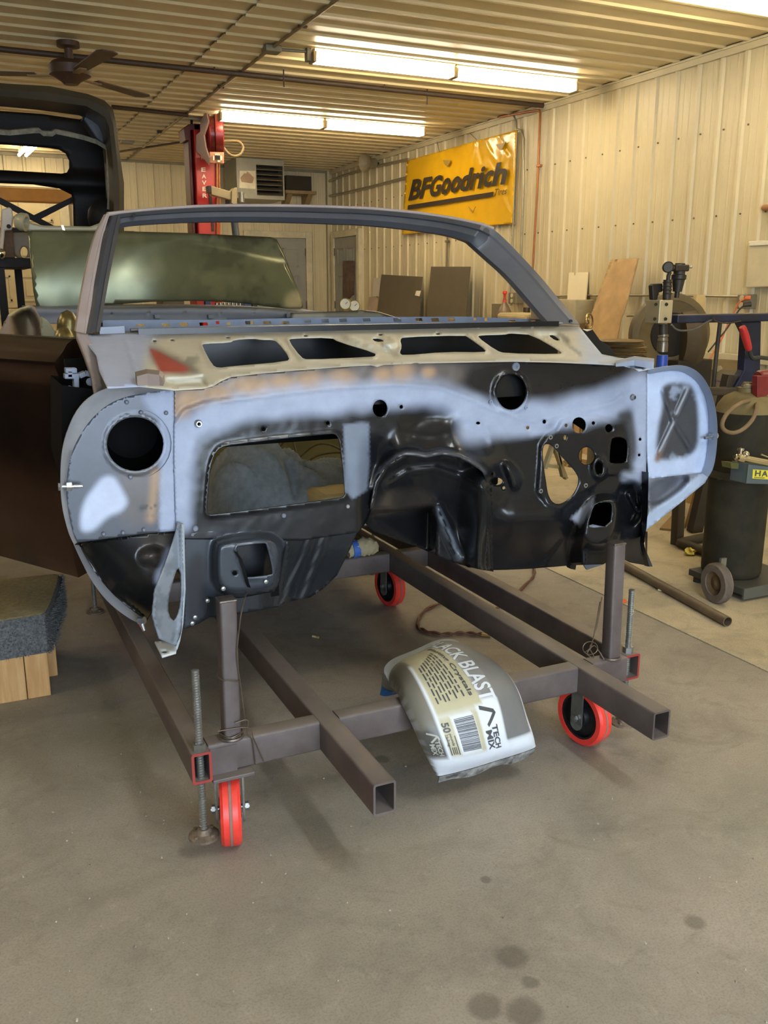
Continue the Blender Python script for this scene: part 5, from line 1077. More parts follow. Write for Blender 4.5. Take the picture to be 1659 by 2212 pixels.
# ================================================================ RIGHT WALL: conduit, boxes, leaning sheets
m_emt = mat('galvanised_conduit', S(168, 160, 136), rough=.38, metal=.55, var=.08, scale=20); m_cu = mat('copper_pipe', S(170, 110, 66), rough=.4, metal=.5, var=.12)
def wallpipe(name, pts, r, m, label, cat, x=XR-.03, straps=()):
    o = obj(name, MB().tube([PX(u, v, x) for u, v in pts], r, 10), m, None, smooth=True); tag(o, label, cat)
    for u, v in straps:
        p = PX(u, v, x); obj('pipe_strap', MB().box(p, (.03, .07, .022)), m, o, bevel=.003)
    return o
wallpipe('conduit', [(1098, 240), (1108, 246), (1115, 262), (1116, 290), (1110, 420), (1106, 560), (1104, 660)], .011, m_emt, 'tall steel conduit along the right edge of the yellow banner', 'conduit', straps=((1106, 484), (1103, 580)))
wallpipe('conduit', [(1117, 279), (1126, 282), (1132, 300), (1130, 420), (1125, 560), (1123, 632)], .011, m_emt, 'steel conduit bending down to the far outlet box', 'conduit')
wallpipe('copper_pipe', [(1060, 256), (1150, 240), (1165, 238), (1167, 245), (1160, 420), (1150, 600), (1147, 660)], .011, m_cu, 'thin copper pipe running down the right wall', 'pipe', x=XR-.055, straps=((1165, 358),))
wallpipe('conduit', [(967, 496), (965, 560), (962, 660)], .012, mat('dull_conduit', S(120, 110, 86), rough=.5), 'dark conduit below the yellow banner behind the leaning sheets', 'conduit', straps=((966, 521),))
wallpipe('conduit', [(1136, 640), (1300, 638), (1450, 638), (1612, 641)], .011, m_emt, 'level steel conduit between the two outlet boxes', 'conduit', straps=((1224, 640), (1420, 638)))
wallpipe('conduit', [(1355, 682), (1430, 680), (1500, 680)], .011, m_emt, 'short low conduit behind the leaning cardboard', 'conduit')
wallpipe('conduit', [(682, 403), (740, 380), (800, 362), (884, 344)], .018, m_emt, 'upper conduit in the far corner running to the banner', 'conduit')
wallpipe('conduit', [(678, 430), (740, 418), (800, 404), (880, 383)], .018, m_emt, 'lower conduit in the far corner running to the banner', 'conduit')
m_box = mat('cast_box', S(132, 126, 108), rough=.5, metal=.4, var=.1); m_recp = mat('receptacle', S(206, 190, 156), rough=.4)
def outlet(u0, v0, u1, v1, label):
    a, b_ = PX(u0, v1, XR-.02), PX(u1, v0, XR-.02); o = obj('outlet_box', MB().box2((XR-.115, min(a.y, b_.y), a.z), (XR-.018, max(a.y, b_.y), b_.z)), m_box, None, bevel=.006); tag(o, label, 'outlet')
    yc, zc, h = (a.y+b_.y)/2, (a.z+b_.z)/2, (b_.z-a.z)
    ys = (yc-.045, yc+.045) if abs(a.y-b_.y) > .19 else (yc,)
    for y in ys:
        for dz in (-.24*h, .24*h): obj('receptacle', MB().cyl((XR-.114, y, zc+dz), (XR-.121, y, zc+dz), .021, n=16).box((XR-.1215, y-.007, zc+dz+.004), (.001, .003, .009)).box((XR-.1215, y+.007, zc+dz+.004), (.001, .003, .009)), m_recp, o)
    return Vector((XR-.125, yc, zc))
outlet(1114, 632, 1131, 656, 'far grey four-socket outlet box on the right wall')
ob = outlet(1610, 636, 1636, 667, 'near grey outlet box with two plugged cords on the right wall')
m_or = mat('orange_cord', S(206, 104, 50), rough=.5); m_bc = mat('black_cord', S(44, 42, 38), rough=.5)
oc = obj('extension_cord', MB().tube(smooth_pts([PX(1612, 646, 5.26), PX(1598, 652, 5.22), PX(1585, 676, 5.2), PX(1572, 700, 5.15), PX(1560, 730, 5.1), PX(1542, 760, 5.0), PX(1530, 780, 4.95), PX(1520, 800, 4.9)], 6), .006, 8), m_or, None, smooth=True); tag(oc, 'orange extension cord plugged into the near outlet box', 'cord')
obj('plug', MB().cyl(PX(1620, 644, 5.275), PX(1608, 644, 5.24), .018, .013, 12), m_or, oc, smooth=True)
kc = obj('power_cord', MB().tube(smooth_pts([PX(1612, 658, 5.26), PX(1602, 664, 5.22), PX(1592, 676, 5.2), PX(1570, 710, 5.1), PX(1550, 735, 5.05), PX(1530, 760, 4.95)], 6), .006, 8), m_bc, None, smooth=True); tag(kc, 'black power cord plugged into the near outlet box', 'cord')
obj('plug', MB().cyl(PX(1622, 657, 5.275), PX(1606, 659, 5.23), .019, .014, 12), m_bc, kc, smooth=True)
def lean(name, pts, x0, m, label, cat, t=.012, base=None):
    """flat sheet leaning on the right wall: top corners seen, bottom carried down to the floor"""
    tl, tr, br, bl = pts; T0, T1 = PX(*tl, x0), PX(*tr, x0); B0, B1 = PX(*bl, x0-.10), PX(*br, x0-.10)
    def down(a, b_): k = (a.z-0)/(a.z-b_.z); return a + (b_-a)*k
    if base is None: B0, B1 = down(T0, B0), down(T1, B1)
    return tag(obj(name, MB().prism([T0, T1, B1, B0], (t, 0, 0)), m, None), label, cat)
m_dsheet = mat('dark_board', S(92, 84, 68), rough=.62, var=.08, scale=6)
ls = lean('dark_sheet', ((824, 593), (912, 598), (904, 690), (815, 680)), 5.24, m_dsheet, 'left dark grey sheet with a white label leaning on the right wall', 'sheet')
obj('paper_label', MB().prism([PX(u, v, 5.15) for u, v in ((899, 628), (909, 628), (906, 640), (896, 638))], (.003, 0, 0)), mat('white_label', S(230, 226, 214), rough=.6), ls)
lean('dark_sheet', ((931, 576), (1015, 576), (1005, 692), (921, 690)), 5.24, m_dsheet, 'right taller dark grey sheet leaning on the right wall', 'sheet')
lean('pale_board', ((797, 642), (816, 643), (812, 672), (793, 670)), 5.28, mat('pink_board', S(168, 150, 132), rough=.7), 'small pinkish board leaning left of the dark sheets', 'board')
lean('drawing_sheet', ((807, 601), (822, 600), (818, 640), (805, 640)), 5.37, mat('paper_grey', S(196, 190, 176), rough=.8, var=.06), 'pale drawing sheet behind the left dark sheet', 'sheet', t=.003, base=1)
cbx = sheet('cardboard_sheet', L((1319, 562), (1350, 558), (1379, 558), (1374, 580), (1362, 625), (1347, 678), (1341, 690), (1330, 748), (1290, 985), (1230, 985), (1270, 700)), [], lambda u, v, d: PX(u, v, 5.22 - .32*(v-558)/190 + .02*math.sin(u*.12)*.4), mat('cardboard', S(176, 146, 104), rough=.85, var=.12, scale=7), step=6, solid=.006)
tag(cbx, 'tall brown cardboard sheet leaning on the right wall', 'cardboard')
obj('cardboard_flap', MB().loft([[PX(u, v, 5.22 - .32*(v-558)/190), PX(u, v, 5.30-.2*(v-558)/190), PX(u, v, 5.31-.2*(v-558)/190), PX(u, v, 5.23 - .32*(v-558)/190)] for u, v in ((1378, 559), (1362, 625), (1347, 680), (1332, 745))]), mat('cardboard_edge', S(110, 86, 54), rough=.9), cbx)
lean('white_sheet', ((1229, 589), (1270, 588), (1263, 664), (1224, 664)), 5.39, mat('white_panel_paint', S(214, 204, 174), rough=.5, var=.03), 'flat white sheet with a slot standing on the pale carton behind the windshield pillar', 'sheet', base=1)
wrp = tag(obj('wrapped_pad', MB().prism([PX(u, v, 5.37) for u, v in ((1622, 521), (1700, 516), (1700, 618), (1616, 622))], (-.03, 0, 0)), mat('plastic_wrap', S(206, 196, 164), rough=.2, var=.06, bump=.8, bscale=18), None, bevel=.01), 'clear plastic wrapped pad fixed to the right wall, cut by the frame', 'pad')
obj('top_strip', MB().prism([PX(u, v, 5.335) for u, v in ((1621, 522), (1700, 517), (1700, 526), (1620, 531))], (-.006, 0, 0)), mat('white_strip', S(230, 224, 204), rough=.4), wrp)
tag(obj('wood_peg', MB().cyl(PX(1651, 449, 5.39), PX(1700, 446, 5.05), .022, n=14), mat('peg_wood', S(166, 112, 66), rough=.6), None, smooth=True), 'short wooden peg sticking out of the right wall at frame edge', 'peg')
# bench by the wall with things on it
m_wood = mat('bench_wood', S(150, 128, 92), rough=.6, var=.15, scale=3, stretch=(10, 1, 10))
be = thing('workbench', 'low wooden bench along the right wall behind the car', 'bench', (4.95, 7.5, 0))
obj('bench_top', MB().box2((4.60, 6.75, .95), (5.30, 8.35, 1.0)), m_wood, be, bevel=.004)
for x in (4.66, 5.22):
    for y in (6.85, 8.25): obj('leg', MB().box2((x-.04, y-.04, 0), (x+.04, y+.04, .95)), m_wood, be, bevel=.004)
t_ = tag(obj('oil_can', MB().lathe((4.9, 7.70, 1.0), (0, 0, 1), [(0, 0), (.085, 0), (.085, .05), (.05, .12), (.018, .17), (.016, .20), (0, .20)], 18), mat('can_metal', S(120, 106, 92), rough=.4, metal=.5), None, smooth=True), 'small conical can with a red spout on the bench', 'can')
obj('red_spout', MB().lathe((4.9, 7.70, 1.17), (0, 0, 1), [(0, 0), (.022, 0), (.012, .04), (.012, .07), (.024, .085), (.020, .105), (0, .11)], 12), mat('red_plastic', S(206, 60, 44), rough=.4), t_, smooth=True)
tag(obj('tan_case', MB().box2((4.76, 7.10, 1.0), (5.05, 7.62, 1.075)), mat('tan_case', S(178, 164, 122), rough=.5), None, bevel=.03), 'rounded tan tool case lying on the bench', 'case')
tag(obj('grey_box', MB().box2((4.75, 6.86, 1.0), (5.0, 7.02, 1.12)), mat('grey_box', S(116, 112, 100), rough=.5), None, bevel=.006), 'plain grey box standing on the near end of the bench', 'box')
tag(obj('white_carton', MB().box2((5.08, 6.80, 1.0), (5.28, 7.45, 1.20)), mat('white_carton', S(190, 180, 150), rough=.6), None, bevel=.004), 'long pale carton at the back of the bench by the outlet box', 'carton')
tag(obj('dark_jar', MB().cyl((5.08, 7.58, 1.0), (5.08, 7.58, 1.12), .035, n=14), mat('dark_jar', S(66, 54, 50), rough=.3), None, smooth=True), 'small dark jar beside the conical can on the bench', 'jar')
tag(obj('metal_offcut', MB().box2((5.28, 8.36, 0), (5.31, 8.55, 1.14)), mat('offcut', S(120, 112, 92), rough=.5), None), 'narrow grey offcut leaning between the bench and the dark sheets', 'offcut')
ring = MB().torus(PX(1273, 694, 4.2), (.5, -1, .1), .055, .007, 24, 8).torus(PX(1269, 690, 4.2), (1, -.4, .2), .03, .006, 18, 8)
gp_ = PX(1268, 697, 4.2)
ck = tag(obj('ring_coupling', ring.cyl((gp_.x, gp_.y, 0), (gp_.x, gp_.y, gp_.z-.02), .016, n=10).lathe((gp_.x, gp_.y, 0), (0, 0, 1), [(0, 0), (.14, 0), (.13, .02), (.02, .03)], 16), mat('coupling_steel', S(170, 146, 104), rough=.25, metal=.8), None, smooth=True), 'shiny ring coupling on a stand right of the windshield pillar', 'coupling')
# ================================================================ STACK OF SHEAVES, DISC SANDER, TANK
m_brn = mat('brown_castings', S(112, 92, 56), rough=.6, var=.25, scale=12, metal=.2)
sk = thing('sheave_stack', 'stack of brown grooved pulleys on a stand beside the black pillar', 'pulleys', (3.72, 4.5, 0))
zb = PY(1340, 772, 4.5).z
for i in range(3):
    z = zb + i*.036; r = .155 - .008*i
    obj('sheave', MB().lathe((3.72+.01*math.sin(i*2), 4.5, z), (0, 0, 1), [(0, 0), (r, 0), (r+.006, .006), (r-.02, .014), (r-.02, .020), (r+.004, .028), (r-.01, .035), (0, .035)], 30), m_brn, sk, smooth=True)
obj('pedestal', MB().lathe((3.72, 4.5, 0), (0, 0, 1), [(0, 0), (.19, 0), (.18, .03), (.07, .08), (.06, zb-.12), (.17, zb-.03), (.17, zb), (0, zb)], 26), m_brn, sk, smooth=True)
m_cast = mat('dusty_cast_iron', S(100, 86, 56), rough=.65, var=.15, scale=8); m_disc = mat('sander_face', S(30, 26, 20), rough=.8)
sx, sy = 4.33, 4.75; szc = PY(1478, 722, sy).z
ds = thing('disc_sander', 'big dusty cast iron disc sander on a dark pedestal by the right wall', 'sander', (sx, sy, 0))
ax = Vector((-.35, -1, .02)).normalized()
obj('disc_housing', MB().lathe(Vector((sx, sy, szc)), ax, [(0, -.10), (.20, -.10), (.262, -.07), (.272, 0), (.268, .02), (.225, .03), (.215, .024), (0, .02)], 44), m_cast, ds, smooth=True)
obj('sanding_disc', MB().lathe(Vector((sx, sy, szc)) + ax*.024, ax, [(0, .004), (.14, .004), (.145, 0), (0, -.002)], 36), m_disc, ds, smooth=True)
mdir = Vector((-.82, .10, 0)).normalized(); mo = PY(1400, 715, sy+.1)
obj('motor', MB().lathe(mo + mdir*.0, mdir, [(0, -.1), (.066, -.1), (.066, .06), (.060, .075), (0, .078)], 26), m_cast, ds, smooth=True)
obj('side_cover', MB().lathe(Vector((sx+.14, sy+.05, szc-.04)), (1, -.3, 0), [(0, -.06), (.22, -.06), (.235, .03), (.20, .09), (0, .10)], 30), mat('sander_side', S(78, 66, 46), rough=.7), ds, smooth=True)
pd = PY(1540, 772, sy)
obj('pedestal', MB().box2((sx-.02, sy-.12, 0), (sx+.28, sy+.16, pd.z)), mat('pedestal_dark', S(44, 38, 30), rough=.6), ds, bevel=.01)
obj('back_board', MB().prism([PY(u, v, sy+.28) for u, v in ((1505, 636), (1524, 638), (1522, 680), (1500, 680))], (0, .03, 0)), mat('pale_wood', S(196, 172, 120), rough=.6), ds)
tk = PX(1556, 815, 4.98)
tn = thing('shop_vacuum', 'rounded dusty canister against the wall behind the machine stand', 'canister', (tk.x, tk.y, 0))
obj('canister', MB().lathe((tk.x, tk.y, 0), (0, 0, 1), [(0, 0), (.20, 0), (.22, .04), (.22, tk.z-.02), (.20, tk.z+.07), (.12, tk.z+.12), (0, tk.z+.13)], 26), m_cast, tn, smooth=True)
obj('window_badge', MB().prism([PX(u, v, 4.78) for u, v in ((1543, 790), (1556, 790), (1560, 796), (1550, 803), (1540, 803))], (.004, 0, 0)), mat('badge_pale', S(190, 178, 140), rough=.5), tn)
# ================================================================ PLANISHING HAMMER ON ITS TUBE STAND
m_blue = dusty('blue_frame_paint', S(20, 24, 40), S(30, 38, 66), S(110, 96, 66), .5, .7); m_dusty = mat('dusty_black_tube', S(58, 50, 38), rough=.6, var=.25, scale=8)
m_alu = mat('aluminium_block', S(190, 180, 150), rough=.35, metal=.6, var=.06); m_dk = mat('dark_valve', S(54, 48, 40), rough=.5, metal=.3, var=.2, scale=30)
PHY = 3.5; K = lambda u, v, dy=0: PY(u, v, PHY+dy)
ph = thing('planishing_hammer', 'blue framed air hammer with aluminium head on a black tube stand', 'hammer', (3.6, 3.6, 0))
obj('upper_arm', MB().bar(K(1455, 689, .02), K(1700, 684, .02), .055, .042), m_blue, ph, bevel=.008)
obj('lower_arm', MB().bar(K(1490, 846, .02), K(1700, 842, .02), .055, .040), m_dusty, ph, bevel=.008)
obj('column', MB().prism([K(u, v, .02) for u, v in ((1600, 696), (1645, 694), (1642, 840), (1585, 842), (1607, 800), (1612, 720))], (0, .05, 0)), m_blue, ph, bevel=.006)
a, b_ = K(1413, 698), K(1445, 648)
hd = obj('head_block', MB().box2((a.x, PHY-.03, a.z), (b_.x+.0, PHY+.07, b_.z)), m_alu, ph, bevel=.003)
for u, v in ((1416.5, 657.5), (1439.5, 657.5), (1414, 689), (1437.5, 689)): obj('block_bolt', MB().lathe(K(u, v, -.031), (0, -1, 0), [(0, .0015), (.0045, .0015), (.0045, .0045), (.0075, .0045), (.0085, 0)], 14), m_dk, hd)
obj('hammer_barrel', MB().cyl(K(1432, 700, .02), K(1432, 724, .02), .022, n=18), m_dk, ph, smooth=True)
obj('hammer_shank', MB().lathe(K(1433, 722, .02), (0, 0, -1), [(.024, 0), (.026, .01), (.022, .014), (.026, .03), (.024, .034), (.027, .05), (.027, .085), (0, .086)], 18), mat('shank_steel', S(120, 112, 96), rough=.35, metal=.7), ph, smooth=True)
obj('blue_anvil', MB().lathe(K(1431, 767, .02), (0, 0, -1), [(.0, 0), (.027, 0), (.028, .06), (0, .062)], 18), mat('bright_blue', S(40, 74, 170), rough=.4), ph, smooth=True)
obj('side_grip', MB().prism([K(u, v, .05) for u, v in ((1409, 617), (1414, 613), (1432, 612), (1432, 630), (1424, 632), (1420, 648), (1411, 648))], (0, .03, 0)), m_dk, ph, bevel=.004)
gr = MB().cyl(K(1440, 650, .02), K(1442, 604, .02), .020, n=16); 
for v in (610, 618, 626, 634): gr.torus(K(1441.5, v, .02), (0, 0, 1), .020, .0035, 16, 6)
obj('hammer_grip', gr, m_dk, ph, smooth=True)
obj('inlet_elbow', MB().tube([K(1443, 604, .02), K(1444, 596, .02), K(1447, 588, .02)], .010, 10), m_dk, ph, smooth=True)
rgv = MB().lathe(K(1463, 630, .02), K(1470, 563, .02)-K(1463, 630, .02), [(0, -.03), (.012, -.03), (.012, 0), (.022, .0), (.030, .055), (.036, .06), (.036, .078), (.028, .083), (.028, .118), (.024, .122), (.024, .134), (0, .134)], 20)
obj('air_regulator', rgv, m_dk, ph, smooth=True)
obj('regulator_body', MB().box(K(1466, 579, .02), (.085, .06, .032)), m_dk, ph, bevel=.006)
gg = K(1443, 577, -.01); g_ = obj('pressure_gauge', MB().lathe(gg, (-.5, -1, 0), [(0, -.012), (.026, -.012), (.027, .006), (.024, .010), (.022, .007), (0, .007)], 22), m_dk, ph, smooth=True)
obj('brass_fitting', MB().cyl(K(1448, 578, .0), K(1456, 578, .01), .009, n=8), mat('brass', S(190, 160, 100), rough=.3, metal=.8), g_)
obj('drain_knob', MB().cyl(K(1480, 577, .02), K(1492, 576, .02), .006, n=10).sphere(K(1492, 576, .02), .010, 10), m_alu, ph, smooth=True)
obj('air_hose', MB().tube(smooth_pts([K(1450, 701, -.01), K(1462, 712, -.02), K(1482, 714, -.02), K(1506, 708, -.02), K(1530, 694, -.01), K(1540, 690, 0)], 6), .005, 8), mat('grey_hose', S(86, 82, 74), rough=.5), ph, smooth=True)
obj('hose_clip', MB().tube(smooth_pts([K(1540, 686, -.02), K(1546, 694, -.02), K(1570, 698, -.02), K(1600, 694, -.02)], 5), .004, 6), m_dk, ph, smooth=True)
obj('upright_rod', MB().tube([K(1556, 692, .12), K(1548, 760, .12), K(1540, 845, .12)], .011, 10), m_dusty, ph, smooth=True)
hl = MB().tube(smooth_pts([K(1603, 706, -.06), K(1608, 720, -.06), K(1613, 738, -.06), K(1618, 756, -.06)], 4), [.016, .018, .019, .019, .020, .020, .020, .020, .019, .019, .018, .017, .014][:13], 14)
hn = obj('lever', MB().tube(smooth_pts([K(1616, 745, -.06), K(1624, 772, -.06), K(1640, 772, -.05), K(1675, 776, -.04), K(1720, 778, .02)], 5), .011, 10), mat('lever_black', S(44, 46, 46), rough=.4), ph, smooth=True)
obj('red_grip', hl, mat('red_rubber', S(186, 40, 40), rough=.4), hn, smooth=True)
obj('purple_hose', MB().tube(smooth_pts([K(1608, 735, .1), K(1600, 780, .1), K(1590, 815, .1), K(1580, 838, .1), K(1560, 826, .1), K(1548, 822, .1)], 6), .0035, 8), mat('purple_hose', S(88, 78, 110), rough=.4), ph, smooth=True)
obj('brace_strut', MB().bar(K(1586, 842, .05), K(1626, 770, .05), .016, .016), mat('dark_strut', S(60, 56, 48), rough=.5), ph)
# stand: legs and feet
F1 = PZ(1462, 1176, 0); S1 = Vector((F1.x, F1.y, 0))
obj('leg', MB().hollow(S1, S1 + Vector((.06, .10, .86)), .05, .05, .004, up=(0, 1, 0)), m_dusty, ph, smooth=True)
F2 = PZ(1500, 1149, 0); obj('leg', MB().bar(F2, F2 + Vector((.10, -.06, .86)), .075, .05, up=(0, 1, 0)), m_dusty, ph, bevel=.004)
FA = PZ(1467, 1172, .026); FB = PZ(1572, 1207, .026); FC = PZ(1640, 1136, .026)
obj('floor_tube', MB().tube([FA, FA.lerp(FB, .99)], .024, 14), m_dusty, ph, smooth=True)
obj('floor_tube', MB().tube([FA, FA.lerp(FC, .99)], .024, 14), m_dusty, ph, smooth=True)
obj('leg', MB().bar(FA.lerp(FC, .9), Vector((3.92, 3.62, .80)), .05, .05, up=(0, 1, 0)), m_dusty, ph)
# planks and box on the floor behind it
tag(obj('flat_plank', MB().prism([PZ(u, v, .0) for u, v in ((1425, 1145), (1462, 1148), (1480, 1120), (1450, 1118))], (0, 0, .012)), mat('dusty_plank', S(150, 124, 84), rough=.8)), 'flat dusty board lying on the floor behind the stand leg', 'board')
tag(obj('leaning_plank', MB().prism([PZ(1478, 1142, 0), PZ(1526, 1108, 0), PZ(1526, 1108, 0)+Vector((.09, .02, .30)), PZ(1478, 1142, 0)+Vector((.09, .02, .26))], (.014, .02, 0)), mat('plank_brown', S(132, 104, 62), rough=.8)), 'brown board standing on edge between the stand legs', 'board')
pb = PZ(1532, 1112, 0) + Vector((.10, 0, 0)); bxo = tag(obj('paper_box', MB().box2((pb.x, pb.y, 0), (pb.x+.45, pb.y+.3, .12)), mat('kraft_box', S(196, 172, 120), rough=.7)), 'low pale carton with dark print behind the gas cylinder', 'carton')
for i in range(2): tag(obj('flat_carton', MB().box2((pb.x+.02, pb.y+.02, .121+i*.07), (pb.x+.43, pb.y+.28, .187+i*.07)), mat('kraft_dark', S(88, 70, 42), rough=.8, var=.3, col2=S(170, 146, 100)), None, bevel=.004), ('lower', 'upper')[i] + ' brown flat pack lying on the pale carton', 'carton')
obj('print_mark', MB().box2((pb.x+.02, pb.y-.002, .03), (pb.x+.035, pb.y+.001, .09)).box2((pb.x+.02, pb.y-.002, .08), (pb.x+.10, pb.y+.001, .09)).box2((pb.x+.085, pb.y-.002, .03), (pb.x+.10, pb.y+.001, .09)).box2((pb.x+.02, pb.y-.002, .012), (pb.x+.10, pb.y+.001, .018)), m_prin, bxo)['kind'] = 'stuff'
# ================================================================ GAS CYLINDER ON ITS CART
m_cylp = mat('dusty_cylinder', S(42, 39, 29), rough=.75, var=.18, scale=9, bump=.1, bscale=140, col2=S(56, 51, 38), spec=.2); m_dust = mat('dust_shoulder', S(122, 106, 68), rough=.85, var=.1, scale=12)
gx_, gy_ = 3.062, 2.86; zt = .80
gc = thing('gas_cylinder', 'tall dusty dark gas cylinder strapped on a small wheeled cart', 'cylinder', (gx_, gy_, .06))
obj('cylinder_body', MB().lathe((gx_, gy_, .06), (0, 0, 1), [(0, 0), (.118, 0), (.127, .012), (.128, .03), (.128, zt-.10), (.126, zt-.075)], 40), m_cylp, gc, smooth=True)
obj('shoulder', MB().lathe((gx_, gy_, .06), (0, 0, 1), [(.1265, zt-.0755), (.118, zt-.045), (.095, zt-.012), (.06, zt+.006), (.045, zt+.010)], 40), m_dust, gc, smooth=True)
obj('neck_collar', MB().lathe((gx_, gy_, .06), (0, 0, 1), [(.046, zt+.0), (.046, zt+.028), (.030, zt+.030), (.022, zt+.05), (0, zt+.05)], 26), m_dust, gc, smooth=True)
CY_ = lambda u, v, dy=0: PY(u, v, gy_-.03+dy)
vb = obj('valve', MB().lathe(CY_(1619, 872), (0, 0, 1), [(0, -.01), (.012, -.01), (.012, .02), (.016, .025), (.016, .045), (.008, .05), (.008, .07), (0, .07)], 16), mat('old_brass', S(120, 98, 58), rough=.45, metal=.6), gc, smooth=True)
obj('valve_knob', MB().cyl(CY_(1609, 834), CY_(1624, 835), .009, n=8), m_alu, vb, smooth=True)
obj('valve_nut', MB().cyl(CY_(1616, 862), CY_(1634, 868), .022, .028, 10), mat('old_brass', S(120, 98, 58)), vb)
obj('gauge_body', MB().lathe(CY_(1636, 858, -.02), (.4, -1, 0), [(0, -.02), (.024, -.02), (.026, .012), (.020, .018), (0, .018)], 20), mat('old_brass', S(120, 98, 58)), vb, smooth=True)
rdm = mat('red_regulator', S(120, 36, 36), rough=.4, var=.2, scale=20)
obj('red_regulator', MB().lathe(CY_(1640, 818, -.01), (1, -.15, 0), [(0, -.01), (.030, -.01), (.036, 0), (.036, .05), (.028, .06), (0, .06)], 22), rdm, gc, smooth=True)
obj('red_bracket', MB().prism([CY_(u, v, -.05) for u, v in ((1636, 812), (1670, 812), (1670, 850), (1652, 856), (1648, 888), (1636, 886))], (0, .03, 0)), rdm, gc, bevel=.003)
hs = smooth_pts([CY_(1618, 866, -.04), CY_(1598, 872, -.10), CY_(1572, 892, -.13), CY_(1560, 915, -.135), CY_(1566, 930, -.135), CY_(1586, 935, -.135), CY_(1608, 925, -.135), CY_(1626, 905, -.13), CY_(1633, 885, -.11), CY_(1634, 872, -.06)], 6)
obj('gas_hose', MB().tube(hs, .0085, 12), mat('dusty_hose', S(120, 98, 68), rough=.7), gc, smooth=True)
bd_ = MB().lathe((gx_, gy_, .50), (0, 0, 1), [(.129, 0), (.134, 0), (.134, .032), (.129, .032)], 40, True); bd_.cyl((gx_-.14, gy_-.03, .51), (gx_-.158, gy_-.035, .51), .008, n=6)
obj('retaining_strap', bd_, mat('strap_olive', S(60, 58, 40), rough=.5), gc, smooth=True)
wc = PY(1548, 1268, 2.705)
def cart_wheel(c, axd, R, w):
    o = obj('wheel', MB().lathe(c, axd, [(R*.60, -w/2), (R*.93, -w/2), (R, -w*.32), (R, w*.32), (R*.93, w/2), (R*.60, w/2)], 36, True), mat('worn_rubber', S(112, 100, 88), rough=.85, var=.12, scale=30), gc, smooth=True)
    for k in (-.22, -.07, .08, .23): obj('tread_rib', MB().lathe(c, axd, [(R-.002, w*(k-.035)), (R+.0016, w*(k-.03)), (R+.0016, w*(k+.03)), (R-.002, w*(k+.035))], 36), mat('worn_rubber', S(112, 100, 88)), o, smooth=True)
    obj('hub', MB().lathe(c, axd, [(0, -w*.36), (R*.14, -w*.36), (R*.16, -w*.2), (R*.40, -w*.12), (R*.56, -w*.3), (R*.61, -w*.36), (R*.61, w*.36), (R*.4, w*.1), (0, w*.36)], 30), mat('hub_dust', S(104, 84, 58), rough=.7, var=.2, scale=30), o, smooth=True)
cart_wheel(Vector((wc.x, wc.y, .086)), Vector((-1, .12, 0)), .086, .042)
obj('wheel_bracket', MB().bar((wc.x+.03, wc.y+.01, .09), (wc.x+.035, wc.y+.012, .19), .012, .03, up=(1, 0, 0)), m_zinc, gc)
obj('cart_deck', MB().box2((2.93, 2.66, .028), (3.30, 2.98, .058)), mat('deck_steel', S(78, 78, 72), rough=.5, metal=.3, var=.15), gc, bevel=.003)
obj('deck_lip', MB().box2((2.93, 2.652, .012), (3.30, 2.66, .060)), mat('deck_edge', S(96, 98, 92), rough=.45, metal=.3), gc)
obj('cart_upright', MB().bar((3.22, 2.70, .05), (3.24, 2.74, .9), .025, .025, up=(0, 1, 0)), m_dk, gc)
for p in ((3.26, 2.70), (3.26, 2.95), (2.96, 2.95)): obj('deck_foot', MB().cyl((*p, 0), (*p, .03), .02, n=12), m_dk, gc)
# label box clamped to the front of the cylinder
hb_ = thing('tool_holder', 'small blue grey steel box with yellow HA label hung on the gas cylinder', 'box', (2.86, 2.6, .53))
HB = lambda u, v, dy=0: PY(u, v, 2.62+dy)
m_hb = mat('box_bluegrey', S(84, 96, 98), rough=.45, var=.08); m_hb2 = mat('box_olive', S(98, 98, 54), rough=.5)
obj('holder_body', MB().prism([HB(u, v) for u, v in ((1617, 1003), (1720, 1014), (1720, 1048), (1612, 1045))], (0, .09, 0)), m_hb, hb_, bevel=.003)
obj('side_plate', MB().prism([HB(1594, 1000, .06), HB(1617, 1003), HB(1612, 1045), HB(1592, 1033, .06)], (0, .006, 0)), m_hb2, hb_)
lb = obj('yellow_label', MB().prism([HB(u, v, -.002) for u, v in ((1627, 1014), (1720, 1020), (1720, 1040), (1625.5, 1033.5))], (0, .002, 0)), mat('label_yellow', S(226, 212, 60), rough=.4), hb_)
QH = [(1630.5, 1028.5), (1657, 1030), (1658.5, 1017.5), (1632, 1016)]
def bilh(a, c):
    u = QH[0][0]*(1-a)*(1-c)+QH[1][0]*a*(1-c)+QH[2][0]*a*c+QH[3][0]*(1-a)*c; v = QH[0][1]*(1-a)*(1-c)+QH[1][1]*a*(1-c)+QH[2][1]*a*c+QH[3][1]*(1-a)*c; return HB(u, v, -.0035)
obj('label_letter', map_text('H', bilh, (0, 0, .46, 1), bold=.03), m_prin, lb, fixn=False); obj('label_letter', map_text('A', bilh, (.54, 0, 1.05, 1), bold=.03), m_prin, lb, fixn=False)
obj('label_line', MB().add([HB(u, v, -.0035) for u, v in ((1629, 1032), (1652, 1033.5), (1652, 1032), (1629, 1030.5))], [[0, 1, 2, 3]]), m_prin, lb)
m_chr = mat('chrome', S(214, 206, 186), rough=.12, metal=1.0, var=.03)
obj('chrome_bar', MB().cyl(HB(1596, 987, .0), HB(1720, 1012, .0), .013, n=18), m_chr, hb_, smooth=True)
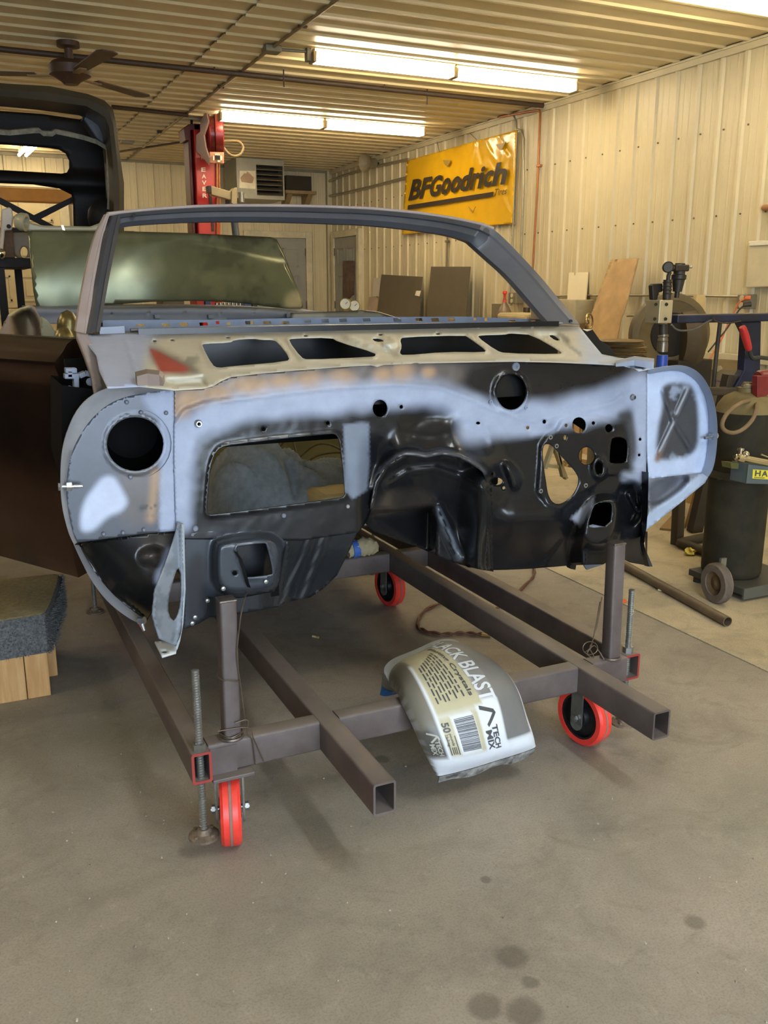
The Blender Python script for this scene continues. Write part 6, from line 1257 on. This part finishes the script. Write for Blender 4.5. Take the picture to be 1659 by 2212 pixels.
kn = MB().lathe(HB(1600, 990, -.01), (-.6, 0, .15), [(0, -.012), (.016, -.012), (.018, 0), (.014, .02), (.008, .024), (.008, .036), (0, .036)], 16); kn.lathe(HB(1600, 974, -.01), (0, 0, 1), [(0, -.02), (.006, -.02), (.006, 0), (.013, .002), (.013, .012), (0, .014)], 14); kn.sphere(HB(1612, 981, -.015), .013, 12)
obj('chrome_knobs', kn, m_chr, hb_, smooth=True)
obj('pin_rod', MB().cyl(HB(1645, 982, -.03), HB(1690, 1000, -.03), .003, n=8).sphere(HB(1645, 982, -.03), .0045, 8), m_chr, hb_, smooth=True)
obj('clamp_plate', MB().prism([HB(u, v, .05) for u, v in ((1578, 1000), (1596, 1001), (1596, 1013), (1580, 1012))], (0, .05, 0)), m_hb2, hb_)
# ================================================================ RED LIFT POST
m_lr = mat('lift_red', S(186, 40, 34), rough=.32, var=.12, scale=5); m_lrd = mat('lift_dark_red', S(96, 34, 30), rough=.45, var=.15); m_lb = mat('lift_bracket_brown', S(82, 60, 50), rough=.5, var=.15)
LY = 10.0; LP = lambda u, v, dy=0: PY(u, v, LY+dy)
pa, pb_ = LP(419, 300), LP(466, 300)
lf = thing('lift_post', 'tall red vehicle lift post with white vertical lettering', 'lift', ((pa.x+pb_.x)/2, LY+.1, 0))
ztl = LP(440, 268).z
obj('column', MB().box2((pa.x, LY, 0), (pb_.x, LY+.30, ztl)), m_lr, lf, bevel=.012)
sx0 = LP(404, 300, .1).x
obj('side_channel', MB().box2((sx0, LY+.05, 0), (pa.x-.018, LY+.28, ztl-.02)).box2((pa.x-.03, LY+.12, 0), (pa.x, LY+.28, ztl-.05)), m_lrd, lf, bevel=.006)
obj('top_cap', MB().prism([LP(u, v, .0) for u, v in ((397, 277), (408, 268), (432, 268), (432, 280), (412, 281), (408, 303), (401, 303))], (0, .26, 0)), m_lrd, lf, bevel=.004)
obj('base_plate', MB().box2((sx0-.2, LY-.15, 0), (pb_.x+.25, LY+.5, .02)), m_lrd, lf)
obj('reel_drum', MB().lathe(LP(463, 290, -.12), (1, -.25, 0), [(0, -.07), (.20, -.07), (.21, -.05), (.175, -.04), (.175, .0), (.21, .01), (.21, .085), (.18, .095), (0, .095)], 36), mat('reel_red', S(110, 30, 28), rough=.3), lf, smooth=True)
obj('reel_bracket', MB().prism([LP(u, v, -.36) for u, v in ((442, 244), (446, 244), (450, 262), (446, 275), (440, 292), (444, 318), (452, 340), (450, 356), (438, 340), (424, 328), (423, 292), (432, 284), (432, 262))], (.02, .02, 0)), m_lb, lf, bevel=.003)
obj('reel_ear', MB().prism([LP(u, v, -.05) for u, v in ((462, 250), (467, 245), (473, 250), (476, 268), (458, 268))], (0, .03, 0)), m_lb, lf)
obj('hanger_bar', MB().tube([LP(442, 243, -.1), LP(462, 240, -.05), LP(460, 262, -.05)], .018, 8), m_lb, lf)
gd = obj('roller_guide', MB().prism([LP(u, v, -.30) for u, v in ((453, 328), (484, 329), (484, 353), (454, 352))], (0, .04, 0)), mat('guide_tan', S(186, 124, 92), rough=.5), lf, bevel=.004)
for q in (((464, 332), (475, 335)), ((460, 336), (463, 346)), ((476, 336), (480, 346)), ((470, 346), (476, 350))): obj('guide_roller', MB().prism([LP(q[0][0], q[0][1], -.315), LP(q[1][0], q[0][1], -.315), LP(q[1][0], q[1][1], -.315), LP(q[0][0], q[1][1], -.315)], (0, .02, 0)), mat('roller_white', S(226, 214, 190), rough=.4), gd)
obj('guide_slot', MB().prism([LP(u, v, -.308) for u, v in ((465, 337), (475, 337), (475, 345), (465, 345))], (0, .01, 0)), m_dark, gd)
m_lw = mat('lift_lettering', S(232, 214, 196), rough=.5)
for ch_, vc, uc in (('W', 340, 438), ('E', 366.5, 439.5), ('A', 381, 440.5), ('V', 394.5, 441), ('E', 408, 442), ('R', 422.5, 442.5)):
    f_ = lambda a, c: LP(uc-5+10*a, vc+4.6-9.2*c, -.003); obj('letter', map_text(ch_, f_, (0, 0, 1, 1), bold=.03), m_lw, lf, fixn=False)
obj('copper_lines', MB().tube([LP(468, 352, -.02), LP(469, 430, -.02), LP(470, 660, -.02)], .012, 8).tube([LP(473, 345, .05), LP(474, 430, .05), LP(475, 660, .05)], .010, 8), m_cu, lf, smooth=True)
arm = obj('swing_arm', MB().prism([LP(u, v, -.35) for u, v in ((456, 401), (500, 414), (499, 432), (457, 420))], (0, .10, 0)), mat('arm_tan', S(176, 160, 122), rough=.5, var=.08), lf, bevel=.006)
obj('arm_plate', MB().prism([LP(u, v, -.38) for u, v in ((501, 412), (507, 405), (512, 405), (512, 442), (509, 444), (500, 438))], (0, .14, 0)), mat('arm_tan', S(176, 160, 122)), arm, bevel=.004)
obj('pivot_pin', MB().lathe(LP(522, 437, -.3), (0, 0, 1), [(0, 0), (.030, 0), (.030, .085), (.036, .086), (.036, .10), (0, .10)], 18), m_zinc, arm, smooth=True)
obj('arm_end', MB().prism([LP(u, v, -.37) for u, v in ((450, 401), (456, 401), (457, 415), (452, 416))], (0, .12, 0)), m_dk, arm)
obj('lower_link', MB().prism([LP(u, v, -.30) for u, v in ((490, 428), (500, 433), (500, 442), (512, 445), (512, 447), (490, 440))], (0, .06, 0)), m_dk, arm)
obj('black_band', MB().prism([LP(u, v, -.01) for u, v in ((451, 416), (457, 416), (463, 500), (458, 500))], (0, .02, 0)), m_dk, lf)
obj('reel_hose', MB().tube(smooth_pts([LP(480, 305, -.1), LP(500, 304, -.1), LP(516, 306, -.1), LP(525, 318, -.1), LP(520, 332, -.1), LP(508, 337, -.1), LP(494, 332, -.1), LP(481, 316, -.1)], 6), .014, 8), mat('tan_hose', S(112, 94, 58), rough=.5), lf, smooth=True)
obj('drop_hose', MB().tube(smooth_pts([LP(409, 244, .3), LP(413, 252, .2), LP(414, 268, .1)], 5), .014, 8), m_dk, lf, smooth=True)
tag(obj('steel_prop', MB().cyl(PY(506, 478, 9.0), Vector((2.70, 8.75, 0)), .035, n=14), mat('prop_bluegrey', S(72, 78, 86), rough=.4)), 'slanted dark grey steel prop standing beside the red lift post', 'prop')
# ================================================================ HEATER, SHELF WITH SPEAKER, HORN
m_hl = mat('heater_steel', S(150, 148, 134), rough=.4, metal=.5, var=.08, scale=6); HY = 12.65; HP = lambda u, v, dy=0: PY(u, v, HY+dy)
a, b_ = HP(513, 428), HP(613, 347)
ht = thing('unit_heater', 'grey ceiling hung gas heater with dark louvres in the far corner', 'heater', ((a.x+b_.x)/2, HY+.3, b_.z))
x55 = HP(554, 380).x; xl2 = HP(611, 380).x; z0, z1 = HP(560, 422).z, HP(560, 356).z
obj('casing', MB().box2((a.x, HY, a.z), (x55, HY+.6, b_.z)).box2((x55, HY, z1), (b_.x, HY+.6, b_.z)).box2((x55, HY, a.z), (b_.x, HY+.6, z0)).box2((xl2, HY, z0), (b_.x, HY+.6, z1)).box2((x55, HY+.30, z0), (xl2, HY+.6, z1)), m_hl, ht)
obj('louvre_cavity', MB().box2((x55, HY+.20, z0), (xl2, HY+.21, z1)), m_dark, ht)
for k in range(6):
    z = z0 + (k+.5)*(z1-z0)/6; obj('louvre', MB().prism([(x55+.005, HY+.01, z-.022), (x55+.005, HY+.14, z+.020), (x55+.005, HY+.145, z+.012), (x55+.005, HY+.015, z-.03)], (xl2-x55-.01, 0, 0)), mat('louvre_steel', S(150, 140, 120), rough=.4, metal=.4), ht)
obj('warning_plate', MB().prism([HP(u, v, -.004) for u, v in ((518, 369), (552, 369), (552, 408), (517, 406))], (0, .004, 0)), mat('bright_plate', S(206, 196, 170), rough=.3, metal=.3), ht)
obj('chevron_mark', MB().prism([HP(u, v, -.006) for u, v in ((519, 384), (529, 373), (531, 376), (535, 370), (549, 384), (545, 396), (522, 393))], (0, .002, 0)), mat('chevron_tan', S(196, 160, 124), rough=.4), ht)
for x in (a.x+.08, b_.x-.08): obj('hanger_rod', MB().cyl((x, HY+.3, b_.z), (x, HY+.3, ZC+.01), .01, n=8), m_dk, ht)
sh = thing('wall_shelf', 'small wooden shelf bracketed to the back wall beside the heater', 'shelf', (4.8, 13.3, 2.5))
SP = lambda u, v, dy=0: PY(u, v, 13.15+dy)
a, b_ = SP(617, 417), SP(684, 411)
obj('shelf_board', MB().box2((a.x, 13.15, a.z), (b_.x, 13.49, a.z+.045)), m_wood, sh, bevel=.003)
for u in (624, 668): x = SP(u, 420).x; obj('shelf_bracket', MB().prism([(x, 13.20, a.z), (x, 13.49, a.z), (x, 13.49, a.z-.20), (x, 13.44, a.z-.20)], (.08, 0, 0)), m_wood, sh)
c0, c1 = SP(619, 411), SP(674, 381)
tag(obj('speaker_box', MB().box2((c0.x, 13.17, a.z+.046), (c1.x, 13.46, c1.z)), mat('speaker_cloth', S(58, 52, 42), rough=.9), None, bevel=.01), 'plain dark speaker box on the small wooden shelf', 'speaker')
hc = PX(795, 352, 5.22)
hs_ = tag(obj('horn_speaker', MB().lathe(hc, (-1, -.35, -.1), [(0, -.12), (.06, -.12), (.06, -.05), (.115, .05), (.12, .06), (.10, .045), (.05, -.03), (0, -.03)], 26), mat('horn_tan', S(150, 138, 108), rough=.5), None, smooth=True), 'small round horn speaker high on the right wall near the corner', 'speaker')
obj('horn_bracket', MB().bar(hc + Vector((.10, .02, 0)), Vector((XR-.005, hc.y+.05, hc.z)), .04, .04), m_dk, hs_)
# ================================================================ CEILING: fan, gas pipe, conduit, boxes
m_fan = mat('fan_brown', S(70, 48, 34), rough=.5, var=.2)
fc = Vector((.955, 7.42, 2.80))
fn = thing('ceiling_fan', 'dark brown ceiling fan above the truck cab', 'fan', (fc.x, fc.y, ZC))
obj('fan_hub', MB().lathe((fc.x, fc.y, 2.74), (0, 0, 1), [(0, 0), (.05, .0), (.07, .02), (.145, .06), (.15, .12), (.12, .15), (.03, .17), (.03, .24), (.08, .25), (.08, .285), (0, .29)], 28), m_fan, fn, smooth=True)
for k in range(3):
    a_ = math.radians(40+120*k); d = Vector((math.cos(a_), math.sin(a_), 0)); p_ = Vector((-d.y, d.x, 0))
    bl = obj('fan_blade', MB().prism([fc + d*.24 + p_*.055, fc + d*.80 + p_*.075, fc + d*.84 + p_*.03, fc + d*.84 - p_*.04, fc + d*.80 - p_*.07, fc + d*.24 - p_*.05], (0, 0, .008)), m_fan, fn)
    obj('blade_iron', MB().bar(fc + d*.10 - Vector((0, 0, .005)), fc + d*.30 - Vector((0, 0, .005)), .05, .008), mat('blade_iron', S(130, 112, 84), rough=.4, metal=.5), bl)
m_gp = mat('black_gas_pipe', S(62, 46, 34), rough=.55)
gpz = 2.99
o = tag(obj('gas_pipe', MB().cyl((-3.5, 7.63, gpz), (5.30, 7.76, gpz), .022, n=12), m_gp, None, smooth=True), 'dark gas pipe running across the ceiling past the fan', 'pipe')
for x in (-2, .2, 2.1, 3.6): obj('pipe_hanger', MB().cyl((x, 7.69, gpz), (x, 7.69, ZC), .006, n=6), m_gp, o)
o = tag(obj('ceiling_conduit', MB().tube([(2.35, -1.0, 3.018), (2.33, 7.0, 3.018), (2.36, 10.2, 3.018), (2.40, 13.45, 3.018)], .013, 10), mat('ceiling_conduit_tan', S(150, 134, 98), rough=.45, metal=.3), None, smooth=True), 'long thin conduit running down the ceiling towards the back wall', 'conduit')
for y in (5.0, 6.3, 8.4, 11.0): obj('pipe_strap', MB().box((2.34, y, 3.022), (.06, .03, .026)), m_gp, o)
jb = tag(obj('junction_box', MB().box2((2.27, 6.88, 2.985), (2.39, 7.0, ZC-.022)), m_box, None, bevel=.004), 'small square junction box on the ceiling feeding the middle lights', 'box')
obj('feed_conduit', MB().tube([(2.39, 6.93, 3.012), (2.60, 6.90, 3.012)], .011, 8).box((2.60, 6.9, 2.99), (.03, .06, .09)), m_box, jb)
tag(obj('sprung_pipe', MB().tube([(1.6, 9.62, 3.0), (2.36, 9.72, 3.0)], .02, 8), m_gp, None), 'short dark pipe on the ceiling beside the lift post top', 'pipe')
jb2 = tag(obj('ceiling_plate', MB().box2((2.05, 11.8, 3.0), (2.20, 11.95, ZC-.02)), m_box, None), 'tan square plate on the ceiling near the back wall', 'plate')
tag(obj('wall_run', MB().tube([(1.7, 13.42, 2.985), (2.3, 12.4, 3.01), (2.9, 11.2, 3.012)], .012, 8), m_gp, None), 'thin dark conduit slanting over the far ceiling', 'conduit')
for x, y in ((2.65, 7.6), (4.05, 7.75)): tag(obj('ceiling_hook', MB().cyl((x, y, 2.90), (x, y, ZC-.02), .006, n=6), m_gp), ('thin rod hanging from the ceiling left of the middle lights', 'thin rod hanging from the ceiling below the right middle light')[x > 3], 'rod')
# ================================================================ TRUCK CAB ON A STAND, LEFT
m_cab = mat('cab_black', S(20, 18, 16), rough=.55, var=.25, scale=5, spec=.25); m_cabo = mat('cab_outer', S(60, 54, 42), rough=.38, var=.2, scale=4); m_cabb = mat('cab_blue_black', S(30, 36, 52), rough=.35, var=.3); m_lipc = mat('cab_lip', S(128, 126, 112), rough=.35, metal=.2, var=.3, scale=30)
cab = thing('truck_cab', 'bare black pickup cab shell raised high at the left, open in front', 'truck cab', (.1, 6.7, 1.5))
CB = lambda u, v, y=6.2: PY(u, v, y)
XC_ = .10
def mirror(p): return Vector((2*XC_-p.x, p.y, p.z))
def hoop(outer, inner, y, deep, yi=None):
    R_ = []
    for (a, b_) in zip(outer, inner):
        A = CB(*a, y); B = CB(*b_, yi or y); R_.append([A, A.lerp(B, .5)+Vector((0, -.02, 0)), B, B+Vector((0, deep, 0)), A+Vector((0, deep, 0))])
    M = [[mirror(q) for q in r] for r in R_]; return MB().loft(M + R_[::-1]) if False else MB().loft([r for r in M[::1]] + [r for r in R_[::-1]])
out_ = [(268, 500), (268, 458), (268, 395), (260, 341), (251, 268), (244, 235), (226, 217), (190, 203), (108, 186), (20, 181)]
inn_ = [(246, 500), (246, 458), (246, 395), (243, 341), (236, 275), (228, 255), (212, 243), (186, 229), (90, 216), (20, 209)]
obj('roof_hoop', hoop(out_, inn_, 6.2, .34), m_cabo, cab, smooth=True)
# inner back panel with the rear window; carried to the hidden left half by the same outline mirrored
pl_y = 6.95
def Wp(u, v): p = CB(u, v, pl_y); return (p.x, p.z)
Rt = [Wp(u, v) for u, v in ((20, 241), (90, 246), (172, 258), (182, 254), (192, 232), (214, 244), (236, 262), (243, 330), (248, 400), (250, 500), (160, 500), (159, 442), (155, 421), (127, 408), (72, 400), (20, 398))]
Lt = [(2*XC_-x, z) for x, z in Rt][::-1]
k_ = lambda p: (p[0]*1000, p[1]*1000)
wn = [Wp(u, v) for u, v in ((20, 312), (108, 319), (128, 322), (143, 331), (150, 346), (150, 362), (144, 373), (132, 376), (20, 369))]
wn = wn + [(2*XC_-x, z) for x, z in wn][::-1]
sheet('back_panel', [k_(p) for p in Rt + Lt], [[k_(p) for p in wn]], lambda a, b_, d: Vector((a/1000, pl_y + d, b_/1000)), m_cab, cab, step=28, solid=.03, depth=lambda P: -.05*np.exp(-((P[:, 1]-2010)/45)**2) - .03*np.exp(-((P[:, 1]-2060)/14)**2))
obj('corner_gusset', MB().prism([CB(u, v, 6.5) for u, v in ((190, 231), (214, 243), (232, 262), (238, 300), (232, 318), (208, 300), (178, 257))], (0, .12, 0)), m_cabb, cab, bevel=.01)
lp_ = [(20, 282), (72, 277), (85, 277), (92, 283), (112, 284), (120, 279), (145, 284), (180, 292), (208, 301), (226, 312), (240, 330), (246, 352)]
Rl = [CB(u, v, 6.42) for u, v in lp_]; pts_l = [mirror(p) for p in Rl][::-1][:-1] + Rl
obj('header_lip', MB().loft([[p, p+Vector((0, .05, .012)), p+Vector((0, .05, -.012)), p+Vector((0, -.006, -.030))] for p in pts_l]), m_lipc, cab, smooth=True)
obj('pillar_edge', MB().loft([[CB(u-4, v, 6.40), CB(u+4, v, 6.38), CB(u+4, v, 6.40), CB(u-4, v, 6.43)] for u, v in ((233, 318), (234, 360), (234, 400), (236, 430), (235, 452))]), m_lipc, cab, smooth=True)
for sgn in (0, 1):
    q = [[CB(u, v, 6.25), CB(u, v, 6.25)+Vector((-.012, 0, 0)), CB(u2, v2, 6.95)+Vector((-.012, 0, 0)), CB(u2, v2, 6.95)] for u, v, u2, v2 in ((266, 500, 250, 500), (266, 458, 250, 458), (266, 395, 249, 395), (258, 341, 246, 341), (249, 272, 238, 280))]
    if sgn: q = [[mirror(p) for p in r] for r in q]
    obj('side_skin', MB().loft(q), m_cab, cab, smooth=True)
roof = [[CB(u, v, 6.2)+Vector((0, .3, 0)), CB(u2, v2, 6.95)+Vector((0, .05, .0))] for u, v, u2, v2 in ((249, 268, 240, 275), (226, 217, 214, 248), (190, 203, 182, 236), (108, 186, 100, 226), (20, 181, 20, 222))]
RF = [[r[0], r[1], r[1]-Vector((0, 0, .015)), r[0]-Vector((0, 0, .015))] for r in roof]; RF = [[mirror(p) for p in r] for r in RF] + RF[::-1]
sb_ = MB().prism([CB(u, v, 7.0) for u, v in ((0, 426), (0, 440), (98, 490), (122, 490))], (0, .04, 0)).prism([CB(u, v, 7.05) for u, v in ((158, 424), (160, 436), (88, 473), (66, 468))], (0, .04, 0))
obj('cross_brace', sb_, m_cab, cab)
obj('wheel_housing', MB().sphere(CB(228, 472, 6.5), .13, 16, (.9, .6, 1.0)), m_cab, cab, smooth=True)
cst = thing('cab_stand', 'black steel stand holding up the truck cab behind the trunk lid', 'stand', (.1, 6.6, 0))
zc_ = CB(260, 500, 6.3).z
obj('stand_top', MB().box2((-.95, 6.2, zc_-.06), (1.12, 7.1, zc_-.002)), m_cab, cst)
for x in (-.85, 1.0):
    for y in (6.3, 7.0): obj('leg', MB().bar((x, y, 0), (x, y, zc_-.06), .06, .06, up=(0, 1, 0)), m_cab, cst)
# yellow hoist beam behind the cab
bmx = thing('hoist_beam', 'orange yellow steel beam on a post behind the truck cab', 'beam', (-1.2, 9.6, 0))
z0, z1 = PY(80, 437, 9.6).z, PY(80, 408, 9.6).z; xr_ = PY(190, 420, 9.6).x
obj('beam', MB().box2((-3.6, 9.55, z0), (xr_, 9.70, z1)), mat('beam_orange', S(196, 138, 56), rough=.5, var=.1), bmx, bevel=.01)
obj('post', MB().box2((xr_-.12, 9.55, 0), (xr_, 9.70, z0)), mat('beam_orange', S(196, 138, 56)), bmx, bevel=.01)
obj('post', MB().box2((-3.6, 9.55, 0), (-3.48, 9.70, z0)), mat('beam_orange', S(196, 138, 56)), bmx, bevel=.01)
# ================================================================ BLACK RACK WITH A PALE CUT-OFF PANEL, LEFT BEHIND THE LID
rk = thing('parts_rack', 'black steel rack at the left edge carrying old body parts', 'rack', (0, 5.5, 0))
RK = lambda u, v, y=5.4: PY(u, v, y)
zr = RK(30, 566).z
obj('shelf', MB().box2((-.9, 5.35, zr-.03), (.42, 5.95, zr+.02)), m_cab, rk, bevel=.003)
lgx = RK(12, 650).x
for x, y in ((RK(2, 600).x, 5.38), (-.85, 5.38), (.38, 5.92), (-.85, 5.92)): obj('leg', MB().bar((x, y, 0), (x-.0, y, zr-.03), .04, .04, up=(0, 1, 0)), m_cab, rk)
m_pale = mat('pale_panel_paint', S(168, 164, 138), rough=.4, var=.1, scale=6, metal=.1)
cpn = thing('cowl_section', 'pale cut off body section lying on the black rack behind the trunk lid', 'body panel', (.3, 5.5, zr))
obj('long_panel', MB().prism([RK(u, v, 5.3) for u, v in ((30, 464), (45, 470), (70, 482), (95, 487), (150, 488), (195, 489), (220, 480), (236, 462), (246, 470), (240, 500), (64, 500), (40, 490))], (0, .12, 0)), m_pale, cpn, bevel=.01)
obj('upright_flange', MB().prism([RK(u, v, 5.25) for u, v in ((4, 452), (20, 447), (26, 452), (29, 468), (26, 497), (11, 498), (7, 540), (4, 556), (-4, 556), (2, 500))], (0, .08, 0)), mat('pale_flange_paint', S(176, 164, 146), rough=.45, var=.08), cpn, bevel=.006)
obj('end_tube', MB().lathe(RK(36, 477, 5.22), (1, -.5, -.2), [(0, 0), (.035, 0), (.045, .02), (.045, .05), (.030, .05), (.028, .02), (0, .02)], 20), m_pale, cpn, smooth=True)
obj('bolt_hole', MB().cyl(RK(19, 489, 5.24), RK(19, 489, 5.26), .011, n=12), m_dark, cpn)
for u, v in ((48, 480), (135, 493)): obj('worn_spot', MB().prism([RK(u-3, v-6, 5.295), RK(u+2, v-7, 5.295), RK(u+6, v+5, 5.295), RK(u, v+4, 5.295)], (0, .006, 0)), mat('worn_bright', S(214, 216, 186), rough=.25, metal=.4), cpn)
obj('box_section', MB().box2((RK(6, 500).x, 5.42, zr+.021), (RK(28, 500).x, 5.8, RK(20, 496).z)), mat('rusty_brown', S(92, 70, 48), rough=.7, var=.3, scale=16), cpn, bevel=.006)
fpv = sheet('rear_bracket', [(26, 502), (64, 502), (64, 556), (40, 558), (30, 552), (26, 530)], [circ(52, 545, 8, 12, 14)], lambda u, v, d: RK(u, v, 5.5), mat('bracket_taupe', S(126, 112, 86), rough=.5, var=.2), cpn, step=5, solid=.01)
obj('chrome_knob', MB().sphere(RK(0, 548, 5.2), .028, 14), m_chr, cpn, smooth=True)
# ================================================================ FAR TABLE UNDER THE LID, GAUGES BEHIND THE QUARTER PANEL
zt_ = PY(430, 670, 8).z
tb_ = thing('far_table', 'plain table at the far end seen under the raised trunk lid', 'table', (1.9, 8.2, 0))
obj('table_top', MB().box2((1.1, 8.0, zt_-.04), (2.75, 8.6, zt_)), m_wood, tb_)
for x in (1.15, 2.7):
    for y in (8.05, 8.55): obj('leg', MB().box2((x-.03, y-.03, 0), (x+.03, y+.03, zt_-.04)), m_wood, tb_)
for u0, u1, v, cc_, nm, lb_ in ((424, 441, 648, S(176, 40, 34), 'red_tool_box', 'small red tool box on the far table'), (443, 456, 650, S(52, 66, 120), 'blue_bin', 'small blue bin beside the red tool box'), (528, 543, 652, S(50, 66, 126), 'blue_tray', 'blue tray at the right end of the far table'), (545, 556, 654, S(40, 40, 44), 'black_bin', 'narrow black bin at the right end of the far table'), (350, 398, 650, S(92, 84, 66), 'brown_carton', 'long brown carton at the left of the far table')):
    p0, p1 = PY(u0, v, 8.1), PY(u1, v, 8.1); tag(obj(nm, MB().box2((p0.x, 8.1, zt_), (p1.x, 8.35, p0.z)), mat(nm+'_paint', cc_, rough=.4), None, bevel=.006), lb_, 'box')
m_sock = mat('chrome_socket', S(190, 186, 176), rough=.2, metal=.9)
for i in range(7):
    p = PY(468+i*8.5, 664, 8.15); tag(obj('socket', MB().lathe((p.x, 8.15, zt_), (0, 0, 1), [(0, 0), (.016, 0), (.016, .06), (.011, .06), (.011, .03), (0, .03)], 12), m_sock, None, smooth=True), ('leftmost', 'second from left', 'third from left', 'middle', 'third from right', 'second from right', 'rightmost')[i]+' of the chrome sockets in a row on the far table', 'socket', 'chrome sockets on the far table')
GA = PY(748, 657, 5.5); GB = PY(768, 661, 5.5)
ct = thing('welding_bottle', 'small gas bottle with two round brass gauges behind the car body', 'gas bottle', (2.33, 5.62, 0))
obj('bottle', MB().lathe((2.33, 5.62, 0), (0, 0, 1), [(0, 0), (.10, 0), (.10, .95), (.06, 1.04), (.03, 1.06), (.03, 1.12), (0, 1.12)], 26), mat('bottle_grey', S(90, 86, 70), rough=.5), ct, smooth=True)
for p, nm in ((GA, 'left'), (GB, 'right')):
    g_ = obj('gauge', MB().lathe(p + Vector((0, .02, 0)), (-.35, -1, .1), [(0, -.02), (.036, -.02), (.038, .012), (.034, .016), (.032, .010), (0, .010)], 26), mat('gauge_rim', S(176, 158, 100), rough=.3, metal=.6), ct, smooth=True)
    obj('gauge_face', MB().lathe(p + Vector((0, .02, 0)), (-.35, -1, .1), [(0, .0115), (.031, .0115), (.031, .010)], 24), mat('gauge_white', S(214, 210, 186), rough=.4), g_)
    obj('needle', MB().bar(p + Vector((-.004, .005, 0)), p + Vector((.012, .005, .014)), .004, .002), m_dk, g_)
obj('brass_manifold', MB().bar((GA.x, 5.55, GA.z-.05), (GB.x, 5.55, GB.z-.05), .03, .03).cyl((GA.x, 5.55, GA.z-.05), GA+Vector((0, .04, -.02)), .01).cyl((GB.x, 5.55, GB.z-.05), GB+Vector((0, .04, -.02)), .01).cyl((2.33, 5.62, 1.1), (2.33, 5.56, GA.z-.05), .014), mat('brass', S(190, 160, 100)), ct)
